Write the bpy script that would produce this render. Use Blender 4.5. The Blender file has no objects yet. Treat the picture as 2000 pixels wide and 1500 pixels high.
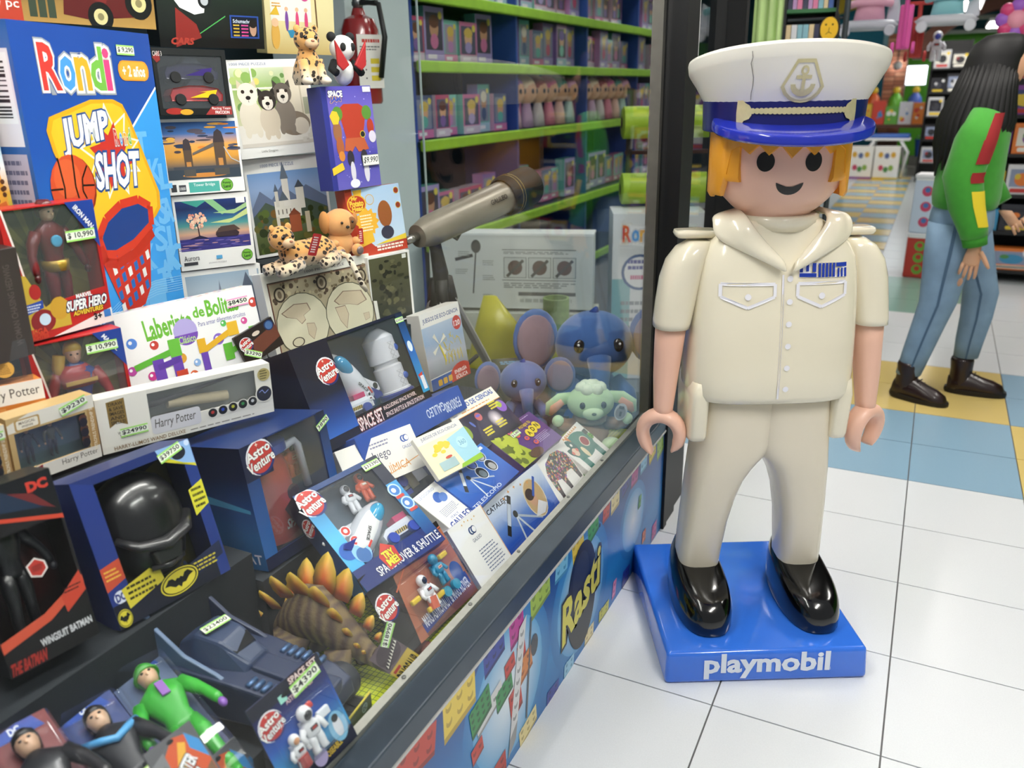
import bpy, bmesh, math, random
from mathutils import Matrix, Vector, Euler
random.seed(7)
SC = bpy.context.scene
COL = SC.collection
PI = math.pi

# ------------------------------------------------------------------ camera
F_PX = 1600.0
cd = bpy.data.cameras.new('camera'); cam = bpy.data.objects.new('camera', cd); COL.objects.link(cam)
cd.sensor_width = 36.0; cd.lens = F_PX / 2000.0 * 36.0
AX = Vector((0.89478355, 0.13442857, -0.42578323)); AY = Vector((0.44609743, -0.3096441, 0.83971281)); AZ = Vector((-0.01895987, -0.94130202, -0.33703269))
right = Vector((AX.x, AY.x, AZ.x)); down = Vector((AX.y, AY.y, AZ.y)); fwd = Vector((AX.z, AY.z, AZ.z))
CAM = Vector((0, 0, 1.5))
cam.matrix_world = Matrix(((right.x, -down.x, -fwd.x, CAM.x), (right.y, -down.y, -fwd.y, CAM.y), (right.z, -down.z, -fwd.z, CAM.z), (0, 0, 0, 1)))
cd.clip_start = 0.02
cd.dof.use_dof = True; cd.dof.focus_distance = 2.1; cd.dof.aperture_fstop = 3.2
SC.camera = cam
# ------------------------------------------------------------------ world and exposure
w = bpy.data.worlds.new('mall_ambient'); SC.world = w; w.use_nodes = True
bg = w.node_tree.nodes['Background']; bg.inputs[0].default_value = (0.93, 0.97, 1.0, 1); bg.inputs[1].default_value = 0.3
SC.view_settings.view_transform = 'Standard'; SC.view_settings.look = 'None'
SC.view_settings.exposure = 0.0; SC.view_settings.gamma = 1.0
try:
    SC.view_settings.use_curve_mapping = False
    SC.cycles.transparent_max_bounces = 32
except Exception: pass

# ------------------------------------------------------------------ helpers: colour and materials
def lin(c): return c / 12.92 if c <= .04045 else ((c + .055) / 1.055) ** 2.4
def hx(s):
    if not isinstance(s, str): return tuple(s)
    s = s.lstrip('#'); return tuple(lin(int(s[i:i + 2], 16) / 255) for i in (0, 2, 4))
MATS = {}
def M(col, rough=.5, metal=0, coat=0, vary=0, scale=40, bump=0, kind='paint', emit=0, sheen=0):
    key = (col if isinstance(col, str) else tuple(col), rough, metal, coat, vary, scale, bump, kind, emit, sheen)
    if key in MATS: return MATS[key]
    m = bpy.data.materials.new('%s_%s' % (kind, col if isinstance(col, str) else 'rgb')); m.use_nodes = True
    nt = m.node_tree; b = nt.nodes['Principled BSDF']; c = hx(col)
    b.inputs['Base Color'].default_value = (*c, 1); b.inputs['Roughness'].default_value = rough; b.inputs['Metallic'].default_value = metal
    if coat: b.inputs['Coat Weight'].default_value = coat; b.inputs['Coat Roughness'].default_value = .08
    if sheen: b.inputs['Sheen Weight'].default_value = sheen
    if emit: b.inputs['Emission Color'].default_value = (*c, 1); b.inputs['Emission Strength'].default_value = emit
    if vary or bump:
        tc = nt.nodes.new('ShaderNodeTexCoord'); n = nt.nodes.new('ShaderNodeTexNoise'); n.inputs['Scale'].default_value = scale; n.inputs['Detail'].default_value = 4
        nt.links.new(tc.outputs['Object'], n.inputs['Vector'])
        if vary:
            mx = nt.nodes.new('ShaderNodeMix'); mx.data_type = 'RGBA'
            lo = tuple(max(0, x * (1 - vary)) for x in c); hi = tuple(min(1, x * (1 + vary)) for x in c)
            mx.inputs[6].default_value = (*lo, 1); mx.inputs[7].default_value = (*hi, 1)
            nt.links.new(n.outputs['Fac'], mx.inputs[0]); nt.links.new(mx.outputs[2], b.inputs['Base Color'])
        if bump:
            bp = nt.nodes.new('ShaderNodeBump'); bp.inputs['Strength'].default_value = bump; bp.inputs['Distance'].default_value = .004
            nt.links.new(n.outputs['Fac'], bp.inputs['Height']); nt.links.new(bp.outputs[0], b.inputs['Normal'])
    MATS[key] = m; return m
def print_mat(name, rough, coat):
    m = bpy.data.materials.new(name); m.use_nodes = True; nt = m.node_tree; b = nt.nodes['Principled BSDF']
    a = nt.nodes.new('ShaderNodeAttribute'); a.attribute_name = 'Col'; nt.links.new(a.outputs['Color'], b.inputs['Base Color'])
    b.inputs['Roughness'].default_value = rough
    if coat: b.inputs['Coat Weight'].default_value = coat; b.inputs['Coat Roughness'].default_value = .1
    return m
PRINT = print_mat('printed_card', .38, .15)
FUR = print_mat('printed_plush', .95, 0)
VINYL = print_mat('printed_vinyl', .22, .3)
def clear_mat(name, tint, ior, gloss_rough, haze=0):
    m = bpy.data.materials.new(name); m.use_nodes = True; nt = m.node_tree; nt.nodes.remove(nt.nodes['Principled BSDF'])
    out = nt.nodes['Material Output']; tr = nt.nodes.new('ShaderNodeBsdfTransparent'); tr.inputs[0].default_value = (*tint, 1)
    gl = nt.nodes.new('ShaderNodeBsdfGlossy'); gl.inputs['Roughness'].default_value = gloss_rough
    lw = nt.nodes.new('ShaderNodeLayerWeight'); lw.inputs[0].default_value = .5     # facing: same on both sides of a thin pane
    pw = nt.nodes.new('ShaderNodeMath'); pw.operation = 'POWER'; pw.inputs[1].default_value = 4.6; nt.links.new(lw.outputs['Facing'], pw.inputs[0])
    fr = nt.nodes.new('ShaderNodeMath'); fr.operation = 'MULTIPLY_ADD'; fr.inputs[1].default_value = 1 - ior; fr.inputs[2].default_value = ior; nt.links.new(pw.outputs[0], fr.inputs[0])
    mx = nt.nodes.new('ShaderNodeMixShader'); nt.links.new(fr.outputs[0], mx.inputs[0]); nt.links.new(tr.outputs[0], mx.inputs[1]); nt.links.new(gl.outputs[0], mx.inputs[2])
    last = mx
    if haze:
        df = nt.nodes.new('ShaderNodeBsdfDiffuse'); df.inputs[0].default_value = (.8, .85, .9, 1); m2 = nt.nodes.new('ShaderNodeMixShader'); m2.inputs[0].default_value = haze
        nt.links.new(mx.outputs[0], m2.inputs[1]); nt.links.new(df.outputs[0], m2.inputs[2]); last = m2
    nt.links.new(last.outputs[0], out.inputs[0]); return m
GLASS = clear_mat('window_glass', (.97, .985, .985), .0045, 0.0)
BLISTER = clear_mat('clear_blister', (.97, .98, 1), .05, .05)
CRINKLE = clear_mat('clear_window_film', (.95, .96, .98), .06, .08, .03)

# ------------------------------------------------------------------ helpers: things and meshes
def tag(o, label=None, cat=None, group=None, kind=None):
    if label: o['label'] = label
    if cat: o['category'] = cat
    if group: o['group'] = group
    if kind: o['kind'] = kind
    return o
def thing(name, label, cat, mat4=None, group=None, loc=None, rz=0):
    o = bpy.data.objects.new(name, None); COL.objects.link(o); o.empty_display_size = .05
    if mat4 is not None: o.matrix_world = mat4
    elif loc is not None: o.matrix_world = Matrix.Translation(loc) @ Matrix.Rotation(rz, 4, 'Z')
    return tag(o, label, cat, group)
def obj(name, me, m=None, parent=None, smooth=False):
    if m is not None: me.materials.clear(); me.materials.append(m)
    if smooth: me.polygons.foreach_set('use_smooth', [True] * len(me.polygons))
    o = bpy.data.objects.new(name, me); COL.objects.link(o)
    if parent: o.parent = parent
    return o
def pose(c, a, t, r, h):
    a, t, r = math.radians(a), math.radians(t), math.radians(r)
    nh = Vector((math.sin(a), -math.cos(a), 0)); u = Vector((math.cos(a), math.sin(a), 0)); z = Vector((0, 0, 1))
    v = -nh * math.sin(t) + z * math.cos(t); n = nh * math.cos(t) + z * math.sin(t)
    u, v = u * math.cos(r) + v * math.sin(r), -u * math.sin(r) + v * math.cos(r)
    o = Vector(c) - v * h / 2
    return Matrix(((u.x, -n.x, v.x, o.x), (u.y, -n.y, v.y, o.y), (u.z, -n.z, v.z, o.z), (0, 0, 0, 1)))
class MB:
    def __init__(s): s.v = []; s.f = []
    def add(s, vs, fs, mt=None):
        n = len(s.v)
        for p in vs: s.v.append(tuple(mt @ Vector(p)) if mt is not None else tuple(p))
        s.f += [tuple(n + i for i in f) for f in fs]; return s
    def box(s, x0, x1, y0, y1, z0, z1, mt=None):
        return s.add([(x0, y0, z0), (x1, y0, z0), (x1, y1, z0), (x0, y1, z0), (x0, y0, z1), (x1, y0, z1), (x1, y1, z1), (x0, y1, z1)],
                     [(0, 3, 2, 1), (4, 5, 6, 7), (0, 1, 5, 4), (1, 2, 6, 5), (2, 3, 7, 6), (3, 0, 4, 7)], mt)
    def loft(s, rings, cap=True, closed=True, mt=None):
        n = len(rings[0]); vs = [p for r in rings for p in r]; fs = []
        for i in range(len(rings) - 1):
            for j in range(n if closed else n - 1):
                k = (j + 1) % n; fs.append((i * n + j, i * n + k, (i + 1) * n + k, (i + 1) * n + j))
        if cap: fs.append(tuple(range(n - 1, -1, -1))); fs.append(tuple((len(rings) - 1) * n + j for j in range(n)))
        return s.add(vs, fs, mt)
    def lathe(s, prof, n=24, mt=None, cap=True):
        return s.loft([[(r * math.cos(2 * PI * j / n), r * math.sin(2 * PI * j / n), z) for j in range(n)] for r, z in prof], cap, True, mt)
    def tube(s, path, rad, n=8, mt=None, flat=1.0, cap=True):
        path = [Vector(p) for p in path]; rings = []; N = len(path)
        if not isinstance(rad, (list, tuple)): rad = [rad] * N
        ref = None
        for i, p in enumerate(path):
            d = (path[min(i + 1, N - 1)] - path[max(i - 1, 0)]).normalized()
            if ref is None: ref = Vector((0, 0, 1)) if abs(d.z) < .9 else Vector((1, 0, 0))
            e1 = (ref - d * ref.dot(d)).normalized(); e2 = d.cross(e1); ref = e1
            rings.append([tuple(p + e1 * rad[i] * math.cos(2 * PI * j / n) + e2 * rad[i] * flat * math.sin(2 * PI * j / n)) for j in range(n)])
        return s.loft(rings, cap, True, mt)
    def sphere(s, c, r, n=16, m=10, mt=None):
        if not isinstance(r, (list, tuple)): r = (r, r, r)
        rings = []
        for i in range(m + 1):
            t = PI * i / m; q = max(math.sin(t), .02)
            rings.append([(c[0] + r[0] * q * math.cos(2 * PI * j / n), c[1] + r[1] * q * math.sin(2 * PI * j / n), c[2] - r[2] * math.cos(t)) for j in range(n)])
        return s.loft(rings, True, True, mt)
    def prism(s, pts, y0, y1, mt=None):       # polygon in xz, extruded along y
        n = len(pts); return s.add([(x, y0, z) for x, z in pts] + [(x, y1, z) for x, z in pts],
            [tuple(range(n))] + [tuple(range(2 * n - 1, n - 1, -1))] + [(j, n + j, n + (j + 1) % n, (j + 1) % n) for j in range(n)], mt)
    def mesh(s, name):
        me = bpy.data.meshes.new(name); me.from_pydata(s.v, [], s.f); me.update()
        bm = bmesh.new(); bm.from_mesh(me); bmesh.ops.recalc_face_normals(bm, faces=bm.faces); bm.to_mesh(me); bm.free(); return me
    def build(s, name, m, parent=None, smooth=False, bevel=0, seg=2, sub=0, auto=None):
        me = s.mesh(name)
        if bevel:
            bm = bmesh.new(); bm.from_mesh(me); bmesh.ops.bevel(bm, geom=bm.edges[:], offset=bevel, segments=seg, affect='EDGES', profile=.5); bm.to_mesh(me); bm.free()
        o = obj(name, me, m, parent, smooth or bool(auto))
        if auto:
            bm = bmesh.new(); bm.from_mesh(me)
            for e in bm.edges: e.smooth = e.calc_face_angle(0) < auto
            bm.to_mesh(me); bm.free()
        if sub: md = o.modifiers.new('sub', 'SUBSURF'); md.levels = sub; md.render_levels = sub
        return o
def sell(cx, cy, rx, ry, z, n=28, e=3.0):
    out = []
    for j in range(n):
        a = 2 * PI * j / n; c, s_ = math.cos(a), math.sin(a)
        out.append((cx + rx * math.copysign(abs(c) ** (2 / e), c), cy + ry * math.copysign(abs(s_) ** (2 / e), s_), z))
    return out
# ------------------------------------------------------------------ helpers: printed art in vertex colours
TXT = {}
def text_geo(s, off=0.0):
    k = (s, off)
    if k not in TXT:
        cu = bpy.data.curves.new('lettering', 'FONT'); cu.body = s; cu.size = 1; cu.offset = off; cu.resolution_u = 2; cu.dimensions = '2D'; cu.fill_mode = 'FRONT'
        o = bpy.data.objects.new('lettering', cu); COL.objects.link(o)
        me = bpy.data.meshes.new_from_object(o)
        vs = [(v.co.x, v.co.y) for v in me.vertices]; fs = [tuple(p.vertices) for p in me.polygons]
        bpy.data.meshes.remove(me); bpy.data.objects.remove(o); bpy.data.curves.remove(cu)
        TXT[k] = (vs, fs)
    return TXT[k]
def clip01(p):
    for ax, lim, sg in ((0, 0, 1), (0, 1, -1), (1, 0, 1), (1, 1, -1)):
        q = []
        for i in range(len(p)):
            a, b = p[i - 1], p[i]; da, db = (a[ax] - lim) * sg, (b[ax] - lim) * sg
            if (da >= 0) != (db >= 0): t = da / (da - db); q.append((a[0] + (b[0] - a[0]) * t, a[1] + (b[1] - a[1]) * t))
            if db >= 0: q.append(b)
        p = q
        if not p: break
    return p
class Art:
    """flat print on a w x h face; coordinates run 0..1 over the face"""
    def __init__(s, w, h, eps=.00005, clip=True): s.w, s.h, s.eps, s.clip = w, h, eps, clip; s.v = []; s.f = []; s.c = []; s.k = 1
    def _p(s, u, v): return ((u - .5) * s.w, -s.k * s.eps, v * s.h)
    def poly(s, pts, col, k=1):
        if s.clip: pts = clip01(list(pts))
        if len(pts) < 3: return s
        n = len(s.v); s.v += [s._p(*p) for p in pts]; s.f.append(tuple(range(n, n + len(pts)))); c = hx(col); s.c += [c] * len(pts); s.k += k; return s
    def rect(s, u0, v0, u1, v1, col, k=1): return s.poly([(u0, v0), (u1, v0), (u1, v1), (u0, v1)], col, k)
    def grad(s, u0, v0, u1, v1, cols, horiz=False):
        m = len(cols) - 1
        for i in range(m):
            a, b = i / m, (i + 1) / m; c0, c1 = hx(cols[i]), hx(cols[i + 1]); n = len(s.v)
            if horiz: P = [(u0 + (u1 - u0) * a, v0), (u0 + (u1 - u0) * b, v0), (u0 + (u1 - u0) * b, v1), (u0 + (u1 - u0) * a, v1)]; C = [c0, c1, c1, c0]
            else: P = [(u0, v0 + (v1 - v0) * a), (u1, v0 + (v1 - v0) * a), (u1, v0 + (v1 - v0) * b), (u0, v0 + (v1 - v0) * b)]; C = [c0, c0, c1, c1]
            s.v += [s._p(*p) for p in P]; s.f.append((n, n + 1, n + 2, n + 3)); s.c += C
        s.k += 1; return s
    def glow(s, u, v, r, c0, c1, n=20):
        asp = s.w / s.h; q = len(s.v); s.v.append(s._p(u, v))
        P = [(u + r * math.cos(2 * PI * j / n), v + r * asp * math.sin(2 * PI * j / n)) for j in range(n)]
        P = [(min(1, max(0, a)), min(1, max(0, b))) for a, b in P]; s.v += [s._p(*p) for p in P]
        for j in range(n): s.f.append((q, q + 1 + j, q + 1 + (j + 1) % n)); s.c += [hx(c0), hx(c1), hx(c1)]
        s.k += 1; return s
    def ell(s, u, v, ru, rv, col, n=20, rot=0, a0=0, a1=2 * PI):
        P = []
        for j in range(n + (0 if a1 - a0 > 6.2 else 1)):
            a = a0 + (a1 - a0) * j / n; x, y = ru * s.w * math.cos(a), rv * s.h * math.sin(a)
            x, y = x * math.cos(rot) - y * math.sin(rot), x * math.sin(rot) + y * math.cos(rot); P.append((u + x / s.w, v + y / s.h))
        return s.poly(P, col)
    def circ(s, u, v, r, col, n=20): return s.ell(u, v, r, r * s.w / s.h, col, n)
    def line(s, pts, wd, col):
        for a, b in zip(pts[:-1], pts[1:]):
            dx, dy = (b[0] - a[0]) * s.w, (b[1] - a[1]) * s.h; L = math.hypot(dx, dy) or 1e-6; nx, ny = -dy / L * wd / 2, dx / L * wd / 2
            s.poly([(a[0] + nx, a[1] + ny * s.w / s.h), (b[0] + nx, b[1] + ny * s.w / s.h), (b[0] - nx, b[1] - ny * s.w / s.h), (a[0] - nx, a[1] - ny * s.w / s.h)], col, 0)
        s.k += 1; return s
    def star(s, u, v, r, r2, n, col, rot=0):
        asp = s.w / s.h
        return s.poly([(u + (r if j % 2 == 0 else r2) * math.cos(rot + PI * j / n), v + (r if j % 2 == 0 else r2) * asp * math.sin(rot + PI * j / n)) for j in range(2 * n)], col)
    def rrect(s, u0, v0, u1, v1, r, col):
        ru, rv = r, r * s.w / s.h; P = []
        for cx, cy, a in ((u1 - ru, v1 - rv, 0), (u0 + ru, v1 - rv, 90), (u0 + ru, v0 + rv, 180), (u1 - ru, v0 + rv, 270)):
            for d in (0, 30, 60, 90): P.append((cx + ru * math.cos(math.radians(a + d)), cy + rv * math.sin(math.radians(a + d))))
        return s.poly(P, col)
    def text(s, t, u0, v0, u1, v1, col, bold=0.01, shear=0, rot=0, out=None, ow=.05, arch=0):
        if out: s.text(t, u0, v0, u1, v1, out, ow, shear, rot, None, 0, arch)
        vs, fs = text_geo(t, bold); ref, _ = text_geo(t, 0.0)
        if not vs: return s
        xs = [p[0] for p in ref]; ys = [p[1] for p in ref]; x0, x1, y0, y1 = min(xs), max(xs), min(ys), max(ys)
        n = len(s.v); W, H = (u1 - u0) * s.w, (v1 - v0) * s.h; cu, cv = (u0 + u1) / 2, (v0 + v1) / 2
        for x, y in vs:
            a = (x - x0) / (x1 - x0 or 1) - .5; b = (y - y0) / (y1 - y0 or 1) - .5
            X = a * W + shear * b * H; Y = b * H + arch * H * (1 - 4 * a * a)
            X, Y = X * math.cos(rot) - Y * math.sin(rot), X * math.sin(rot) + Y * math.cos(rot)
            s.v.append(s._p(cu + X / s.w, cv + Y / s.h))
        c = hx(col)
        for f in fs: s.f.append(tuple(n + i for i in f)); s.c += [c] * len(f)
        s.k += 1; return s
    def lines(s, u0, v0, u1, v1, n, col, frac=.45, jag=.25):
        for i in range(n):
            y = v1 - (i + .5) * (v1 - v0) / n; h = (v1 - v0) / n * frac / 2; x1 = u1 - (u1 - u0) * jag * random.random()
            x = u0
            while x < x1:
                L = random.uniform(.06, .16) * (u1 - u0); s.rect(x, y - h, min(x + L, x1), y + h, col, 0); x += L + .025 * (u1 - u0)
        s.k += 1; return s
    def barcode(s, u0, v0, u1, v1, vert=False):
        s.rect(u0, v0, u1, v1, 'f4f4f4'); x = .08
        while x < .9:
            d = random.choice((.02, .03, .05))
            if vert: s.rect(u0 + .1 * (u1 - u0), v0 + x * (v1 - v0), u1 - .15 * (u1 - u0), v0 + (x + d) * (v1 - v0), '202024', 0)
            else: s.rect(u0 + x * (u1 - u0), v0 + .15 * (v1 - v0), u0 + (x + d) * (u1 - u0), v1 - .1 * (v1 - v0), '202024', 0)
            x += d + random.choice((.02, .035, .05))
        s.k += 1; return s
    def build(s, name, parent=None, m=None, mt=None):
        if not s.f: return None
        top = s.k * s.eps
        if top > .0016: q = .0016 / top; s.v = [(x, y * q, z) for x, y, z in s.v]
        me = bpy.data.meshes.new(name); me.from_pydata([tuple(mt @ Vector(p)) for p in s.v] if mt is not None else s.v, [], s.f); me.update()
        at = me.color_attributes.new('Col', 'FLOAT_COLOR', 'CORNER'); buf = []
        for c in s.c: buf += [c[0], c[1], c[2], 1.0]
        at.data.foreach_set('color', buf)
        return obj(name, me, m or PRINT, parent)
def colmesh(name, mb, colf, parent=None, m=None, smooth=True, sub=0):
    """mesh whose own colour pattern comes from colf(x,y,z) per vertex"""
    me = mb.mesh(name); at = me.color_attributes.new('Col', 'FLOAT_COLOR', 'POINT'); buf = []
    for v in me.vertices: c = hx(colf(*v.co)); buf += [c[0], c[1], c[2], 1.0]
    at.data.foreach_set('color', buf); o = obj(name, me, m or FUR, parent, smooth)
    if sub: md = o.modifiers.new('sub', 'SUBSURF'); md.levels = sub; md.render_levels = sub
    return o
def copy_tree(o, parent=None):
    c = o.copy(); COL.objects.link(c); c.parent = parent
    for ch in o.children: copy_tree(ch, c)
    return c
# ================================================================== the room
def struct(name, mb, m, **k): o = mb.build(name, m, **k); o['kind'] = 'structure'; return o
floor = struct('floor', MB().box(-4.2, 5.2, -3, 18.5, -.06, -.006), M('6f6f70', .6, vary=.15, scale=8))
T = .4; TX0 = .0735 - 2 * .4 ; TY0 = 1.746 - 5 * .4
TILE = {}
def tile_mesh(col):
    if col not in TILE:
        m = M(col, .2, vary=.06, scale=260, kind='ceramic'); g = .0022
        me = MB().box(g, T - g, g, T - g, -.008, 0).mesh('floor_tile'); me.materials.append(m); TILE[col] = me
    return TILE[col]
WHITE, BLUE, YEL, GRN = 'dfe2e5', '8fb0c6', 'dcc278', '7fa89c'
for i in range(-1, 8):
    for j in range(-1, 19):
        x, y = TX0 + i * T, TY0 + j * T
        if x < -.75 and y < 2.5: continue
        cc = WHITE; r = round((y - 3.346) / T)
        if 0 <= r < 2: cc = BLUE if x < .45 else YEL
        elif 2 <= r < 4: cc = YEL if x < .45 else BLUE
        elif r >= 8 and x < .3: cc = GRN
        elif r == 7 and x < -.1: cc = GRN
        o = bpy.data.objects.new('floor_tile', tile_mesh(cc)); COL.objects.link(o); o.parent = floor; o.location = (x, y, 0)
for j in range(17):
    for k, (x0, wd) in enumerate(((-1.1265, .4), (-.7265, .4))):
        o = bpy.data.objects.new('floor_tile', tile_mesh(YEL if (j + k) % 2 else BLUE)); COL.objects.link(o); o.parent = floor
        o.location = (x0, 8.6 + .42 * j, 0); o.scale = (wd / T, 1, 1)
far = MB()
for i in range(-10, 12):
    for j in range(19, 44):
        x, y = TX0 + i * T, TY0 + j * T
        if -1.5 < x < -.5 and 8.3 < y < 15.6: continue
        far.box(x + .002, x + T - .002, y + .002, y + T - .002, -.008, -.001)
fo = far.build('floor_tiles_beyond', M('c9cfd2', .22, vary=.05, scale=200, kind='ceramic'), floor); fo['kind'] = 'stuff'

struct('ceiling', MB().box(-4.2, 5.2, 3.0, 18.5, 3.3, 3.4), M('3a3634', .8, vary=.2, scale=5))
struct('wall_left', MB().box(-4.2, -4.1, -1, 18.5, 0, 3.3), M('3d4c58', .8, vary=.2, scale=3))
struct('wall_back', MB().box(-4.2, 5.2, 18.4, 18.5, 0, 3.3), M('1f5f6b', .7, vary=.1, scale=3))
struct('wall_right', MB().box(5.1, 5.2, 3, 18.5, 0, 3.3), M('4f9a2c', .7, vary=.1, scale=3))

# ceiling lamps: a row of fluorescent troffers over aisle and floor
def lamp(x, y, z, lx, ly, e, label, hang=False):
    t = thing('ceiling_lamp', label, 'lamp', loc=(x, y, z), group='fluorescent lamps')
    MB().box(-lx / 2 - .02, lx / 2 + .02, -ly / 2 - .02, ly / 2 + .02, 0, .05).build('housing', M('d8d8d8', .5), t)
    MB().box(-lx / 2, lx / 2, -ly / 2, ly / 2, -.012, -.001).build('diffuser', M('fffbf4', .5, emit=e, kind='lit'), t)
LAMPE = 11
lamp(.85, .9, 3.05, .3, 1.5, 36, 'fluorescent lamp on the ceiling just inside the shop front')
lamp(-.2, 3.6, 3.2, .3, 1.5, 30, 'fluorescent lamp on the ceiling above the toy captain')
lamp(1.6, 4.2, 3.2, .3, 1.5, 28, 'fluorescent lamp on the ceiling over the walking person')
lamp(.35, 7.6, 3.2, .3, 1.5, 26, 'fluorescent lamp on the ceiling over the middle of the aisle')
lamp(.1, 13.6, 2.46, .34, 1.5, 22, 'long lit ceiling lamp between the blue ride-on and the pink one')
lamp(.62, 16.2, 2.35, .3, 1.6, 20, 'lit ceiling lamp just above the dark-haired person')
lamp(-1.4, 12.5, 3.2, .3, 1.5, 34, 'fluorescent lamp on the ceiling over the striped floor')
lamp(-2.2, 5.2, 3.2, .3, 1.5, 16, 'fluorescent lamp on the ceiling over the doll aisle')
lamp(-2.2, 8., 3.2, .3, 1.5, 16, 'fluorescent lamp on the ceiling at the far end of the doll aisle')

# ================================================================== showcase
XG = -.755
panel_w = 2.9
struct('wall_front_panel', MB().box(-.78, -.712, -.4, 2.56, 0, .385), M('1a4f86', .5))
def on_glass_front(mt_y0, z0):   # art frame on the panel: x along +Y, z up, facing +X
    return Matrix(((0, -1, 0, -.7105), (1, 0, 0, mt_y0), (0, 0, 1, z0), (0, 0, 0, 1)))
rail = MB().box(-.765, -.706, -.4, 2.56, .389, .443)
struct('trim_1', rail, M('3a4753', .35, metal=.2, vary=.25, scale=14, kind='rail'), bevel=.004)
struct('trim_2', MB().box(-.7085, -.7045, -.4, 2.56, .3835, .389), M('c9c9c6', .4))
bead = struct('trim_3', MB().box(-.786, -.768, -.4, 2.535, .435, .447), M('b9b8ae', .45, metal=.4, vary=.2, scale=60))
for y in (.75, 1.05, 1.31, 1.55, 1.86, 2.12):
    s = MB().lathe([(.0045, 0), (.0045, .003), (.003, .004)], 10).build('screw', M('8a8a86', .35, metal=.9), bead); s.location = (-.777, y, .447)
glass = struct('window_1', MB().box(-.7575, -.7525, -.4, 2.535, .44, 2.7), GLASS)
# corner post and shop-front posts
pst = struct('trim_4', MB().box(-.80, -.70, 2.562, 2.60, 0, 2.9).box(-.79, -.71, 2.60, 2.61, 0, 2.9).box(-.80, -.705, 2.61, 2.715, 0, 2.9).box(-.80, -.715, 2.715, 2.86, 0, .46), M('07080a', .5, vary=.2, scale=30, kind='rail'))
struct('trim_5', MB().box(-.80, -.765, 2.535, 2.56, .44, 2.9), M('7a766e', .45, metal=.4, vary=.2, scale=40), parent=None)
struct('trim_6', MB().box(-.83, -.715, 3.44, 3.49, 0, 2.9).box(-.82, -.72, 3.49, 3.51, 0, 2.9), M('07080a', .5, vary=.2, scale=30, kind='rail'))
dg = struct('window_2', MB().box(-.79, -.785, 2.715, 3.44, .47, 2.9), GLASS)
st = Art(.03, .5, clip=False); st.rect(0, 0, 1, 1, 'e6e8e6'); st.lines(.3, .1, .8, .7, 14, '26262a')
st2 = st.build('measure_strip', dg, mt=Matrix(((0, -1, 0, -.784), (1, 0, 0, 3.01), (0, 0, 1, 1.5), (0, 0, 0, 1))))

# green cloth over the stepped display
def cloth_mat():
    m = M('b9c61c', .8, kind='cloth'); nt = m.node_tree; b = nt.nodes['Principled BSDF']
    tc = nt.nodes.new('ShaderNodeTexCoord'); br = nt.nodes.new('ShaderNodeTexBrick'); br.offset = 0
    br.inputs['Color1'].default_value = (*hx('c6d21f'), 1); br.inputs['Color2'].default_value = (*hx('b7c51a'), 1); br.inputs['Mortar'].default_value = (*hx('59701a'), 1)
    br.inputs['Scale'].default_value = 1; br.inputs['Mortar Size'].default_value = .0008; br.inputs['Brick Width'].default_value = .012; br.inputs['Row Height'].default_value = .012
    nt.links.new(tc.outputs['Object'], br.inputs['Vector']); nt.links.new(br.outputs['Color'], b.inputs['Base Color']); return m
CLOTH = cloth_mat()
def sheet(name, prof, y0, y1):     # profile in x,z swept along y as a thick sheet
    n = 40; vs = []; fs = []; m = len(prof)
    for i in range(n + 1):
        y = y0 + (y1 - y0) * i / n
        for k, (x, z) in enumerate(prof): vs.append((x, y, z + .002 * math.sin(i * 1.3 + k)))
    for i in range(n):
        for k in range(m - 1): fs.append((i * m + k, (i + 1) * m + k, (i + 1) * m + k + 1, i * m + k + 1))
    mb = MB(); mb.add(vs, fs); return mb
cl = sheet('display_cloth', [(-.79, .37), (-.85, .371), (-.92, .37), (-1.0, .371), (-1.1, .37)], -.4, 2.55)
o = cl.build('display_cloth', CLOTH, smooth=True); tag(o, 'lime green gridded cloth covering the stepped display base behind the glass', 'cloth')
md = o.modifiers.new('thick', 'SOLIDIFY'); md.thickness = .004; md.offset = -1
struct('wall_showcase_back', MB().box(-1.98, -1.93, -.4, 2.5, 0, .86), M('20262c', .7, vary=.2))
struct('wall_showcase_base', MB().box(-1.93, -.79, -.4, 2.5, 0, .36), M('1b2026', .8))
DK = M('20262c', .8, vary=.15)
struct('wall_showcase_riser', MB().box(-1.92, -1.13, -.4, 1.05, .362, .63), DK)
struct('wall_showcase_riser_end', MB().box(-1.92, -1.13, 1.37, 2.1, .362, .625), DK)
struct('wall_showcase_riser_low', MB().box(-1.27, -1.11, 1.05, 1.37, .362, .568), DK)
struct('wall_showcase_shelf', MB().box(-1.92, -1.28, -.4, 1.05, .63, .838), DK)
struct('wall_showcase_shelf_mid', MB().box(-1.92, -1.37, 1.05, 1.37, .3, .838), DK)
struct('wall_showcase_shelf_end', MB().box(-1.92, -1.36, 1.37, 2.1, .625, .838), DK)
struct('trim_9', MB().box(-1.86, -1.60, 1.76, 2.06, .838, 1.045), DK)
struct('trim_10', MB().box(-1.75, -1.58, 1.14, 1.40, .838, .938), DK)
struct('trim_7', MB().box(-1.12, -.9, -.4, .80, .375, .44), DK)
struct('trim_8', MB().box(-1.12, -.93, 1.42, 2.1, .375, .47), DK)
struct('trim_11', MB().box(-1.12, -1.0, 1.42, 2.1, .47, .55), DK)
# strip lamps under the top of the showcase
for y in (.5, 1.65): lamp(-.98, y, 2.35, .09, 1.05, 60, 'strip lamp over the window display, %s one' % ('nearer' if y < 1 else 'farther'))
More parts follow.
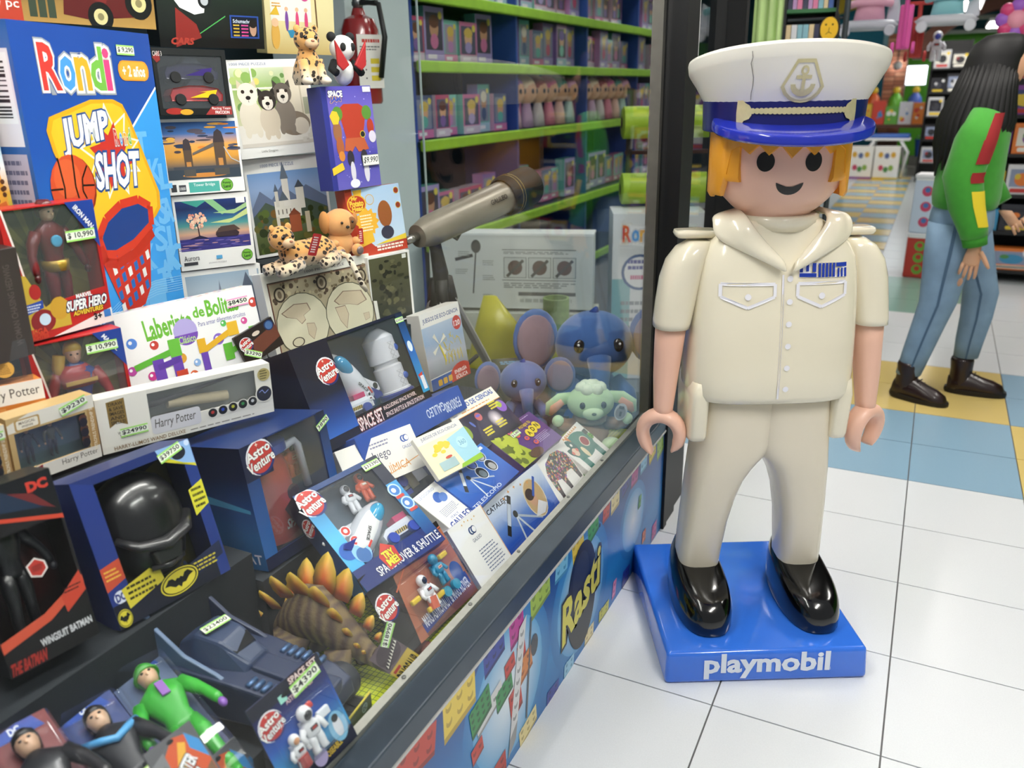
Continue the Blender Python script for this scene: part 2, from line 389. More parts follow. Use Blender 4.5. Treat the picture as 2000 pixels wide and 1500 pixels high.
# ================================================================== the big toy captain
CREAM = M('efe7cf', .22, coat=.5, vary=.03, scale=6, kind='gloss'); CREAM2 = M('e6dcc6', .26, coat=.4, vary=.03, scale=6, kind='gloss')
SKIN = M('eebfa8', .38, coat=.15, vary=.03, scale=8, kind='gloss'); HAIR = M('f0a52a', .35, coat=.2, kind='gloss')
NAVY = M('0f145c', .3, coat=.2, kind='gloss'); VISOR = M('212fa8', .16, coat=.7, vary=.06, scale=20, kind='gloss'); WHT = M('f1ede0', .3, coat=.3, vary=.02, scale=8, kind='gloss')
BLK = M('050506', .16, coat=.5, kind='gloss'); GOLD = M('cfc596', .3, metal=.25, vary=.18, scale=60, kind='foil')
TRIMW = M('efeef4', .3)
SA = math.atan2(.46559413, .88499837); SCX = .017
cap = thing('toy_captain_statue', 'large glossy toy sea captain figure with white cap standing on a blue plinth', 'statue', loc=(-.35076 + 0, 2.14766, 0), rz=SA)
# plinth
bm = MB(); bm.loft([[( -.272, -.284, .0), (.272, -.284, .0), (.272, .29, .0), (-.272, .29, .0)], [(-.267, -.276, .093), (.267, -.276, .093), (.267, .284, .093), (-.267, .284, .093)]])
pl = bm.build('plinth', M('3576e6', .17, coat=.6, vary=.06, scale=12, kind='gloss'), cap, bevel=.012, seg=4, auto=.6)
L = Art(.33, .07, clip=False); L.text('playmobil', 0, .0, 1, 1, 'e4ecf8', bold=.035); L.text('R', 1.005, .24, 1.018, .36, 'b9cdee')
pl2 = L.build('lettering', pl, m=VINYL, mt=Matrix.Translation((.0, -.2845, .016)) @ Matrix.Rotation(-.075, 4, 'X'))
# shoes
def shoe(sx):
    x = SCX + sx * .149; rings = []
    for s_, hf in ((.96, 0), (1.0, .12), (1.0, .45), (.97, .68), (.9, .86), (.78, .96), (.5, 1.0), (.1, 1.0)):
        ring = []
        for (px, py, _) in sell(0, 0,   .078, .182, 0, 32, 2.6):
            wdt = 1 - .10 * max(0, -(-py) / .172) if py > 0 else 1
            px2, py2 = px * s_ * wdt, py * s_
            top = .118 + .05 * max(0, py2 / .17) - .028 * max(0, -py2 / .17)
            ring.append((x + px2, py2 - .038, .09 + hf * top))
        rings.append(ring)
    return MB().loft(rings)
for sx in (-1, 1): shoe(sx).build('shoe', BLK, cap, smooth=True)
# trousers
for sx in (-1, 1):
    rings = []
    for z, xo, xi, yc, hy in ((.135, .205, .088, .02, .06), (.16, .205, .088, .02, .062), (.25, .203, .083, .016, .068), (.35, .198, .073, .01, .074), (.43, .193, .058, .005, .08), (.48, .19, .042, .003, .084), (.515, .188, .024, 0, .087), (.54, .186, .006, 0, .09), (.56, .184, -.012, 0, .092), (.6, .181, -.03, 0, .095), (.68, .174, -.03, 0, .098), (.76, .168, -.03, 0, .098)):
        rings.append(sell(SCX + sx * (xo + xi) / 2, yc, (xo - xi) / 2, hy, z, 32, 3.2))
    MB().loft(rings).build('trouser_leg', CREAM2, cap, smooth=True)
# torso and hip flaps
TOR = ((.728, .196, .112), (.734, .208, .122), (.75, .214, .128), (.8, .215, .129), (.9, .212, .124), (1.0, .206, .116), (1.06, .2, .108), (1.1, .192, .1), (1.13, .176, .09), (1.155, .15, .082), (1.175, .12, .078), (1.19, .098, .076))
def tor(z):
    for (a, wa, da), (b, wb, db) in zip(TOR[:-1], TOR[1:]):
        if a <= z <= b: t = (z - a) / (b - a); return wa + (wb - wa) * t, da + (db - da) * t
    return (TOR[0][1:] if z < TOR[0][0] else TOR[-1][1:])
def yf(x, z, n=3.4):
    W, D_ = tor(z); q = min(.985, abs((x - SCX) / W)); return -D_ * (1 - q ** n) ** (1 / n)
MB().loft([sell(SCX, 0, wd, dp, z, 44, 3.4) for z, wd, dp in TOR]).build('torso', CREAM, cap, smooth=True)
for sx in (-1, 1):
    xc = SCX + sx * .187
    fl = MB().loft([sell(xc, 0, .021, .074, .611, 28, 4), sell(xc, 0, .026, .083, .616, 28, 4), sell(xc, 0, .0275, .088, .63, 28, 4), sell(xc, 0, .0278, .094, .70, 28, 4), sell(xc, 0, .028, .097, .74, 28, 4), sell(xc - sx * .004, 0, .026, .094, .78, 28, 4)])
    fl.build('hip_flap', CREAM, cap, smooth=True)
# collar
def collar(sx):
    A = [(.098, 1.205), (.085, 1.178), (.06, 1.15), (.034, 1.12), (.012, 1.095)]; Bo = [(.172, 1.188), (.176, 1.162), (.158, 1.138), (.075, 1.108), (.004, 1.07)]
    rows = []
    for (ax, az), (bx, bz) in zip(A, Bo):
        row = []
        for k in range(5):
            t = k / 4; x = ax + (bx - ax) * t; z = az + (bz - az) * t; X = SCX + sx * x
            y = min(yf(X, min(z, 1.15)) - .012 - .010 * math.sin(PI * t), -.02) if z < 1.185 else yf(X, 1.15) * .8 - .01
            row.append((X, y, z))
        rows.append(row)
    back = [(SCX + sx * (.1 + .072 * k / 4), .0, 1.21 - .016 * k / 4) for k in range(5)]; bb = [(SCX + sx * (.04 + .03 * k / 4), .085, 1.21 - .016 * k / 4) for k in range(5)]
    rows = [bb, back] + rows; mb = MB(); mb.add([p for r in rows for p in r], [(i * 5 + k, i * 5 + k + 1, (i + 1) * 5 + k + 1, (i + 1) * 5 + k) for i in range(len(rows) - 1) for k in range(4)])
    o = mb.build('collar_flap', CREAM, cap, smooth=True); md = o.modifiers.new('thick', 'SOLIDIFY'); md.thickness = .014; md.offset = 0
    md = o.modifiers.new('sub', 'SUBSURF'); md.levels = 2; md.render_levels = 2
for sx in (-1, 1): collar(sx)
MB().lathe([(.088, 1.165), (.1, 1.185), (.098, 1.2), (.088, 1.203)], 32, Matrix.Translation((SCX, 0, 0))).build('neckband', CREAM, cap, smooth=True)
# printed marks on the chest: follow the torso front
def chest(name, polys, m, lift=.0026):
    vs = []; fs = []
    mb = MB()
    for P in polys:
        n = len(P); q = []
        for i in range(n):      # subdivide edges for curvature
            a, b = P[i], P[(i + 1) % n]
            for k in range(10): t = k / 10; x, z = a[0] + (b[0] - a[0]) * t, a[1] + (b[1] - a[1]) * t; q.append((x, yf(x, z) - lift, z))
        mb.add(q, [tuple(range(len(q)))])
    return mb.build(name, m, cap)
def bar(x0, z0, x1, z1, wd): 
    d = Vector((x1 - x0, z1 - z0)); d.normalize(); n = Vector((-d.y, d.x)) * wd / 2; return [(x0 + n.x, z0 + n.y), (x1 + n.x, z1 + n.y), (x1 - n.x, z1 - n.y), (x0 - n.x, z0 - n.y)]
for x0, x1 in ((-.142, -.012), (.044, .166)):
    zt, zs, zb = 1.043, 1.012, .985; xm = (x0 + x1) / 2
    chest('pocket_outline', [bar(x0, zt, x1, zt, .008), bar(x0, zt, x0, zs, .008), bar(x1, zt, x1, zs, .008), bar(x0, zs, xm, zb, .008), bar(xm, zb, x1, zs, .008)], TRIMW)
    chest('pocket_button', [[(xm + .008 * math.cos(2 * PI * j / 12), 1.012 + .008 * math.sin(2 * PI * j / 12)) for j in range(12)]], TRIMW)
chest('placket_line', [[(.004, 1.065), (.009, 1.065), (.016, .748), (.011, .748)]], TRIMW, .003)
for i in range(6):
    z = 1.055 - i * .056; x = .024 + i * .0015; chest('shirt_button', [[(x + .0075 * math.cos(2 * PI * j / 12), z + .0075 * math.sin(2 * PI * j / 12)) for j in range(12)]], TRIMW)
RB = M('1b3ba8', .35)
chest('ribbon_bar', [[(.046, 1.058), (.166, 1.055), (.166, 1.09), (.046, 1.092)]], M('f2f2f6', .35), .0026)
chest('ribbon_stripe', [[(.046, 1.059), (.088, 1.058), (.088, 1.067), (.046, 1.068)], [(.046, 1.07), (.054, 1.07), (.054, 1.091), (.046, 1.092)], [(.062, 1.072), (.069, 1.072), (.069, 1.091), (.062, 1.091)], [(.078, 1.07), (.087, 1.07), (.087, 1.091), (.078, 1.091)]] +
      [[(x, 1.057), (x + .006, 1.057), (x + .006, 1.09), (x, 1.09)] for x in (.093, .102, .111, .12, .129)] + [[(.138, 1.081), (.166, 1.08), (.166, 1.09), (.138, 1.09)], [(.142, 1.056), (.147, 1.056), (.147, 1.077), (.142, 1.077)], [(.151, 1.056), (.156, 1.056), (.156, 1.077), (.151, 1.077)], [(.16, 1.056), (.166, 1.055), (.166, 1.077), (.16, 1.077)]], RB, .0032)
# epaulettes
for sx in (-1, 1):
    MB().loft([sell(SCX + sx * .20, .02, .05, .034, 1.142, 20, 5), sell(SCX + sx * .20, .02, .054, .038, 1.15, 20, 5), sell(SCX + sx * .20, .02, .052, .036, 1.158, 20, 5)]).build('epaulette', CREAM, cap, smooth=True)
# arms
def arm(sx):
    xs = SCX + sx * .2
    P = [(.195, .0, 1.135, .03, .036), (.21, 0, 1.118, .042, .052), (.226, 0, 1.085, .05, .06), (.238, 0, 1.04, .052, .063), (.248, -.003, .98, .05, .062), (.256, -.008, .93, .0475, .058), (.258, -.009, .915, .046, .056)]
    sl = MB().loft([sell(SCX + sx * x, y, rx, ry, z, 28, 2.5) for x, y, z, rx, ry in P]); sl.build('sleeve', CREAM, cap, smooth=True)
    Q = [(.257, -.008, .93, .04, .046), (.262, -.012, .86, .037, .043), (.268, -.02, .78, .032, .038), (.272, -.028, .70, .026, .03), (.273, -.03, .675, .024, .028)]
    MB().loft([sell(SCX + sx * x, y, rx, ry, z, 24, 2.2) for x, y, z, rx, ry in Q]).build('forearm', SKIN, cap, smooth=True)
    # clip hand: an open ring pointing down
    n = 22; rings = []; a0, a1 = math.radians(238), math.radians(-58); R0 = .05
    hm = Matrix.Translation((SCX + sx * .276, -.034, .624)) @ Matrix.Rotation(math.radians(-22 if sx < 0 else 34), 4, 'Z') @ Matrix.Rotation(math.radians(6 * sx), 4, 'Y')
    for i in range(n + 1):
        t = i / n; a = a0 + (a1 - a0) * t; th = .0185 + .007 * math.sin(PI * t) ; th *= (1 if .08 < t < .92 else .72 if .02 < t < .98 else .35); wy = .03 * (.62 + .38 * math.sin(PI * t))
        ext = 1 + (.35 if t < .25 else .1 if t > .8 else 0) * abs(t - (.25 if t < .5 else .8)) * 3
        c, s_ = math.cos(a) * R0, math.sin(a) * R0 * (1.12 if s_neg(a) else 1) * ext; e = Vector((math.cos(a), 0, math.sin(a)))
        rings.append([(c + e.x * th * math.cos(q) * .8, wy * math.sin(q), s_ + e.z * th * math.cos(q) * .8) for q in [2 * PI * j / 14 for j in range(14)]])
    MB().loft(rings, mt=hm).build('hand', SKIN, cap, smooth=True)
def s_neg(a): return math.sin(a) < 0
for sx in (-1, 1): arm(sx)
# head, hair, cap share one turn of the neck
HR = Matrix.Translation((SCX - .011, 0, 0)) @ Matrix.Rotation(math.radians(-8), 4, 'Z')
head = MB().lathe([(.084, 1.17), (.084, 1.196), (.089, 1.206), (.106, 1.22), (.126, 1.24), (.142, 1.263), (.153, 1.29), (.1585, 1.32), (.16, 1.36), (.16, 1.4), (.15, 1.42)], 48, HR).build('head', SKIN, cap, smooth=True)
def radH(z):
    P = ((1.206, .089), (1.22, .106), (1.24, .126), (1.263, .142), (1.29, .153), (1.32, .1585), (1.36, .16), (1.42, .16))
    for (a, ra), (b, rb) in zip(P[:-1], P[1:]):
        if a <= z <= b: return ra + (rb - ra) * (z - a) / (b - a)
    return .16
def facepatch(name, pts, m, lift=.0012, fan=True):   # pts: (x offset, z) on the face, wrapped on the head
    c = (sum(p[0] for p in pts) / len(pts), sum(p[1] for p in pts) / len(pts)); ring = []
    def on(x, z): r = radH(z) + lift; an = x / r; return (r * math.sin(an), -r * math.cos(an), z)
    vs = [on(*c)]; n = len(pts)
    for k in (.5, 1): vs += [on(c[0] + (x - c[0]) * k, c[1] + (z - c[1]) * k) for x, z in pts]
    fs = [(0, 1 + j, 1 + (j + 1) % n) for j in range(n)] + [(1 + j, 1 + n + j, 1 + n + (j + 1) % n, 1 + (j + 1) % n) for j in range(n)]
    mb = MB(); mb.add(vs, fs, HR); return mb.build(name, m, head)
for x in (-.057, .052): facepatch('eye', [(x + .0205 * math.cos(2 * PI * j / 28), 1.336 + .0225 * math.sin(2 * PI * j / 28)) for j in range(28)], M('060504', .4))
mo = [(.031 * math.cos(t), 1.289 - .029 * math.sin(t)) for t in [PI * j / 14 for j in range(15)]] + [(.031 * math.cos(t), 1.289 - .0095 * math.sin(t)) for t in [PI * (14 - j) / 14 for j in range(1, 14)]]
facepatch('mouth', [(x + .002, z) for x, z in mo], M('0a0605', .4))
# hair shell: back and sides, fringe zigzag
def hair():
    n = 48; rows = []; angs = [math.radians(-90 - 128 + 0 + 0) for _ in range(1)]
    zt = 1.41; mb = MB(); outer = []; inner = []
    A = [math.radians(d) for d in range(-52, 233, 5)]     # 90 deg = back; opening faces the front (-90)
    for a in A:
        d = math.degrees(a); side = min(abs(d + 52), abs(232 - d))
        zb = 1.287 if side < 22 else 1.25 if side < 40 else 1.243
        outer.append((a, zb)); 
    ri, ro = .157, .166; rings = []
    for a, zb in outer:
        c, s_ = math.cos(a), math.sin(a); rings.append([(ri * c, ri * s_, zt), (ro * c, ro * s_, zt), (ro * c, ro * s_, zb + .01), ((ro - .006) * c, (ro - .006) * s_, zb), (ri * c * .97, ri * s_ * .97, zb)])
    return MB().loft(rings, mt=HR)
hair().build('hair', HAIR, head, auto=.7)
fr = []
zz = [(-54, 1.30), (-50, 1.355), (-42, 1.366), (-34, 1.35), (-26, 1.37), (-18, 1.348), (-9, 1.37), (0, 1.342), (9, 1.37), (18, 1.348), (26, 1.37), (34, 1.35), (42, 1.366), (50, 1.355), (54, 1.30)]
rr = []
for d, zb in zz:
    a = math.radians(d - 90); c, s_ = math.cos(a), math.sin(a); rr.append([(.157 * c, .157 * s_, 1.41), (.168 * c, .168 * s_, 1.41), (.168 * c, .168 * s_, zb + .004), (.157 * c, .157 * s_, zb)])
MB().loft(rr, mt=HR).build('fringe', HAIR, head)
# cap: band, crown, visor; the crown tips up in front
band = MB().lathe([(.182, 1.398), (.1855, 1.4), (.1885, 1.47), (.176, 1.475)], 56, HR).build('cap_band', NAVY, cap, smooth=False, auto=.8)
def crown():
    rings = []; n = 72
    for r, z, tl in ((.183, 1.462, 0), (.188, 1.466, .0), (.196, 1.482, .03), (.207, 1.504, .08), (.216, 1.522, .14), (.223, 1.536, .18), (.2255, 1.5415, .19), (.228, 1.560, .2), (.2265, 1.5655, .2), (.219, 1.5685, .2), (.15, 1.572, .2), (.04, 1.574, .2)):
        rings.append([(r * math.cos(a), r * math.sin(a), z - .06 * tl - tl * r * math.sin(a) * .8) for a in [2 * PI * j / n for j in range(n)]])
    return MB().loft(rings, mt=HR)
crn = crown().build('cap_crown', WHT, cap, auto=.35)
def visor():      # an oval plate pushed into the band, dipping to the front
    n = 56; rings = []
    for k, z in ((.90, -.0125), (.975, -.0115), (1.0, -.007), (1.0, .006), (.985, .0105), (.94, .0125), (.5, .0125), (.05, .0125)):
        rings.append([(.178 * k * math.cos(a), .176 * k * math.sin(a), z) for a in [2 * PI * q / n for q in range(n)]])
    return MB().loft(rings, mt=HR @ Matrix.Translation((0, -.122, 1.4135)) @ Matrix.Rotation(math.radians(8.5), 4, 'X')).build('cap_visor', VISOR, cap, auto=.6)
vis = visor()
def wrap(name, polys, m, rfun, parent, mt=HR):
    mb = MB()
    for P in polys:
        q = []; n = len(P)
        for i in range(n):
            a, b = P[i], P[(i + 1) % n]
            for k in range(2): t = k / 2; x, z = a[0] + (b[0] - a[0]) * t, a[1] + (b[1] - a[1]) * t; r, zz_ = rfun(z); an = x / r; q.append((r * math.sin(an), -r * math.cos(an), zz_(r, an) if callable(zz_) else zz_))
        c = Vector((0, 0, 0))
        for p in q: c += Vector(p)
        c /= len(q); nq = len(q)
        mb.add(q, [tuple(range(nq))], mt)
    return mb.build(name, m, parent)
rband = lambda z: (.1895, z)
for i in range(22):
    x = -.100 + i * .0099; rr_ = .0064 + .0012 * math.sin(PI * i / 21)
    wrap('cord_bead', [[(x + rr_ * math.cos(2 * PI * j / 12), 1.447 + rr_ * math.sin(2 * PI * j / 12)) for j in range(12)]], GOLD, lambda z, i=i: (.1895 + .0002 * (i % 2), z), band)
for sx in (-1, 1):
    x = sx * .128 + .004
    wrap('cord_end', [[(x - sx * .022, 1.450), (x - sx * .016, 1.459), (x - sx * .006, 1.464), (x + sx * .004, 1.472), (x + sx * .014, 1.472), (x + sx * .016, 1.442), (x + sx * .014, 1.414), (x + sx * .004, 1.413), (x - sx * .004, 1.426), (x - sx * .016, 1.430), (x - sx * .022, 1.438)]], GOLD, rband, band)
def rcrown(z):      # emblem lies on the flaring crown front
    t = (z - 1.466) / (1.5415 - 1.466); r = .1885 + (.2255 - .1885) * max(0, t) ** 1.0
    tl = .19 * max(0, t) ** 1.1; return (r + .002, lambda rr2, an, z=z, tl=tl: z - .012 * (t > .55) * 0 - .010 * t + tl * .8 * rr2 * math.cos(an))
ez = 1.4985
def em(P, s=1.0): return [(x * s, ez + z * s) for x, z in P]
shield = [(-.019, .033), (.019, .033), (.046, -.008), (.038, -.020), (.026, -.029), (.012, -.034), (0, -.0355), (-.012, -.034), (-.026, -.029), (-.038, -.020), (-.046, -.008)]
quads = []
for i in range(len(shield)):
    a, b = shield[i], shield[(i + 1) % len(shield)]; quads.append([(a[0], ez + a[1]), (b[0], ez + b[1]), (b[0] * .84, ez + b[1] * .84), (a[0] * .84, ez + a[1] * .84)])
anch = []
for j in range(12):
    a, b = 2 * PI * j / 12, 2 * PI * (j + 1) / 12; anch.append([(.0085 * math.cos(a), ez + .0165 + .0075 * math.sin(a)), (.0085 * math.cos(b), ez + .0165 + .0075 * math.sin(b)), (.0042 * math.cos(b), ez + .0165 + .0037 * math.sin(b)), (.0042 * math.cos(a), ez + .0165 + .0037 * math.sin(a))])
anch += [[(-.0035, ez + .010), (.0035, ez + .010), (.0035, ez - .018), (-.0035, ez - .018)], [(-.016, ez + .0095), (.016, ez + .0095), (.016, ez + .004), (-.016, ez + .004)]]
for j in range(10):
    a, b = PI + PI * j / 10, PI + PI * (j + 1) / 10; anch.append([(.026 * math.cos(a), ez - .004 + .02 * math.sin(a)), (.026 * math.cos(b), ez - .004 + .02 * math.sin(b)), (.016 * math.cos(b), ez - .004 + .010 * math.sin(b)), (.016 * math.cos(a), ez - .004 + .010 * math.sin(a))])
wrap('anchor_badge', quads + anch, GOLD, rcrown, crn)
# crack in the cap
ck = []
pts = [(-.116, 1.5475), (-.113, 1.538), (-.116, 1.53), (-.111, 1.518), (-.107, 1.508), (-.106, 1.495), (-.108, 1.482), (-.107, 1.47)]
for a, b in zip(pts[:-1], pts[1:]): ck.append([(a[0] - .0006, a[1]), (a[0] + .0006, a[1]), (b[0] + .0006, b[1]), (b[0] - .0006, b[1])])
wrap('crack', ck, M('4a443a', .6), rcrown, crn)
# ================================================================== goods in the showcase
# face centre x,y,z, yaw, lean back, roll, width, height of each front face
BX = {
'rondi': (-1.59,1.233,1.291,105.2,-1.0,-0.3,0.424,0.694),
'brickset': (-1.72,1.322,1.75,83.0,-4,-0.7,0.404,0.19),
'carset': (-1.72,1.727,1.712,77.0,-6,0.3,0.303,0.185),
'cafe': (-1.74,2.096,1.739,72.5,-4,-0.4,0.235,0.249),
'puppies': (-1.7,1.897,1.466,70.6,4.6,1.5,0.254,0.26),
'castle': (-1.7,1.92,1.191,65.6,1.4,1.6,0.255,0.28),
'tower': (-1.7,1.61,1.355,62.6,1.4,-0.7,0.196,0.186),
'aurora': (-1.7,1.614,1.161,60.8,0.6,-0.6,0.198,0.194),
'hog': (-1.7,1.617,0.949,61.6,2.1,-0.5,0.213,0.223),
'map': (-1.469,1.755,0.952,76.2,9.2,-0.1,0.364,0.224),
'darkpuz': (-1.406,1.99,0.949,74.8,2.3,0.1,0.16,0.209),
'jam': (-1.47,1.94,1.384,77.4,3.3,0.5,0.177,0.274),
'potato': (-1.444,1.993,1.149,71.2,6.4,1.5,0.192,0.194),
'racing': (-1.68,1.591,1.535,67.5,2.2,-1.1,0.182,0.155),
'laber': (-1.453,1.278,.983,75.2,9,.6,.333,.18),
'iron': (-1.46,.99,1.196,89.3,0,-.7,.189,.244),
'capt': (-1.44,.979,.964,74.7,.6,-.6,.175,.209),
'wand': (-1.3,1.104,0.902,67.5,0.1,-0.9,0.355,0.112),
'friends': (-1.37,0.855,0.916,83.5,-2,-1.0,0.158,0.128),
'friends2': (-1.37,0.7,0.924,82.2,-2,-1.2,0.126,0.117),
'hplow': (-1.428,0.813,0.994,69.9,3.0,-1.4,0.131,0.06),
'hedw': (-1.42,0.818,1.161,90.5,-4,0.6,0.139,0.197),
'helmet': (-1.17,0.874,0.765,84,16,-1.0,0.232,0.27),
'wing': (-1.17,0.644,0.812,83,12.0,-1.5,0.14,0.29),
'rocket': (-1.135,1.205,0.705,88,9,-1,0.25,0.27),
'spaceset': (-1.22,1.59,0.822,87,22.0,-1,0.43,0.255),
'eco': (-1.3,2.108,0.749,85.4,9.5,-0.4,0.207,0.241),
'f500': (-1.12,1.648,0.693,84.8,24.9,0.1,0.429,0.07),
'juegow': (-1.11,1.484,.66,76,33,-1.4,.237,.113),
'galwin': (-1.085,1.56,.593,87.9,41.9,.3,.169,.133),
'ecos': (-1.0,1.614,0.654,79.3,45.1,-0.8,0.17,0.12),
'shuttleblister': (-1.0,1.279,0.623,80,52,1.0,0.247,0.258),
'card': (-.80,.802,.53,82,23,4.5,.152,.168),
'mars': (-0.88,1.279,0.486,86.8,35.7,-0.4,0.28,0.189),
'catalejo': (-0.85,1.74,0.448,88.0,34,-1,0.308,0.165),
'galside': (-0.85,1.5,0.47,88.0,36,-0.9,0.15,0.165),
'telescopio': (-0.95,1.672,0.562,89.9,60.8,0.8,0.244,0.132),
'telside': (-0.95,1.505,0.556,90,60,0.8,0.11,0.132),
'juego': (-1.05,1.894,0.625,83.0,49.0,0.3,0.228,0.148),
'adn': (-0.95,1.962,0.552,88.3,60.5,-0.4,0.241,0.129),
'elephant': (-0.85,1.999,0.444,91.8,40.2,0.8,0.213,0.16),
'cat': (-0.85,2.174,0.451,91.9,54.8,0.8,0.184,0.155),
'figA': (-.985,.505,.56,79,70,-2,.096,.32),
'figB': (-.985,.615,.515,78,74,-1.5,.096,.33),
'figC': (-1.0,.722,.513,77,74,-1.5,.096,.33),
'mj1': (-.856,.617,.579,83.8,40.9,1.0,.08,.11),
'mj2': (-.855,.693,.478,88,35,1.0,.084,.119),
'whitebox': (-1.75,3.456,0.683,18.1,3.7,-0.2,0.787,0.353),
}
def root(key, name, label, cat, group=None):
    x, y, z, a, t, r, wd, h = BX[key]; return thing(name, label, cat, pose((x, y, z), a, t, r, h), group), wd, h
SIDE_L = lambda wd: Matrix(((0, 1, 0, -wd / 2), (-1, 0, 0, 0), (0, 0, 1, 0), (0, 0, 0, 1)))     # art frame of the left side
def carton(key, name, label, cat, dep, body, face=None, group=None, bev=.0015):
    t, wd, h = root(key, name, label, cat, group)
    MB().box(-wd / 2, wd / 2, .0003, dep, 0, h).build('carton', M(body, .42, coat=.15, vary=.03, scale=30, kind='card'), t, bevel=bev, seg=1)
    a = Art(wd, h)
    if face: a.rect(0, 0, 1, 1, face)
    return t, a, wd, h
def left_side(t, wd, h, dep):       # art on the left side: u runs back to front
    a = Art(dep, h); return a, Matrix(((0, 1, 0, -wd / 2), (-1, 0, 0, dep / 2), (0, 0, 1, 0), (0, 0, 0, 1)))
def top_art(t, wd, h, dep): a = Art(wd, dep); return a, Matrix(((1, 0, 0, 0), (0, 0, 1, 0), (0, -1, 0, h), (0, 0, 0, 1)))
def price(t, txt, x, z, wd=.045, hh=.014, rot=0, col='a6e070', y=-.002):
    a = Art(wd, hh, clip=False); a.rect(0, 0, 1, 1, col); a.rect(.0, .17, 1, .83, 'eef3e2'); a.text(txt, .06, .24, .94, .78, '15161a', bold=.02)
    return a.build('price_tag', t, mt=Matrix.Translation((x, y, z)) @ Matrix.Rotation(rot, 4, 'Y') @ Matrix.Translation((0, 0, -hh / 2)))
def window_box(key, name, label, cat, dep, body, inner, fr=(.08, .08, .08, .08), group=None, film=True, open_top=False):
    """carton with a window: walls, back, front frame (l,r,b,t as share of width or height)"""
    t, wd, h = root(key, name, label, cat, group); k = .0025; l, r, b, tp = fr[0] * wd, fr[1] * wd, fr[2] * h, fr[3] * h
    m = MB(); m.box(-wd / 2, -wd / 2 + k, 0, dep, 0, h).box(wd / 2 - k, wd / 2, 0, dep, 0, h).box(-wd / 2 + k, wd / 2 - k, 0, dep, 0, k).box(-wd / 2 + k, wd / 2 - k, dep - k, dep, k, h - k)
    if not open_top: m.box(-wd / 2 + k, wd / 2 - k, 0, dep, h - k, h)
    if l: m.box(-wd / 2 + k, -wd / 2 + l, 0, k, k, h - k)
    if r: m.box(wd / 2 - r, wd / 2 - k, 0, k, k, h - k)
    if b: m.box(-wd / 2 + l + .0001, wd / 2 - r - .0001, 0, k, k, b)
    if tp: m.box(-wd / 2 + l + .0001, wd / 2 - r - .0001, 0, k, h - tp, h - k)
    m.build('carton', M(body, .4, coat=.2, vary=.04, scale=30, kind='card'), t)
    bk = Art(wd - 2 * k, h - 2 * k); bk.rect(0, 0, 1, 1, inner[0])
    for q in inner[1:]: q(bk)
    bk.build('backdrop', t, mt=Matrix.Translation((0, dep - k - .0004, k)))
    if film: MB().box(-wd / 2 + l, wd / 2 - r, .0028, .0032, b, h - tp).build('window_film', CRINKLE, t)
    return t, Art(wd, h), wd, h
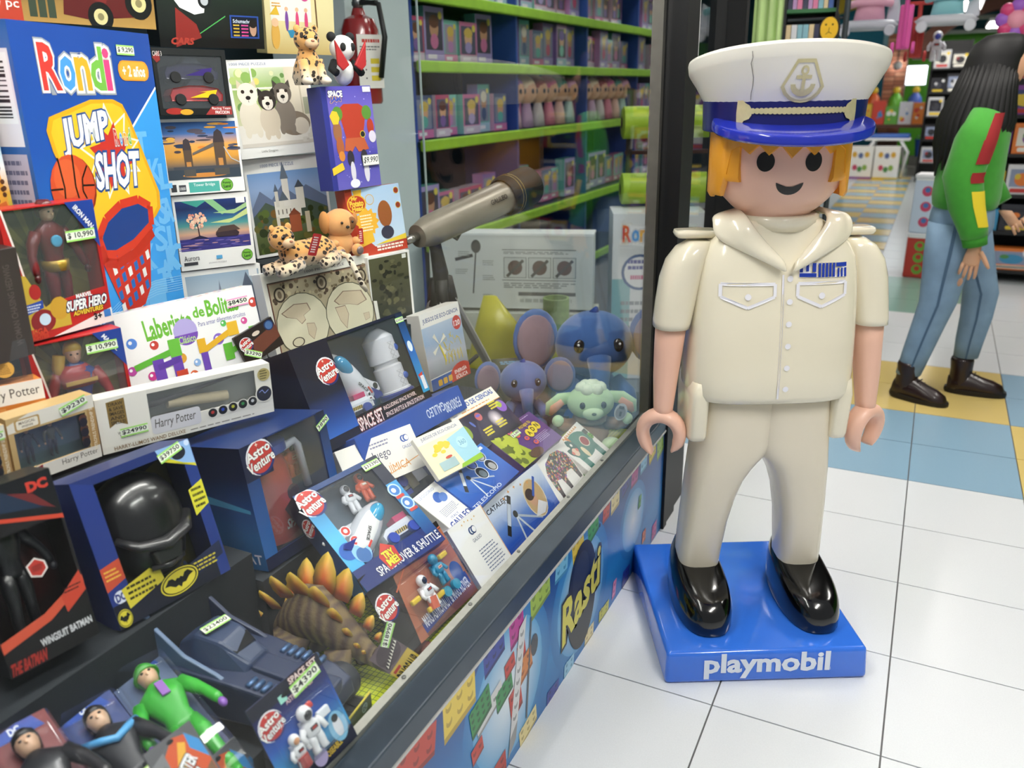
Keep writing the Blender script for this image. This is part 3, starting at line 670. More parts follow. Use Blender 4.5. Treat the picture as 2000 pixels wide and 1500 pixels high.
def toy_fig(t, mt, H, c, pose_=0, hair=None, arms=.35):
    """small action figure standing in local xz at mt; height H; c: body, legs, arm, hand, face colours"""
    def B(name, mb, col, rough=.35, sm=True): return mb.build(name, M(col, rough, coat=.2, kind='plastic'), t, smooth=sm)
    s = H
    B('figure_torso', MB().loft([sell(0, 0, .085 * s, .055 * s, .46 * s, 14, 2.5), sell(0, 0, .088 * s, .06 * s, .5 * s, 14, 2.5), sell(0, 0, .082 * s, .055 * s, .58 * s, 14, 2.5), sell(0, 0, .12 * s, .07 * s, .7 * s, 14, 2.5), sell(0, 0, .135 * s, .065 * s, .78 * s, 14, 2.5), sell(0, 0, .07 * s, .045 * s, .83 * s, 14, 2.5), sell(0, 0, .035 * s, .035 * s, .86 * s, 14, 2.2)], mt=mt), c[0])
    for sx in (-1, 1):
        B('figure_leg', MB().tube([mt @ Vector(p) for p in ((sx * .045 * s, 0, .5 * s), (sx * .058 * s, -.01 * s, .38 * s), (sx * .062 * s, -.012 * s, .26 * s), (sx * .066 * s, 0, .14 * s), (sx * .068 * s, 0, .04 * s), (sx * .07 * s, -.05 * s, .018 * s))], [.052 * s, .056 * s, .042 * s, .04 * s, .034 * s, .024 * s], 10), c[1])
        w_ = arms + (.1 if sx > 0 else 0)
        pts = [(sx * .125 * s, 0, .77 * s), (sx * (.165 + .02 * w_) * s, 0, .68 * s), (sx * (.18 + .06 * w_) * s, -.02 * s, .6 * s), (sx * (.19 + .08 * w_) * s, -.05 * s, .5 * s), (sx * (.19 + .09 * w_) * s, -.065 * s, .455 * s)]
        B('figure_arm', MB().tube([mt @ Vector(p) for p in pts], [.048 * s, .045 * s, .034 * s, .034 * s, .026 * s], 10), c[2])
        B('figure_hand', MB().sphere((sx * (.192 + .09 * w_) * s, -.07 * s, .425 * s), (.026 * s, .024 * s, .036 * s), 10, 6, mt), c[3])
    B('figure_head', MB().loft([sell(0, -.008 * s, .032 * s, .04 * s, .853 * s, 14, 2), sell(0, -.01 * s, .05 * s, .056 * s, .88 * s, 14, 2), sell(0, -.006 * s, .06 * s, .066 * s, .93 * s, 14, 2), sell(0, 0, .056 * s, .062 * s, .97 * s, 14, 2), sell(0, 0, .03 * s, .035 * s, 1.0 * s, 14, 2)], mt=mt), c[4])
    for sx in (-1, 1): MB().sphere((sx * .022 * s, -.066 * s, .928 * s), (.011 * s, .008 * s, .008 * s), 8, 6, mt).build('figure_eye', M('141216', .3), t, smooth=True)
    MB().sphere((0, -.075 * s, .905 * s), (.009 * s, .01 * s, .014 * s), 8, 6, mt).build('figure_nose', M(c[4], .4, kind='plastic'), t, smooth=True)
    if hair: B('figure_hair', MB().loft([sell(0, .03 * s, .056 * s, .05 * s, .88 * s, 14, 2), sell(0, .022 * s, .068 * s, .062 * s, .93 * s, 14, 2), sell(0, .002 * s, .068 * s, .074 * s, .962 * s, 14, 2), sell(0, -.004 * s, .062 * s, .07 * s, .985 * s, 14, 2), sell(0, 0, .036 * s, .045 * s, 1.018 * s, 14, 2)], mt=mt), hair)
def astronaut(t, mt, s, suit='f0f0f0', visor='0c0d12', trim='c33a2e', rot=0):
    toyc = M(suit, .35, coat=.2, kind='plastic')
    mb = MB().loft([sell(0, 0, .14 * s, .1 * s, .36 * s, 14, 2.6), sell(0, 0, .17 * s, .12 * s, .42 * s, 14, 2.6), sell(0, 0, .18 * s, .12 * s, .6 * s, 14, 2.6), sell(0, 0, .1 * s, .08 * s, .68 * s, 14, 2.4)], mt=mt)
    for sx in (-1, 1):
        mb.tube([mt @ Vector(p) for p in ((sx * .08 * s, 0, .42 * s), (sx * .09 * s, -.02 * s, .25 * s), (sx * .1 * s, 0, .1 * s), (sx * .1 * s, -.03 * s, .02 * s))], [.085 * s, .085 * s, .08 * s, .085 * s], 10)
        mb.tube([mt @ Vector(p) for p in ((sx * .16 * s, 0, .6 * s), (sx * .25 * s, -.02 * s, .47 * s), (sx * .25 * s, -.1 * s, .36 * s))], [.07 * s, .062 * s, .055 * s], 10)
    mb.build('figure_suit', toyc, t, smooth=True)
    MB().sphere((0, 0, .82 * s), (.155 * s, .15 * s, .17 * s), 16, 10, mt).build('figure_helmet', toyc, t, smooth=True)
    MB().sphere((0, -.045 * s, .81 * s), (.118 * s, .125 * s, .125 * s), 16, 10, mt).build('figure_visor', M(visor, .08, coat=.6, kind='plastic'), t, smooth=True)
    MB().box(-.08 * s, .08 * s, -.135 * s, -.1 * s, .5 * s, .58 * s, mt).build('chest_panel', M('3a3a40' if suit[0] in 'ef' else 'e8c8a0', .4), t)
    MB().box(-.13 * s, .13 * s, .09 * s, .19 * s, .42 * s, .68 * s, mt).build('backpack', toyc, t)
    MB().box(-.055 * s, .055 * s, -.138 * s, -.134 * s, .52 * s, .56 * s, mt).build('panel_stripe', M(trim, .4), t)
def wheel(mb_t, parent, c, r, wd, col='141416', hub='c9b98a', axis='y'):
    rot = Matrix.Rotation(PI / 2, 4, 'X') if axis == 'y' else Matrix.Rotation(PI / 2, 4, 'Y')
    mt = mb_t @ Matrix.Translation(c) @ rot
    a = MB().lathe([(r * .55, -wd / 2), (r * .9, -wd / 2), (r, -wd * .3), (r, wd * .3), (r * .9, wd / 2), (r * .55, wd / 2)], 18, mt).build('wheel', M(col, .6), parent, auto=.6)
    MB().lathe([(r * .55, -wd * .45), (r * .56, wd * .45), (r * .3, wd * .5), (r * .1, wd * .42)], 14, mt).build('wheel_hub', M(hub, .4, metal=.2), a, auto=.6); return a
def astro_logo(a, u, v, r):      # red disc with two-line lettering
    asp = a.w / a.h
    a.circ(u, v, r * 1.08, 'e8e8ee'); a.circ(u + r * .1, v - r * .1 * asp, r, '1d2c6e'); a.circ(u, v, r * .96, 'c23a34')
    a.text('Astro', u - r * 1.0, v + r * .08 * asp, u + r * .85, v + r * .62 * asp, 'f6f4f0', bold=.03, rot=.18, out='1a1420', ow=.06)
    a.text('Venture', u - r * 1.05, v - r * .6 * asp, u + r * 1.05, v - r * .02 * asp, 'f6f4f0', bold=.03, rot=.18, out='1a1420', ow=.06)
    a.star(u - r * .1, v + r * .8 * asp, r * .14, r * .05, 4, 'f6ead8')

# ---------------------------------------------------------------- basketball game carton
t, a, wd, h = carton('rondi', 'basketball_game_box', 'tall blue basketball hoop game box standing at the left', 'game box', .085, '1f4fa0')
a.grad(0, 0, 1, 1, ['2f86d8', '2b78cc', '1f51a8', '1c4698'])
a.poly([(.72, .70), (1, .83), (1, 0), (.2, 0), (.38, .34), (.55, .36), (.70, .55)], '3a9be6'); a.line([(.62, .66), (.72, .70), (1, .835)], .012, 'eef4fa'); a.line([(.36, .40), (.2, .0)], .01, 'eef4fa')
for i in range(26):
    u, v = random.uniform(.5, .98), random.uniform(.03, .68); a.text(random.choice(['B', 'A', 'S', 'K', 'E', 'T', 'R', 'L', 'I']), u - .05, v - .035, u + .05, v + .045, '6db8ee', bold=.03)
for i in range(7): a.line([(.25, .10 + .008 * i), (.5, .155 + .008 * i), (.75, .165 + .008 * i), (1, .15 + .008 * i)], .003, '9ad2f4')
# lettering with outline, each letter its own colour
def rainbow(a, word, cols, u0, v0, u1, v1, out='f6f4ee', edge='9aa0a8', ow=.07):
    n = len(word); ws = {'i': .45, 'R': 1.15, 'l': .45}; tot = sum(ws.get(c, 1) for c in word); x = u0; sp = []
    for c in word: d = (u1 - u0) * ws.get(c, 1) / tot; sp.append((c, x, x + d)); x += d
    top = {'R': 1, 'd': 1, 'i': .97, 'l': 1}
    for col, o_ in ((edge, ow + .03), (out, ow)):
        for c, p, q in sp: a.text(c, p + .008, v0, q - .008, v0 + (v1 - v0) * top.get(c, .72), col, bold=o_)
    for (c, p, q), k in zip(sp, cols): a.text(c, p + .008, v0, q - .008, v0 + (v1 - v0) * top.get(c, .72), k, bold=.03)
rainbow(a, 'Rondi', ['cf3b34', '4a97da', 'e8a92c', '76b84a', 'd8457e'], .15, .83, .64, .945)
a.rrect(.70, .855, .955, .915, .045, 'e8962a'); a.rrect(.71, .859, .945, .911, .04, 'f0a93c'); a.text('+ 2 años', .735, .868, .92, .9, 'f8f2e4', bold=.03)
# backboard
P = [(.12, .72), (.15, .755), (.45, .80), (.62, .80), (.69, .785), (.735, .74), (.90, .50), (.89, .45), (.84, .425), (.50, .335), (.40, .335), (.34, .37), (.14, .66)]
a.poly(P, 'e9a81c'); a.poly([((u - .5) * .93 + .5, (v - .57) * .95 + .57) for u, v in P], 'f2c02c')
a.star(.55, .645, .24, .14, 9, 'f6f0dc', .2); a.star(.55, .645, .215, .125, 9, 'f0c72c', .2); a.star(.55, .635, .17, .1, 8, 'c8342a', .5)
a.text('JUMP', .22, .655, .55, .755, 'f4f8fc', bold=.04, shear=.15, out='1d4a8c', ow=.09, rot=.12); a.text('SHOT', .41, .54, .75, .64, 'f4f8fc', bold=.04, shear=.1, out='1d4a8c', ow=.09, rot=-.03)
rainbow(a, 'Rondi', ['cf3b34', '4a97da', 'e8a92c', '76b84a', 'd8457e'], .58, .665, .74, .71, ow=.06)
a.circ(.235, .555, .155, '8c2c12'); a.circ(.23, .56, .15, 'd2512c'); a.circ(.2, .585, .09, 'dc6236')
a.line([(.255, .65), (.245, .56), (.27, .47)], .011, '1a0e0a'); a.line([(.08, .56), (.16, .558)], .009, '1a0e0a'); a.line([(.155, .645), (.17, .56), (.15, .48)], .01, '1a0e0a'); a.line([(.345, .615), (.3, .58), (.29, .545), (.33, .495)], .01, '1a0e0a'); a.line([(.295, .56), (.378, .556)], .009, '1a0e0a')
a.build('cover_print', t)
# printed hoop and mast over the board
a2 = Art(wd, h); a2.k = 90
a2.poly([(.60, .13), (.69, .33), (.63, .34), (.5, .0), (.63, .0)], 'f0f0ee')
a2.poly([(.345, .36), (.40, .43), (.55, .475), (.72, .48), (.80, .455), (.775, .40), (.60, .345), (.42, .325)], '1a3f86')
a2.poly([(.34, .33), (.43, .19), (.50, .135), (.63, .15), (.70, .2), (.77, .40), (.60, .345), (.44, .325)], 'c8321f')
for i in range(6):
    for j in range(4):
        u0 = .41 + .055 * i + .008 * j; v0 = .30 - .042 * j + .012 * i
        if .36 < u0 < .72 - .02 * j: a2.poly([(u0, v0), (u0 + .03, v0 + .006), (u0 + .036, v0 - .022), (u0 + .007, v0 - .028)], '2568b4' if (i + j) % 3 else 'e8e8e4', 0)
a2.k += 1
a2.line([(.345, .40), (.42, .45), (.55, .485), (.70, .49), (.795, .46), (.785, .40), (.62, .355), (.46, .335), (.37, .345), (.345, .40)], .045, 'd23a24'); a2.line([(.345, .37), (.37, .32), (.46, .305), (.62, .325), (.79, .375)], .05, 'bb2c1a')
a2.text('BASKETBALL', .10, .02, .86, .085, 'f0b02c', bold=.03, out='1a140c', ow=.08, rot=.03)
a2.build('hoop_print', t)
price(t, '$ 9,290', .118, h * .945, .06, .02)
sa_, smt = left_side(t, wd, h, .085); sa_.grad(0, 0, 1, 1, ['1f7fae', '1f6aa6', '2a5fa6', '2a5fa6']); sa_.rect(.1, .68, .9, .93, 'e9e4ea'); sa_.barcode(.15, .74, .85, .92, True); sa_.rect(.1, .42, .9, .66, 'b9b4c8'); sa_.lines(.15, .44, .85, .65, 8, '6a6a86')
sa_.text('www.rondi.com.ar', -1.0, .28, 2.0, .3, 'e0e8f0', rot=PI / 2); sa_.text('rondi', -.9, .13, 1.9, .19, 'f4e8a0', bold=.05, rot=PI / 2); sa_.build('spine_print', t, mt=smt)

# ---------------------------------------------------------------- boxes of the top row
t, a, wd, h = carton('brickset', 'brick_vehicle_box', 'building brick box with a dark red off-road truck, top left corner', 'toy box', .06, '4a3420', '5a4526')
a.grad(0, 0, 1, 1, ['b08a4a', '7a5a30', '2c2620']); a.rect(0, 0, .235, 1, 'b8402c'); a.text('5681', .09, .33, .21, .44, 'f4e4dc'); a.rect(.06, .28, .22, .285, 'f4e4dc'); a.text('20 pc', .06, .1, .22, .22, 'f4e4dc')
a.poly([(.0, .2), (.06, .3), (.06, 1), (0, 1)], '9aa4b0')
for u in (.27, .32, .37): a.rect(u, .05, u + .04, .55, '3c4636'); a.circ(u + .02, .6, .022, '9a8a70')
a.poly([(.45, .1), (.48, .62), (.56, .66), (.7, .95), (.98, .9), (.97, .3), (.86, .12), (.6, .06)], '5c1c1c'); a.poly([(.56, .3), (.62, .6), (.75, .55), (.7, .25)], '7c2a28'); a.poly([(.45, .62), (.52, .62), (.53, .86), (.46, .84)], 'd8c43c'); a.rect(.72, .32, .82, .45, '1c1c20')
for u, v, r in ((.66, .1, .075), (.9, .28, .085)): a.circ(u, v, r, '121214'); a.circ(u, v, r * .55, 'd2c68c'); a.circ(u, v, r * .25, '8a8058')
a.build('cover_print', t)
t, a, wd, h = carton('carset', 'brick_car_box', 'building brick box with a white race car on a dark cover', 'toy box', .06, '14161a', '17201f')
a.grad(0, 0, 1, 1, ['0e0f12', '1a211e', '24382a']); a.poly([(.55, 1), (1, .72), (1, .8), (.7, 1)], '3f9a3a'); a.line([(.3, .12), (.62, .42)], .008, '4fae58'); a.rect(0, 0, 1, .13, '0c0c0f'); a.poly([(.14, .0), (.38, .13), (.34, .3), (.16, .5)], '8c2a26')
a.poly([(.14, .62), (.2, .5), (.33, .42), (.42, .45), (.45, .7), (.97, .78), (.98, 1.0), (.62, 1), (.5, .96), (.2, .98), (.16, .78)], 'eceef0'); a.poly([(.2, .9), (.32, .97), (.44, .86), (.36, .78)], 'c8c8cc'); a.poly([(.18, .72), (.25, .86), (.29, .84), (.22, .7)], 'b03c30'); a.poly([(.5, .8), (.72, .88), (.74, .98), (.55, .94)], '3a2a26'); a.line([(.46, .68), (.95, .77)], .012, 'b03c30')
for u, v, r in ((.43, .6, .06), (.9, .88, .05)): a.circ(u, v, r, '16161a'); a.circ(u, v, r * .6, 'b8bcc2')
a.rect(.66, .14, .95, .44, '2a4a9a'); a.rect(.675, .16, .935, .42, '12182c'); a.text('Schumacher', .69, .34, .88, .39, 'd8e4f4')
for i in range(4): a.rect(.69, .3 - i * .045, .75, .32 - i * .045, 'c8a83a', 0); a.rect(.77, .3 - i * .045, .84, .32 - i * .045, 'c84a8a', 0)
a.k += 1; a.ell(.89, .27, .035, .1, 'b89078'); a.ell(.89, .34, .04, .06, '1c1618'); a.text('CARS', .1, .04, .3, .12, 'b04034', bold=.05, shear=.3)
a.build('cover_print', t)
t, a, wd, h = carton('cafe', 'brick_beach_cafe_box', 'building brick box with a striped-awning beach cafe on the cover', 'toy box', .06, 'd8c890', 'dccb94')
a.grad(0, 0, 1, 1, ['c4aa6c', 'e2d4a0', 'e8dca8', '9ac8e0']); a.poly([(.7, .8), (1, .75), (1, 1), (.7, 1)], '6aa8d0'); a.rect(.08, .36, .66, .62, 'e8e8e0'); a.rect(.05, .6, .5, .68, 'a8d8d4')
for i in range(9): a.rect(.06 + i * .05, .6, .085 + i * .05, .69, 'f2f2ee' if i % 2 else '5ab4b8', 0)
a.k += 1; a.rect(.1, .72, .55, .76, '8c5a34'); a.rect(.1, .84, .55, .86, '8c5a34')
for i in range(8): a.rect(.12 + i * .055, .74, .135 + i * .055, .86, '9a6a3c', 0)
a.k += 1; a.circ(.57, .65, .07, 'd04a8a'); a.circ(.57, .65, .035, 'f0d0e0'); a.poly([(.06, .42), (.16, .52), (.2, .42)], 'e0b83a'); a.lines(.1, .5, .24, .56, 2, 'e4a020')
for u, c in ((.3, '7a4a9a'), (.45, 'd84a7a'), (.58, 'd84a7a')): a.ell(u, .36, .025, .11, c); a.circ(u, .49, .025, 'e8b890')
a.poly([(.3, .26), (.62, .3), (.6, .2), (.34, .18)], '3a8ab0'); a.line([(.74, .3), (.72, .7), (.76, .95)], .02, '6a4a2a')
for k in range(6): a.ell(.78, .93, .09, .02, '4a8a4a', 10, k * .6)
a.ell(.13, .2, .06, .15, 'd8a850'); a.circ(.13, .34, .05, 'e8c09a'); a.build('cover_print', t)

# ---------------------------------------------------------------- toy cars in a black window box
t, a, wd, h = window_box('racing', 'friction_car_box', 'black window box holding a purple and a red toy car', 'toy box', .06, '0f1112', ['1a2016'], (.05, .06, .1, .1))
def racer(t, mt, s, col, acc, hub):
    b = MB().loft([[(x * s, y * s, z * s) for x, z in P] for y, P in ((-.16, [(-.46, .1), (-.44, .02), (.46, .02), (.48, .12), (.4, .2), (.1, .24), (-.1, .24), (-.4, .2)]), (-.2, [(-.48, .1), (-.46, .0), (.48, .0), (.5, .12), (.42, .22), (.14, .27), (-.12, .27), (-.42, .22)]), (.2, [(-.48, .1), (-.46, .0), (.48, .0), (.5, .12), (.42, .22), (.14, .27), (-.12, .27), (-.42, .22)]))], mt=mt).build('car_body', M(col, .15, coat=.8, kind='plastic'), t, auto=.6)
    MB().loft([[(x * s, y * s, z * s) for x, z in ((-.16, .25), (.26, .25), (.1, .38), (-.04, .38))] for y in (-.14, .14)], mt=mt).build('car_cabin', M('2a2c34', .1, coat=.6), b)
    MB().prism([(-.12 * s, .06 * s), (.2 * s, .16 * s), (.06 * s, .16 * s), (.4 * s, .2 * s), (.34 * s, .06 * s)], -.2025 * s, -.2005 * s, mt).build('car_flash', M(acc, .3), b)
    for x in (-.3, .31): wheel(mt, t, (x * s, -.19 * s, .03 * s), .1 * s, .07 * s, '121214', hub); wheel(mt, t, (x * s, .17 * s, .03 * s), .1 * s, .07 * s, '121214', hub)
racer(t, Matrix.Translation((0, .03, .085)), .135, '20163c', '3a2a70', '3a5aa0'); racer(t, Matrix.Translation((.005, .028, .033)), .135, 'b81e1c', 'f0c020', '701818')
a.rect(0, 0, 1, .1, '101113'); a.poly([(.62, 0), (1, 0), (1, .13), (.72, .13)], 'a03230'); a.text('Racing Team', .72, .07, .985, .12, 'f0e8e4'); a.text('FRICCION', .76, .015, .96, .06, 'f0e8e4', bold=.03); a.ell(.2, .06, .12, .05, 'a82a22'); a.ell(.36, .045, .09, .045, 'd8a028'); a.poly([(0, .86), (.1, .96), (.1, .82), (.05, .78)], '8c2622'); a.text('CARS 3', .01, .88, .13, .95, 'd8d0cc'); a.build('cover_print', t)

# ---------------------------------------------------------------- jigsaw puzzles
def puzzle(key, label, title=None, dep=.045, foot=None):
    t, a, wd, h = carton(key, 'jigsaw_box', label, 'puzzle box', dep, 'ecebe6', 'f0efeb', 'jigsaw boxes')
    return t, a, wd, h
t, a, wd, h = puzzle('puppies', 'white 1000 piece jigsaw box with three puppies at a window')
a.rect(.035, .11, .97, .92, 'e4e0cc'); a.grad(.035, .3, .97, .92, ['dcd8b8', 'c0cc8a', '9ab86a', 'd0d8b8'])
for i in range(26): a.circ(random.uniform(.05, .66), random.uniform(.5, .9), random.uniform(.02, .06), random.choice(['8aae5a', 'b8cc7a', 'dcdcae', '6e9450', 'e0d070']))
a.rect(.27, .42, .29, .92, 'efeade'); a.rect(.035, .7, .68, .72, 'efeade'); a.grad(.68, .3, .97, .92, ['d8ccb4', 'e6dccb'], True); a.rect(.84, .4, .86, .92, 'c4b8a0'); a.rect(.87, .42, .96, .6, 'a8a890'); a.rect(.035, .11, .97, .34, 'ece6dc'); a.rect(.035, .11, .97, .15, 'd8d0c4')
def pup(a, u, v, s, body, mask, ear):
    a.ell(u, v + .10 * s, .13 * s, .17 * s, body); a.ell(u - .06 * s, v - .05 * s, .035 * s, .06 * s, body); a.ell(u + .07 * s, v - .05 * s, .035 * s, .06 * s, body)
    a.poly([(u - .11 * s, v + .37 * s), (u - .1 * s, v + .46 * s), (u - .04 * s, v + .41 * s)], ear); a.poly([(u + .11 * s, v + .37 * s), (u + .1 * s, v + .46 * s), (u + .04 * s, v + .41 * s)], ear)
    a.ell(u, v + .32 * s, .115 * s, .11 * s, mask); a.ell(u, v + .29 * s, .07 * s, .075 * s, 'ece2d4'); a.ell(u - .05 * s, v + .345 * s, .02 * s, .018 * s, '2a1c14'); a.ell(u + .05 * s, v + .345 * s, .02 * s, .018 * s, '2a1c14'); a.ell(u, v + .285 * s, .028 * s, .02 * s, '1c1412'); a.line([(u, v + .26 * s), (u, v + .24 * s)], .006, '40302a')
a.ell(.72, .33, .2, .13, '8a7a6a'); a.ell(.8, .3, .1, .09, 'e0d4c2'); pup(a, .2, .32, 1.05, 'e4dac6', 'ece4d2', 'd8c8ae'); pup(a, .62, .33, 1.0, '8c8074', '6a6058', '4a423c'); pup(a, .42, .28, .95, 'd8cab4', '3a322e', '2a2422')
for i in range(5): u, v = random.uniform(.78, .95), random.uniform(.13, .24); a.rrect(u - .03, v - .025, u + .03, v + .025, .01, 'e2dccf'); a.circ(u + .03, v, .012, 'd0c8ba')
a.text('1000 PIECE PUZZLE', .05, .945, .48, .97, '7a86a8', bold=.0); a.text('Little Doggies', .25, .045, .45, .075, '6a665e', bold=0); a.rect(.88, .91, .965, .965, 'f8f8f8'); a.build('cover_print', t)
t, a, wd, h = puzzle('castle', 'white 1000 piece jigsaw box with a pale castle among mountains')
a.grad(.03, .03, .97, .86, ['3a4420', '5a6638', '6a7a6a', '8a9ec0', '9ab4dc', '7aa0d4'])
for P, c in (([(.03, .5), (.15, .68), (.28, .58), (.42, .72), (.58, .6), (.72, .7), (.97, .55), (.97, .35), (.03, .35)], '6a7896'), ([(.03, .42), (.2, .56), (.4, .46), (.65, .58), (.97, .44), (.97, .3), (.03, .3)], '4c5c50')): a.poly(P, c)
for i in range(60): a.circ(random.uniform(.05, .95), random.uniform(.05, .45), random.uniform(.02, .05), random.choice(['3c4a22', '586a30', '2e3a1c', '6e6a34', '7a5a2c']))
a.rect(.3, .38, .62, .56, 'e4e0d4'); a.rect(.32, .5, .36, .66, 'd8d4c8'); a.poly([(.31, .66), (.34, .74), (.37, .66)], '5a6678'); a.rect(.42, .5, .5, .78, 'e8e4da'); a.poly([(.41, .78), (.46, .96), (.51, .78)], '66707e'); a.rect(.58, .46, .68, .68, 'e4e0d4'); a.poly([(.57, .68), (.63, .76), (.69, .68)], '4c5460'); a.poly([(.36, .56), (.42, .66), (.48, .56)], '5c6874')
for i in range(5): a.rect(.33 + i * .05, .42, .345 + i * .05, .47, '8a867c', 0)
a.k += 1; a.rect(.46, .22, .6, .4, 'a85a3c'); a.poly([(.45, .4), (.53, .47), (.61, .4)], '8a4a34'); a.rect(.66, .2, .72, .42, 'd8ccb0'); a.rect(.3, .25, .34, .4, 'd8d0c0'); a.text('1000 PIECE PUZZLE', .2, .915, .6, .945, '7a86a8', bold=0); a.build('cover_print', t)
def logo_fl(a, u, v, r): a.circ(u, v, r * 1.1, '2c5a20'); a.circ(u, v, r, '74b640'); a.text('Funny', u - r * .7, v + .1 * r * a.w / a.h, u + r * .7, v + .55 * r * a.w / a.h, '24401c', bold=.04); a.text('Land', u - r * .6, v - .5 * r * a.w / a.h, u + r * .6, v - .02 * r * a.w / a.h, '24401c', bold=.04)
t, a, wd, h = puzzle('tower', 'white jigsaw box with a two-towered bridge at sunset')
a.grad(.02, .2, .97, .96, ['2c3848', '5a5a5c', 'e0a040', 'e8a850', '4a78b8', '2a5a9c'])
for i in range(26): u, v = random.uniform(.05, .95), random.uniform(.55, .93); a.ell(u, v, random.uniform(.04, .12), random.uniform(.01, .03), random.choice(['e88a30', 'f0b450', '4a4048', '5c5460', '2a3a58']))
a.rect(.02, .2, .97, .33, '3a4450'); a.ell(.5, .25, .3, .03, 'd08a40')
for u, s in ((.3, .75), (.72, 1.0)):
    a.rect(u - .07 * s, .32, u + .07 * s, .32 + .36 * s, '5c4a3c'); a.rect(u - .03, .32, u + .03, .32 + .15 * s, 'c88a48'); a.poly([(u - .075 * s, .32 + .36 * s), (u - .05 * s, .42 + .4 * s), (u, .4 + .46 * s), (u + .05 * s, .42 + .4 * s), (u + .075 * s, .32 + .36 * s)], '40363a'); a.rect(u - .1 * s, .24, u + .1 * s, .34, '54504c')
a.poly([(.36, .52), (.65, .63), (.65, .68), (.36, .55)], '6a625c'); a.line([(.78, .62), (.86, .46), (.97, .4)], .012, 'b8c0c8'); a.rect(.1, .33, .97, .37, '4a4c54'); a.rect(.02, .0, 1, .19, 'f2f1ee'); a.rect(.26, .02, .66, .16, '52b0a4'); a.text('Tower Bridge', .32, .09, .6, .14, 'eef6f4'); logo_fl(a, .76, .1, .075); a.rect(.03, .04, .1, .14, '3a3a3e'); a.rect(.13, .04, .22, .13, '4a4a50'); a.text('1000', .14, .06, .21, .1, 'f0f0f0'); a.build('cover_print', t)
t, a, wd, h = puzzle('aurora', 'white jigsaw box with northern lights over a pink tree')
a.grad(.03, .26, .96, .93, ['38346a', '4a4488', 'd8a88a', '4f9a98', '2c5a8a', '1c2c5c', '223a74'])
for P, c in (([(.1, .93), (.3, .84), (.45, .93)], '3f9a8c'), ([(.4, .93), (.62, .72), (.7, .76), (.52, .93)], '8ac08a'), ([(.45, .62), (.75, .66), (.96, .78), (.96, .7), (.7, .6)], 'c8d890'), ([(.5, .75), (.8, .78), (.96, .86), (.96, .8), (.78, .72)], 'a8cc90')): a.poly(P, c)
a.rect(.03, .26, .96, .42, '3a3680')
for i in range(30): a.ell(random.uniform(.05, .94), random.uniform(.27, .41), random.uniform(.03, .1), .006, random.choice(['5a54a8', '2c2a62', '7a6ab0', 'c89a9a']))
for i in range(60): r_ = random.random() ** .5; an = random.uniform(0, 2 * PI); a.circ(.28 + .12 * r_ * math.cos(an), .66 + .11 * r_ * math.sin(an), random.uniform(.01, .025), random.choice(['f0b8a0', 'e49a80', 'f8d8b8', 'd8887a', 'f4c8a8']))
a.line([(.29, .42), (.285, .55), (.27, .64)], .014, '3a2430'); a.poly([(.15, .42), (.3, .46), (.4, .42)], '2a2444'); a.poly([(.5, .46), (.55, .54), (.72, .56), (.82, .46), (.8, .42), (.52, .42)], '3a2c34'); a.poly([(.5, .48), (.58, .56), (.76, .57), (.84, .5)], '54423c')
a.text('Aurora', .05, .13, .25, .2, '4a4a50', bold=0); a.rect(.04, .07, .22, .11, '3c3c40'); a.text('JIGSAW PUZZLE', .36, .06, .6, .085, '8a8a90', bold=0); a.rect(.47, .12, .55, .17, '5aa8d8'); logo_fl(a, .89, .14, .07); a.rect(.82, .86, .94, .94, 'f6f6f6'); a.build('cover_print', t)
t, a, wd, h = puzzle('hog', 'white jigsaw box with a misty blue spired town, half hidden')
a.grad(.04, .2, .97, .94, ['5a6478', '8a94a4', 'a8b8c8', 'b8c8d4', '9ab0c4']); a.poly([(.3, .2), (.42, .6), (.45, .86), (.48, .6), (.52, .2)], '7c8698'); a.poly([(.72, .2), (.72, .7), (.8, .92), (.9, .7), (.96, .2)], '5c6678'); a.poly([(.04, .2), (.04, .5), (.14, .62), (.26, .44), (.3, .2)], '98a4b0'); logo_fl(a, .9, .08, .06); a.rect(.84, .86, .95, .94, 'f2f2f2'); a.build('cover_print', t)
t, a, wd, h = puzzle('map', '1000 piece jigsaw box printed with an antique double-globe world map')
a.rect(0, 0, 1, 1, 'dcdad0'); a.rect(.035, 0, .965, .88, '4a3c34'); a.rect(.045, 0, .955, .865, 'b0a488')
for i in range(90): a.circ(random.uniform(.05, .95), random.uniform(.6, .86), random.uniform(.006, .02), random.choice(['5a4a3c', '7a6a52', '40342c', '8a7c60', 'c4b894']))
for u in (.275, .72):
    a.circ(u, .32, .235, '5a5a48'); a.circ(u, .32, .228, 'd6d0b4')
    for k in range(-3, 4): a.ell(u, .32, .228 * abs(k) / 3.2 + .002, .36, 'bcb498', 24) if False else None
for P in ([(.1, .5), (.22, .58), (.34, .56), (.36, .47), (.29, .42), (.3, .36), (.26, .32), (.22, .4), (.14, .44)], [(.3, .32), (.37, .3), (.38, .22), (.34, .1), (.3, .18)], [(.58, .5), (.68, .6), (.86, .56), (.9, .42), (.8, .38), (.72, .42), (.62, .44)], [(.58, .42), (.68, .42), (.7, .3), (.66, .12), (.61, .24)], [(.84, .26), (.9, .26), (.9, .18), (.85, .16)]):
    a.poly(P, '8a7464'); cx = sum(p[0] for p in P) / len(P); cy = sum(p[1] for p in P) / len(P); a.poly([(cx + (x - cx) * .92, cy + (y - cy) * .92) for x, y in P], 'cbbca0')
for u, v in ((.12, .72), (.885, .74), (.5, .76)): a.ell(u, v, .05, .09, '3c322a'); a.ell(u, v, .036, .068, 'a89c84'); a.ell(u, v, .018, .045, '6a5c4a')
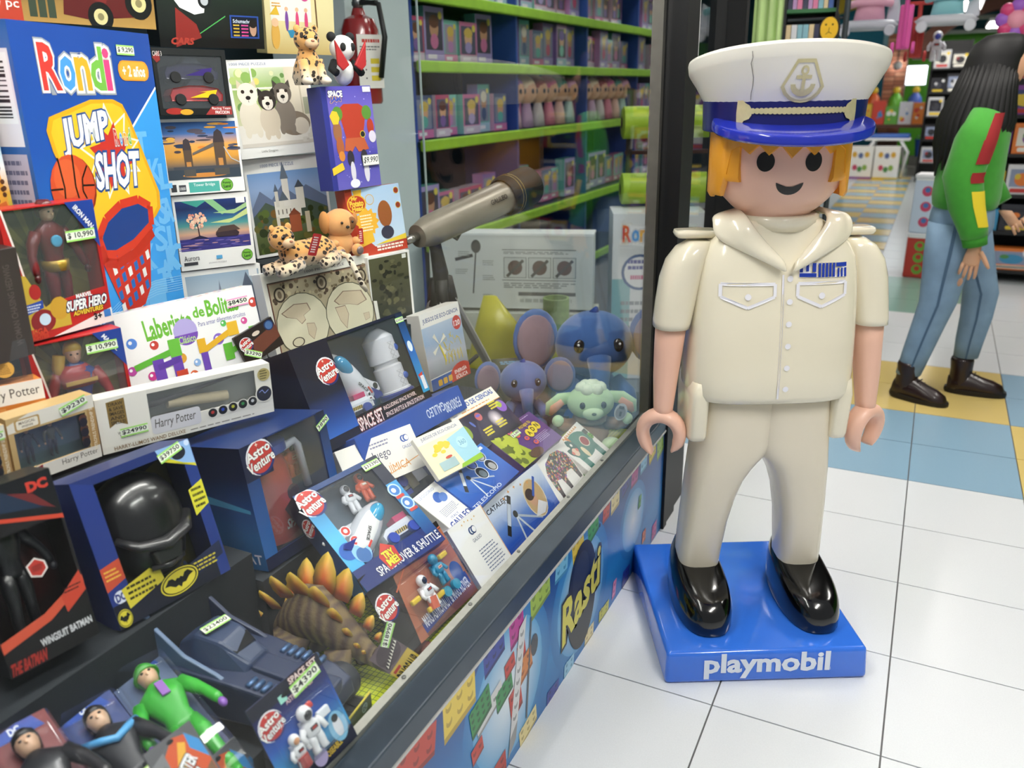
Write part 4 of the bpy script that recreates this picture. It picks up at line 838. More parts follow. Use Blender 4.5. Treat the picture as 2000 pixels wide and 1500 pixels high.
a.ell(.2, .12, .055, .06, '4a4238'); a.ell(.2, .12, .045, .048, 'd0c8ac'); a.line([(.05, .86), (.955, .86)], .004, '8c5a4c'); a.line([(.04, .87), (.04, .0)], .006, '7a4a40'); a.text('1000 PIECE PUZZLE', .37, .915, .74, .945, '5a5a66', bold=0); a.build('cover_print', t)
t, a, wd, h = puzzle('darkpuz', 'jigsaw box with a dark olive forest picture beside the telescope')
a.rect(.02, .02, .95, .97, '4a4a34'); a.grad(.02, .02, .95, .97, ['34342a', '4c4c36', '5a5a40'])
for i in range(60): a.ell(random.uniform(.08, .9), random.uniform(.06, .9), random.uniform(.02, .08), random.uniform(.01, .05), random.choice(['3c3c2c', '5c5a40', '2c2c22', '6a6648']))
a.rect(.8, .9, .9, .96, 'e8e8e0'); a.build('cover_print', t)
# ---------------------------------------------------------------- boxes right of the puzzles
t, a, wd, h = carton('jam', 'tall_action_toy_box', 'tall purple toy box with a red and green armoured figure print', 'toy box', .06, '3a3f8e', '5a56b4')
a.grad(0, 0, 1, 1, ['6a62b8', '544fae', '7a6cc4', '5a50b0']); a.rect(0, 0, .1, 1, '34388a')
for i in range(30): a.circ(random.uniform(.1, .97), random.uniform(.03, .97), random.uniform(.004, .012), 'b8b4e8')
a.text('SPACE', .13, .9, .4, .955, 'eef0fa', bold=.06, out='1a1440', ow=.12); a.text('JAM', .16, .845, .36, .9, '3a50b8', bold=.06, out='e8b048', ow=.12)
a.poly([(.28, .78), (.4, .83), (.7, .83), (.84, .78), (.78, .62), (.72, .5), (.38, .5), (.34, .62)], 'b8402f'); a.ell(.26, .74, .1, .07, '5f8f3c'); a.ell(.85, .74, .1, .07, '5f8f3c'); a.ell(.22, .57, .085, .1, 'a06a48'); a.ell(.24, .42, .075, .1, 'b0623c'); a.ell(.25, .33, .06, .05, 'd88a3c')
a.ell(.9, .6, .07, .08, 'b8402f'); a.ell(.92, .5, .075, .06, 'dcd4e4'); a.poly([(.36, .5), (.74, .5), (.82, .38), (.6, .36), (.54, .42), (.46, .36), (.32, .38)], 'c2603e'); a.ell(.42, .3, .07, .08, '3a3440'); a.ell(.7, .3, .07, .08, '3a3440'); a.ell(.44, .17, .05, .1, 'dcd8e4'); a.ell(.72, .16, .055, .11, 'dcd8e4'); a.ell(.45, .05, .1, .045, 'eceaf2')
a.poly([(.1, .72), (.16, .77), (.25, .76), (.29, .7), (.25, .64), (.15, .64)], 'e0c23a'); a.circ(.72, .53, .055, 'e8d83c'); a.circ(.72, .53, .045, '2a2a30'); a.poly([(.02, .22), (.24, .27), (.27, .2), (.03, .15)], 'ecc83c'); a.rect(.82, .94, .98, .99, 'eeeeee'); a.build('cover_print', t)
pt = Art(.062, .03); pt.rect(0, 0, 1, 1, '8a8c86'); pt.rect(.03, .05, .97, .95, 'f2f2ec'); pt.text('$9.990', .08, .2, .92, .8, '1a1a1e', shear=.2); pt.build('price_tag', t, mt=Matrix.Translation((.055, -.005, .058)))
t, a, wd, h = carton('potato', 'vegetable_head_toy_box', 'red and light blue toy box with a speech-burst and round portraits', 'toy box', .05, 'b8402c', 'b9cfe4')
a.grad(0, .12, 1, 1, ['c8dcee', 'a8c4e0']); a.poly([(0, 0), (1, 0), (1, .16), (.4, .12), (.16, .35), (.12, 1), (0, 1)], 'b8402c'); a.poly([(.14, .98), (.2, .6), (.3, .98)], 'eab83a'); a.star(.32, .5, .22, .17, 12, 'efb43c'); a.lines(.2, .36, .42, .62, 6, 'f8ecc8'); a.ell(.18, .78, .17, .14, 'e8b838'); a.ell(.18, .78, .15, .12, 'b83a2a')
a.text('Mr', .1, .84, .2, .89, 'f0c848', bold=.05); a.text('Potato', .06, .75, .3, .83, 'f0c848', bold=.05); a.text('Head', .09, .68, .28, .75, 'f0c848', bold=.05)
a.circ(.42, .82, .08, 'd8a83a'); a.circ(.42, .82, .07, 'b8c8d8'); a.circ(.93, .9, .05, 'e0b83a'); a.circ(.93, .9, .042, '8a3426'); a.circ(.93, .68, .05, 'e0b83a'); a.circ(.93, .68, .042, '8a3426')
a.ell(.66, .58, .13, .2, '9a5a30'); a.ell(.66, .3, .12, .1, '3c3a4c'); a.poly([(.12, .14), (.4, .2), (.38, .36), (.1, .34)], 'eab93a'); a.lines(.42, .04, .94, .13, 2, 'f4e8dc', .6, .1); a.poly([(.4, .14), (1, .16), (1, .24), (.6, .18)], 'e8c83c'); a.build('cover_print', t)

# ---------------------------------------------------------------- marble run box and boxes of the middle row
t, a, wd, h = carton('laber', 'marble_maze_box', 'white marble run game box with green handwriting title', 'game box', .05, 'e8e6e4', 'f2f1f0')
a.text('Laberinto', .17, .62, .50, .86, '6fb83c', bold=.03, rot=.04); a.text('de', .52, .75, .6, .88, '6fb83c', bold=.03); a.text('Bolitas', .62, .73, .86, .93, '6fb83c', bold=.03); a.circ(.44, .62, .085, 'b4a8dc'); a.ell(.44, .58, .085, .14, '7a4fb4', 16, 0, PI, 2 * PI); a.text('Clásico', .38, .47, .5, .56, 'b8dc8a', bold=.02); a.text('Para armar diferentes circuitos', .54, .63, .9, .69, '5a5aa0', bold=0)
for u, v, r, c in ((.07, .62, .035, '5a8ad8'), (.21, .54, .03, 'c8443a'), (.98, .78, .035, 'cc4a40'), (.88, .57, .025, 'd85a9a'), (.72, .6, .022, '5ab85a'), (.37, .3, .035, 'e0a23a'), (.66, .42, .04, '8a6ac8'), (.9, .38, .04, '8ab4e4'), (.47, .2, .025, '8ab0e0'), (.15, .18, .03, 'c83a8a'), (.03, .3, .03, 'b84aa0'), (.43, .06, .03, 'd8643a')): a.circ(u, v, r, c); a.circ(u - r * .25, v + r * .4, r * .35, 'f4f4f8')
def pipe(pts, c): a.line(pts, .04, c)
pipe([(.05, .32), (.33, .42)], '62b43a'); a.rect(.3, .34, .38, .56, '6cbc42'); a.rect(.17, .0, .245, .36, '6a44ac'); a.rect(.3, .05, .37, .34, '6a44ac'); pipe([(.2, .26), (.36, .3)], '5c3a9c'); a.rect(.31, 0, .39, .16, 'c8442c'); a.rect(.5, .3, .56, .48, 'e4b02c'); pipe([(.53, .32), (.78, .5)], 'e4b02c'); a.rect(.74, .42, .82, .6, 'e8b834'); a.rect(.51, .0, .56, .3, '6a44ac'); pipe([(.7, .2), (.95, .36)], '6cbc42'); a.rect(.9, .28, .97, .48, '6cbc42'); a.rect(.68, .12, .75, .34, '62b43a')
a.build('cover_print', t); pt = price(t, '$8450', .12, h * .83, .055, .02, col='f2a8d0')
tp, tm = top_art(t, wd, h, .05); tp.rect(0, 0, 1, 1, 'ebe9e6'); 
for i in range(40): tp.circ(random.uniform(0, 1), random.uniform(.1, .9), .012, random.choice(['d85a9a', '5a8ad8', 'c8443a', '62b43a', 'e0a23a']))
tp.build('top_print', t, mt=tm)
# card pack leaning on the marble box
t = thing('hanging_toy_pack', 'small black hanging pack with a mottled toy and green price sticker', 'toy pack', pose((-1.395, 1.415, .945), 74, 10, 16, .075))
MB().box(-.055, .055, .001, .012, 0, .075).build('card_back', M('1c1412', .4), t, bevel=.001, seg=1)
a = Art(.11, .075); a.rect(0, 0, 1, 1, '241a18'); a.poly([(.3, .1), (1, .3), (1, .75), (.3, .6)], '6a3a2c'); a.ell(.86, .8, .12, .17, '18305c'); a.ell(.86, .8, .09, .13, '4a6a9a'); a.ell(.5, .78, .1, .07, 'd8c8b8'); astro_logo(a, .18, .62, .15); a.build('card_print', t)
price(t, '$3290', -.03, .02, .045, .016, .7)
t, wd, h = root('iron', 'hero_figure_box', 'red window box with a dark red armoured toy figure, upper of two', 'toy box', 'red hero figure boxes')
def hero_box(t, wd, h, dep=.055):
    k = .0025; m = MB().box(-wd / 2, -wd / 2 + k, 0, dep, 0, h).box(wd / 2 - k, wd / 2, 0, dep, 0, h).box(-wd / 2 + k, wd / 2 - k, 0, dep, 0, k).box(-wd / 2 + k, wd / 2 - k, dep - k, dep, k, h).box(-wd / 2 + k, wd / 2 - k, 0, dep, h - k, h)
    m.prism([(-wd / 2, 0), (wd / 2, 0), (wd / 2, h), (wd / 2 - .006, h), (wd / 2 - .006, .3 * h), (-.02 * wd, .27 * h), (-.22 * wd, .24 * h), (-.36 * wd, .5 * h), (-.47 * wd, h), (-.5 * wd, h)], .0002, .002).build('carton', M('b8201e', .4, coat=.2, kind='card'), t)
    b = Art(wd - 2 * k, h - 2 * k); b.grad(0, 0, 1, 1, ['6a6420', '8a8438', '7a7434', '56521c'])
    for i in range(14): an = i / 14 * 2 * PI; b.poly([(.5, .55), (.5 + math.cos(an), .55 + math.sin(an)), (.5 + math.cos(an + .18), .55 + math.sin(an + .18))], '948e44', 0)
    b.build('backdrop', t, mt=Matrix.Translation((0, dep - k - .0005, k))); MB().box(-wd / 2 + .003, wd / 2 - .003, .0025, .0029, .2 * h, h - .004).build('window_film', CRINKLE, t)
    a = Art(wd, h); a.line([(.03, 1), (.1, .66), (.16, .28)], .02, 'f0e0d8'); a.poly([(.68, 1), (1, 1), (1, .62)], '1f3f94'); a.poly([(0, 0), (1, 0), (1, .12), (.3, .0)], 'ebe6e2')
    return a
a = hero_box(t, wd, h)
a.poly([(.0, .32), (.05, .52), (.14, .5), (.28, .24), (.45, .3), (.52, .25), (.52, .06), (.1, .06)], 'c8a83a'); a.ell(.23, .14, .13, .09, '8c2226'); a.circ(.25, .15, .06, 'c8dcec'); a.ell(.42, .21, .1, .09, 'c99a30'); a.ell(.2, .37, .06, .06, 'b02a28'); a.poly([(.03, .28), (.26, .3), (.26, .24), (.04, .2)], '2848a0'); a.lines(.06, .22, .24, .28, 3, 'dce4f4', .5)
a.text('SUPER HERO', .5, .165, .96, .24, 'f4f4f4', bold=.04, shear=.2, out='141a3a', ow=.12); a.text('ADVENTURES', .56, .12, .9, .155, 'f0c83a', bold=.04, shear=.2, out='2a1010', ow=.08); a.text('MARVEL', .62, .255, .8, .285, 'f4f4f4', bold=.04); a.text('3+', .78, .05, .87, .1, '16161a', bold=.04); a.rect(.9, .05, .98, .11, '3a78c0'); a.text('MEGA', .05, .045, .25, .09, 'd0442c', bold=.05); a.text('MIGHTIES', .05, .01, .25, .04, 'd0442c', bold=.05); a.text('IRON MAN', .72, .855, 1.0, .895, 'f0f0f4', bold=.03, rot=-.95)
a.build('cover_print', t)
toy_fig(t, Matrix.Translation((.01, .026, .012)) @ Matrix.Rotation(.15, 4, 'Z'), .235, ('6c1418', '6c1418', '6c1418', '4c1014', 'd8b48c'), hair='5a1216', arms=.6)
MB().lathe([(.011, 0), (.011, .003), (.008, .004)], 16, Matrix.Translation((.01, .0085, .175)) @ Matrix.Rotation(PI / 2, 4, 'X')).build('chest_light', M('58b4d8', .2), t)
MB().lathe([(.024, 0), (.026, .02)], 14, Matrix.Translation((.01, .026, .118))).build('figure_belt', M('a8862e', .3, metal=.4), t, smooth=True)
price(t, '$ 10,990', .055, h * .74, .062, .021)
t, wd, h = root('capt', 'hero_figure_box', 'red window box with a blonde toy figure, lower of two', 'toy box', 'red hero figure boxes'); a = hero_box(t, wd, h); a.text('MARVEL', .74, .86, .98, .9, 'f0f0f4', bold=.03, rot=-.95); a.build('cover_print', t)
toy_fig(t, Matrix.Translation((.0, .03, -.06)) @ Matrix.Rotation(-.2, 4, 'Z'), .25, ('24408e', '24408e', 'a82c2c', 'a82c2c', 'e2b494'), hair='e8bc3c', arms=.3)
MB().loft([sell(0, .03, .034, .02, .105, 16, 2.4), sell(0, .03, .036, .02, .13, 16, 2.4), sell(0, .03, .02, .014, .148, 16, 2.4)]).build('figure_yoke', M('b03030', .3), t, smooth=True); MB().box(-.03, .03, .008, .011, .112, .12).build('chest_stripe', M('d8aa30', .3, metal=.4), t)
MB().tube([(-.024, .036, .17), (-.03, .036, .145), (-.032, .034, .12)], [.012, .012, .006], 8).build('figure_locks', M('e8bc3c', .4), t, smooth=True)
price(t, '$ 10,990', .045, h * .86, .06, .02)
# wand box
t, a, wd, h = window_box('wand', 'toy_wand_box', 'long cream box with a dark wand and parchment behind clear film', 'toy box', .04, 'e4e0d6', ['8a8a80', lambda b: b.grad(0, 0, 1, 1, ['8a877c', 'a8a698'])], (.27, .1, .36, .08))
MB().tube([(-.085, .018, .072), (-.06, .016, .075), (-.04, .016, .078), (.0, .016, .083), (.14, .016, .102)], [.006, .008, .0065, .005, .0025], 8).build('wand', M('2a1a16', .5, vary=.4, scale=80), t, smooth=True); MB().lathe([(.011, -.06), (.011, .065)], 14, Matrix.Translation((.02, .02, .062)) @ Matrix.Rotation(.1, 4, 'Y') @ Matrix.Rotation(PI / 2, 4, 'Y')).build('parchment', M('d4bf92', .7, vary=.2, scale=60), t, auto=.6)
a.rect(0, 0, .27, 1, 'ece8de'); a.rect(0, 0, 1, .12, 'e6e2d8'); a.poly([(.055, .92), (.15, .95), (.15, .45), (.1, .53), (.055, .45)], '8a7038'); 
for i, s_ in enumerate(['DRAW', '& SAVE', 'IMAGES', 'AND', 'SPELLS!']): a.text(s_, .066, .84 - i * .085, .14, .9 - i * .085, '1c150c')
a.rrect(.27, .14, .55, .48, .02, 'd4d2d8'); a.text('Harry Potter', .29, .2, .52, .42, '3a342c', bold=0, shear=.1); a.text('WIZARDING', .09, .3, .2, .35, '4a463e', bold=0); a.text('WORLD', .1, .23, .19, .29, '4a463e', bold=0); a.text('HARRY-LUMOS WAND DELUXE', .06, .03, .45, .1, '8a6a40', bold=.01); a.lines(.48, .04, .9, .08, 1, '8a867c')
for i, c in enumerate(['b8302c', '2c4ab0', 'b8b830', '2c8a44', 'c0c0c4']): u = .62 + i * .062; a.circ(u, .28 + i * .01, .032, 'e4e0d6'); a.circ(u, .28 + i * .01, .027, '141416'); a.circ(u, .29 + i * .01, .01, c)
a.circ(.955, .8, .04, 'b4a468'); a.circ(.945, .42, .055, 'e4e0d6'); a.circ(.945, .42, .048, '10142c'); a.line([(.915, .46), (.935, .5), (.95, .42), (.975, .48)], .004, '8a9ae0'); a.lines(.93, .7, .98, .9, 4, '4a4020'); a.build('cover_print', t); price(t, '$24990', -.115, .036, .052, .018)
def friends(key, label):
    t, a, wd, h = window_box(key, 'mini_doll_box', label, 'toy box', .04, 'c4a672', ['54707e', lambda b: b.grad(0, 0, 1, 1, ['5a7a80', '3c5c6c'])], (.06, .12, .2, .24), 'mini doll boxes')
    a.poly([(0, .78), (0, .9), (.25, 1), (1, 1), (1, .8)], 'e6e0d4'); a.rrect(.08, .78, .36, .95, .02, 'b8955a'); a.rrect(.1, .8, .34, .93, .02, 'efe6d4'); a.text('MAGICAL', .13, .87, .31, .91, '6a5a48'); a.text('minis', .16, .82, .28, .86, '6a5a48'); a.rect(0, 0, 1, .2, 'e2dcd4'); a.text('Harry Potter', .52, .06, .96, .17, '4a4038', bold=0); a.poly([(.02, .12), (.3, .2), (.3, .13), (.04, .06)], '8a2430'); a.text('HARRY POTTER', .08, .115, .28, .15, 'e0ccc8', rot=.1); a.rect(.9, .2, 1, .78, 'b08a54'); a.text('PATRONUS FRIENDSHIP SET', .66, .47, 1.24, .52, 'f0e4cc', rot=PI / 2)
    for v in (.3, .46, .62): a.circ(.84, v + .06, .05, '5a3a2c'); a.ell(.84, v, .05, .07, '26242c')
    a.build('cover_print', t)
    for x, c in ((-.25, '222a30'), (.02, '5a5a3c')): toy_fig(t, Matrix.Translation((x * wd, .022, .026)), .068, (c, '1a1c22', c, 'd8b090', 'd8b090'), hair='3a2418')
    return t
t = friends('friends', 'gold and white box with two mini dolls beside the wand box'); price(t, '$9230', .04, .118, .052, .018, -.25)
t = friends('friends2', 'gold and white mini doll box cut off by the left picture edge'); price(t, '$9230', .04, .1, .04, .016)
t, a, wd, h = carton('hplow', 'doll_box', 'white and orange doll box with clear window at the left edge', 'toy box', .05, 'd8853a', 'ece4dc')
a.rect(0, 0, 1, .38, 'd07a30'); a.text('Harry Potter', .2, .48, .95, .85, '4a4038', bold=0); a.rect(.2, .1, .5, .3, 'dc9450'); a.build('cover_print', t); bub = MB().box(-wd / 2 + .002, wd / 2 - .012, .004, .048, h, h + .075).build('window_film', CRINKLE, t)
al = Art(.03, .03); al.circ(.5, .5, .5, 'e0a850'); al.lines(.15, .2, .85, .8, 6, '7a5020'); al.build('round_sticker', t, mt=Matrix.Translation((.012, .003, h + .012))); MB().sphere((-.03, .026, h + .03), (.016, .014, .024), 12, 8).build('doll', M('e4c09a', .5), t, smooth=True)
t, a, wd, h = carton('hedw', 'dark_toy_box', 'dark brown narrow box at the left edge beside the red hero box', 'toy box', .05, '2c2422', '3a302c'); a.text('WOMAN CHASING HEDWIG', .3, .46, 1.35, .52, '5a504a', rot=PI / 2); a.build('cover_print', t)
gi = thing('animal_print_box', 'children\'s box with a giraffe and blue sky on the cover, left edge', 'toy box', pose((-1.56, .93, 1.385), 100, 0, 0, .2)); MB().box(-.07, .07, .001, .05, 0, .2).build('carton', M('d8d4c0', .5, kind='card'), gi, bevel=.001, seg=1)
a = Art(.14, .2); a.grad(0, 0, 1, 1, ['8ab84a', 'e8b040', 'f0f4f4', '8ac8e4', '5ab0dc']); a.circ(.6, .8, .25, 'f4f6f6'); a.poly([(.55, .25), (.6, .6), (.75, .62), (.9, .45), (.95, .1), (.6, .1)], 'e0a03a')
for i in range(22): a.circ(random.uniform(.6, .92), random.uniform(.15, .58), .035, '5a3418', 7)
a.poly([(.45, .1), (.9, .18), (.95, .0), (.4, 0)], 'c8642c'); a.build('cover_print', gi)
pk = thing('pink_print_box', 'pale pink toy box at the left edge above the giraffe box', 'toy box', pose((-1.565, .925, 1.56), 100, 0, 0, .14)); MB().box(-.07, .07, .001, .05, 0, .14).build('carton', M('e0b8d0', .5, kind='card'), pk, bevel=.001, seg=1)
a = Art(.14, .14); a.grad(0, 0, 1, 1, ['d88ab0', 'e8c8d8', 'c8d4e8']); a.circ(.8, .3, .2, 'd86a9a'); a.ell(.9, .6, .12, .2, 'e8b890'); a.build('cover_print', pk)

# ---------------------------------------------------------------- dark boxed figure and helmet
t, a, wd, h = window_box('wing', 'dark_figure_box', 'black and red window box with a black armoured figure, far left', 'toy box', .07, '120f12', ['1a0f10', lambda b: b.glow(.6, .45, .5, '4a1a16', '140c0e')], (.02, .03, .2, .27), film=False)
a.poly([(0, 1), (1, 1), (1, .74), (0, .88)], '0c0d14'); a.poly([(0, .875), (1, .735), (1, .71), (0, .855)], 'c8442e'); a.text('DC', .72, .91, .93, .96, 'c83a2c', bold=.06); a.poly([(.2, .92), (.45, .96), (.7, .86), (.9, .8), (.3, .86)], '1c2c44'); a.poly([(.5, .94), (.75, .9), (.95, .78), (.8, .82)], '6a2426')
a.poly([(0, 0), (1, 0), (1, .3), (.55, .2), (0, .14)], '100e10'); a.poly([(0, .14), (.55, .2), (1, .32), (1, .37), (.5, .25), (0, .2)], 'd0543a'); a.text('WINGSUIT BATMAN', .38, .085, .96, .125, 'd8d8dc', bold=.03); a.text('THE BATMAN', .02, .01, .4, .07, 'a82c24', bold=.04, shear=.2); a.poly([(.72, .3), (.98, .4), (1, .28), (.74, .2)], 'c8442e'); a.lines(.76, .3, .97, .34, 2, '3a1410'); a.build('cover_print', t)
toy_fig(t, Matrix.Translation((-.015, .03, .04)) @ Matrix.Rotation(.25, 4, 'Z'), .215, ('1a1b1f', '141518', '1e1f24', '26272c', 'd0a284'), hair='121317', arms=.8)
al = Art(.03, .034); al.poly([(.5, 1), (.95, .7), (1, .3), (.6, 0), (.1, .2), (0, .75)], 'e8e0dc'); al.poly([(.5, .92), (.88, .66), (.92, .34), (.58, .08), (.17, .25), (.08, .7)], 'b8342a'); al.lines(.25, .35, .8, .65, 4, '1c0c0c'); al.build('warning_sticker', t, mt=Matrix.Translation((.012, .005, .128)))
t, a, wd, h = window_box('helmet', 'black_helmet_box', 'blue and yellow window box holding a glossy black toy helmet', 'toy box', .1, '1c2c6a', ['7a7420', lambda b: b.grad(0, 0, 1, 1, ['3c3a12', '8c861e', '2a2a1c'], True)], (.16, .1, .17, .06), film=False)
hl = MB().loft([sell(0, .05, .045, .04, .05, 24, 2.6), sell(0, .045, .058, .05, .075, 24, 2.6), sell(0, .045, .066, .058, .105, 24, 2.5), sell(0, .045, .074, .062, .13, 24, 2.4), sell(0, .046, .078, .064, .165, 24, 2.3), sell(0, .048, .072, .06, .2, 24, 2.2), sell(0, .05, .056, .046, .225, 24, 2.1), sell(0, .05, .03, .026, .24, 24, 2), sell(0, .05, .006, .006, .245, 24, 2)]); hm = hl.build('helmet', M('141416', .28, coat=.3, vary=.2, scale=20), t, smooth=True)
MB().tube([(-.07, .01, .145), (-.045, -.012, .122), (0, -.02, .112), (.045, -.012, .122), (.07, .01, .145)], [.006, .009, .011, .009, .006], 8, flat=1.8).build('brow_ridge', M('202022', .3, coat=.3), hm, smooth=True); MB().tube([(-.032, -.004, .075), (0, -.014, .07), (.032, -.004, .075)], .006, 8).build('lip_ridge', M('2a2a2c', .25, coat=.4), hm, smooth=True)
MB().prism([(-.03, .105), (.03, .105), (.022, .078), (-.022, .078)], -.022, .02).build('jaw_guard', M('242426', .3, coat=.3), hm, bevel=.003)
a.poly([(0, 0), (.16, .17), (.16, .94), (0, 1)], '21347c'); a.poly([(0, .42), (.16, .44), (.16, .3), (0, .26)], 'c04a30'); a.lines(.02, .32, .14, .4, 3, 'e8b848'); a.circ(.08, .2, .05, 'd8dcec'); a.text('DC', .045, .175, .115, .225, '1c2c7a', bold=.05); a.rect(0, 0, 1, .16, '15172a'); a.poly([(.1, .24), (.42, .3), (.44, .17), (.12, .1)], 'd8c83a'); a.lines(.14, .14, .4, .25, 3, '3a3410'); a.poly([(.9, 0), (1, 0), (1, 1), (.9, .9)], '20367e'); a.poly([(.86, .66), (1, .7), (1, .52), (.86, .47)], 'd8d23a'); a.lines(.88, .51, .99, .67, 4, '2a2a14'); a.poly([(.6, .17), (.98, .24), (.98, .14), (.6, .06)], '1c2444'); a.lines(.62, .1, .95, .18, 3, 'c8b83a')
for (cu, cv, ru, rv) in ((.55, .11, .17, .085), (.06, .06, .055, .06)):
    a.ell(cu, cv, ru * 1.06, rv * 1.08, '101010', 28, .06); a.ell(cu, cv, ru, rv, 'd8c93c', 28, .06); a.ell(cu, cv, ru * .93, rv * .9, '0c0c0e', 28, .06)
    W = [(-.82, .1), (-.55, .55), (-.35, .5), (-.22, .2), (-.1, .35), (0, .25), (.1, .35), (.22, .2), (.35, .5), (.55, .55), (.82, .1), (.55, .0), (.3, -.35), (.12, -.3), (0, -.6), (-.12, -.3), (-.3, -.35), (-.55, 0)]
    a.ell(cu, cv, ru * .86, rv * .82, 'd8c93c', 28, .06); a.poly([(cu + x * ru * .95, cv + y * rv * .9 + x * ru * .05) for x, y in W], '0c0c0e')
a.build('cover_print', t); cr = Art(.07, .06); cr.poly([(0, 1), (1, 1), (1, .2), (.1, .6)], '8ab0e0'); cr.poly([(.0, .85), (.1, .6), (1, .2), (1, .1)], 'd8d03a'); cr.ell(.6, .7, .22, .22, '1c2030'); cr.circ(.92, .9, .08, 'c8d8f0'); cr.build('corner_print', t, mt=Matrix.Translation((wd / 2 - .036, -.0005, h - .06)))
price(t, '$39750', wd / 2 - .045, h - .012, .05, .018, -.25)
# ---------------------------------------------------------------- space toys
def shuttle(t, mt, s):
    WHP = M('eceef0', .25, coat=.4, kind='plastic'); NV = M('25358a', .3, coat=.3, kind='plastic')
    b = MB().lathe([(.15, 0), (.2, .04), (.215, .15), (.215, .45), (.2, .62), (.16, .78), (.1, .9), (.04, .98), (.01, 1.0)], 24, mt @ Matrix.Scale(s, 4)).build('shuttle_body', WHP, t, smooth=True)
    MB().sphere((0, -.1, .7), (.125, .13, .21), 18, 12, mt @ Matrix.Scale(s, 4)).build('canopy', M('3a9cc8', .08, coat=.7, kind='plastic'), b, smooth=True)
    for sx in (-1, 1):
        MB().prism([(sx * .19, .5), (sx * .42, .1), (sx * .5, .0), (sx * .46, -.12), (sx * .36, -.1), (sx * .19, .08)], .03, .07, mt @ Matrix.Scale(s, 4)).build('wing', WHP, b, bevel=.004 * s / .2); MB().lathe([(.055, 0), (.05, .004)], 14, mt @ Matrix.Scale(s, 4) @ Matrix.Translation((sx * .41, .03, .0)) @ Matrix.Rotation(PI / 2, 4, 'X')).build('wing_badge', M('202226', .4), b)
        MB().prism([(sx * .1, .22), (sx * .26, -.05), (sx * .24, -.12), (sx * .08, -.05)], -.16, -.08, mt @ Matrix.Scale(s, 4)).build('tail_fin', NV, b)
    MB().lathe([(.12, -.1), (.16, 0)], 20, mt @ Matrix.Scale(s, 4)).build('engine_bell', NV, b); MB().box(.03, .06, -.222, -.2, .1, .22, mt @ Matrix.Scale(s, 4)).build('red_panel', M('c8403a', .3), b)
    q = Art(.22 * s, .05 * s); q.text('SPACE', 0, 0, 1, 1, '202226', bold=.02); q.build('lettering', b, mt=mt @ Matrix.Translation((-.06 * s, -.222 * s, .28 * s)) @ Matrix.Rotation(PI / 2 * .85, 4, 'Y')); return b
def rover(t, mt, s, top='e8e8ea'):
    b = MB().loft([[(-.5 * s, -.2 * s, .12 * s), (.5 * s, -.2 * s, .12 * s), (.5 * s, .2 * s, .12 * s), (-.5 * s, .2 * s, .12 * s)], [(-.5 * s, -.2 * s, .3 * s), (.5 * s, -.2 * s, .34 * s), (.5 * s, .2 * s, .34 * s), (-.5 * s, .2 * s, .3 * s)], [(-.3 * s, -.16 * s, .42 * s), (.46 * s, -.16 * s, .46 * s), (.46 * s, .16 * s, .46 * s), (-.3 * s, .16 * s, .42 * s)]], mt=mt).build('rover_body', M('eceef0', .3, coat=.3), t)
    MB().box(.05 * s, .45 * s, -.17 * s, .17 * s, .44 * s, .6 * s, mt).build('rover_cargo', M('d02c6a', .2, coat=.5), b, bevel=.01 * s); st = Art(.4 * s, .1 * s); st.rect(0, 0, 1, 1, 'e8c23a'); [st.poly([(i / 6, 0), (i / 6 + .08, 0), (i / 6 + .16, 1), (i / 6 + .08, 1)], '16161a') for i in range(6)]; st.build('hazard_stripes', b, mt=mt @ Matrix.Translation((.02 * s, -.203 * s, .16 * s)))
    for x in (-.34, .34): wheel(mt, b, (x * s, -.24 * s, .12 * s), .15 * s, .12 * s, '2c44a0', 'c8ccd4'); wheel(mt, b, (x * s, .24 * s, .12 * s), .15 * s, .12 * s, '2c44a0', 'c8ccd4')
t, a, wd, h = window_box('rocket', 'rocket_toy_box', 'tall blue box with a red rocket cylinder behind creased film', 'toy box', .2, '14306a', ['12203c', lambda b: b.grad(0, 0, 1, 1, ['1a4a8a', '10203c', '101420'])], (.14, .1, .1, .0))
MB().lathe([(.062, .0), (.062, .13), (.06, .16), (.05, .19), (.048, .2)], 28, Matrix.Translation((-.015, .085, .02))).build('rocket_stage', M('c03a34', .3, coat=.3, kind='plastic'), t, auto=.7); MB().lathe([(.054, .2), (.066, .205), (.066, .225), (.052, .23)], 28, Matrix.Translation((-.015, .085, .01))).build('rocket_ring', M('2c4cae', .3, coat=.3), t, auto=.7)
MB().tube([(.04, .06, .21), (.075, .06, .215), (.085, .06, .2), (.09, .06, .1)], .009, 10).build('handle_pipe', M('eceef0', .3), t, smooth=True); MB().lathe([(.016, 0), (.018, .004), (.012, .006)], 18, Matrix.Translation((.01, .028, .12)) @ Matrix.Rotation(PI / 2, 4, 'X')).build('porthole', M('3a0e0e', .3), t)
astronaut(t, Matrix.Translation((.085, .09, .12)), .09, 'd8603c'); lt = Art(.06, .02); lt.text('SPACE', 0, 0, 1, 1, 'f0e8e4', bold=.03, shear=.3); lt.build('stage_lettering', t, mt=Matrix.Translation((.0, .0195, .05)))
a.grad(0, 0, .14, 1, ['2a6ab0', '1c4a8c', '101c40']); a.rect(0, .72, .3, 1, '10183a'); astro_logo(a, .19, .87, .14); a.grad(.9, 0, 1, 1, ['2a8ab8', '1c4a90', '121a34']); a.rect(0, 0, 1, .1, '121c40'); a.build('cover_print', t); price(t, '3890', wd / 2 - .012, h * .9, .042, .016, -.4)
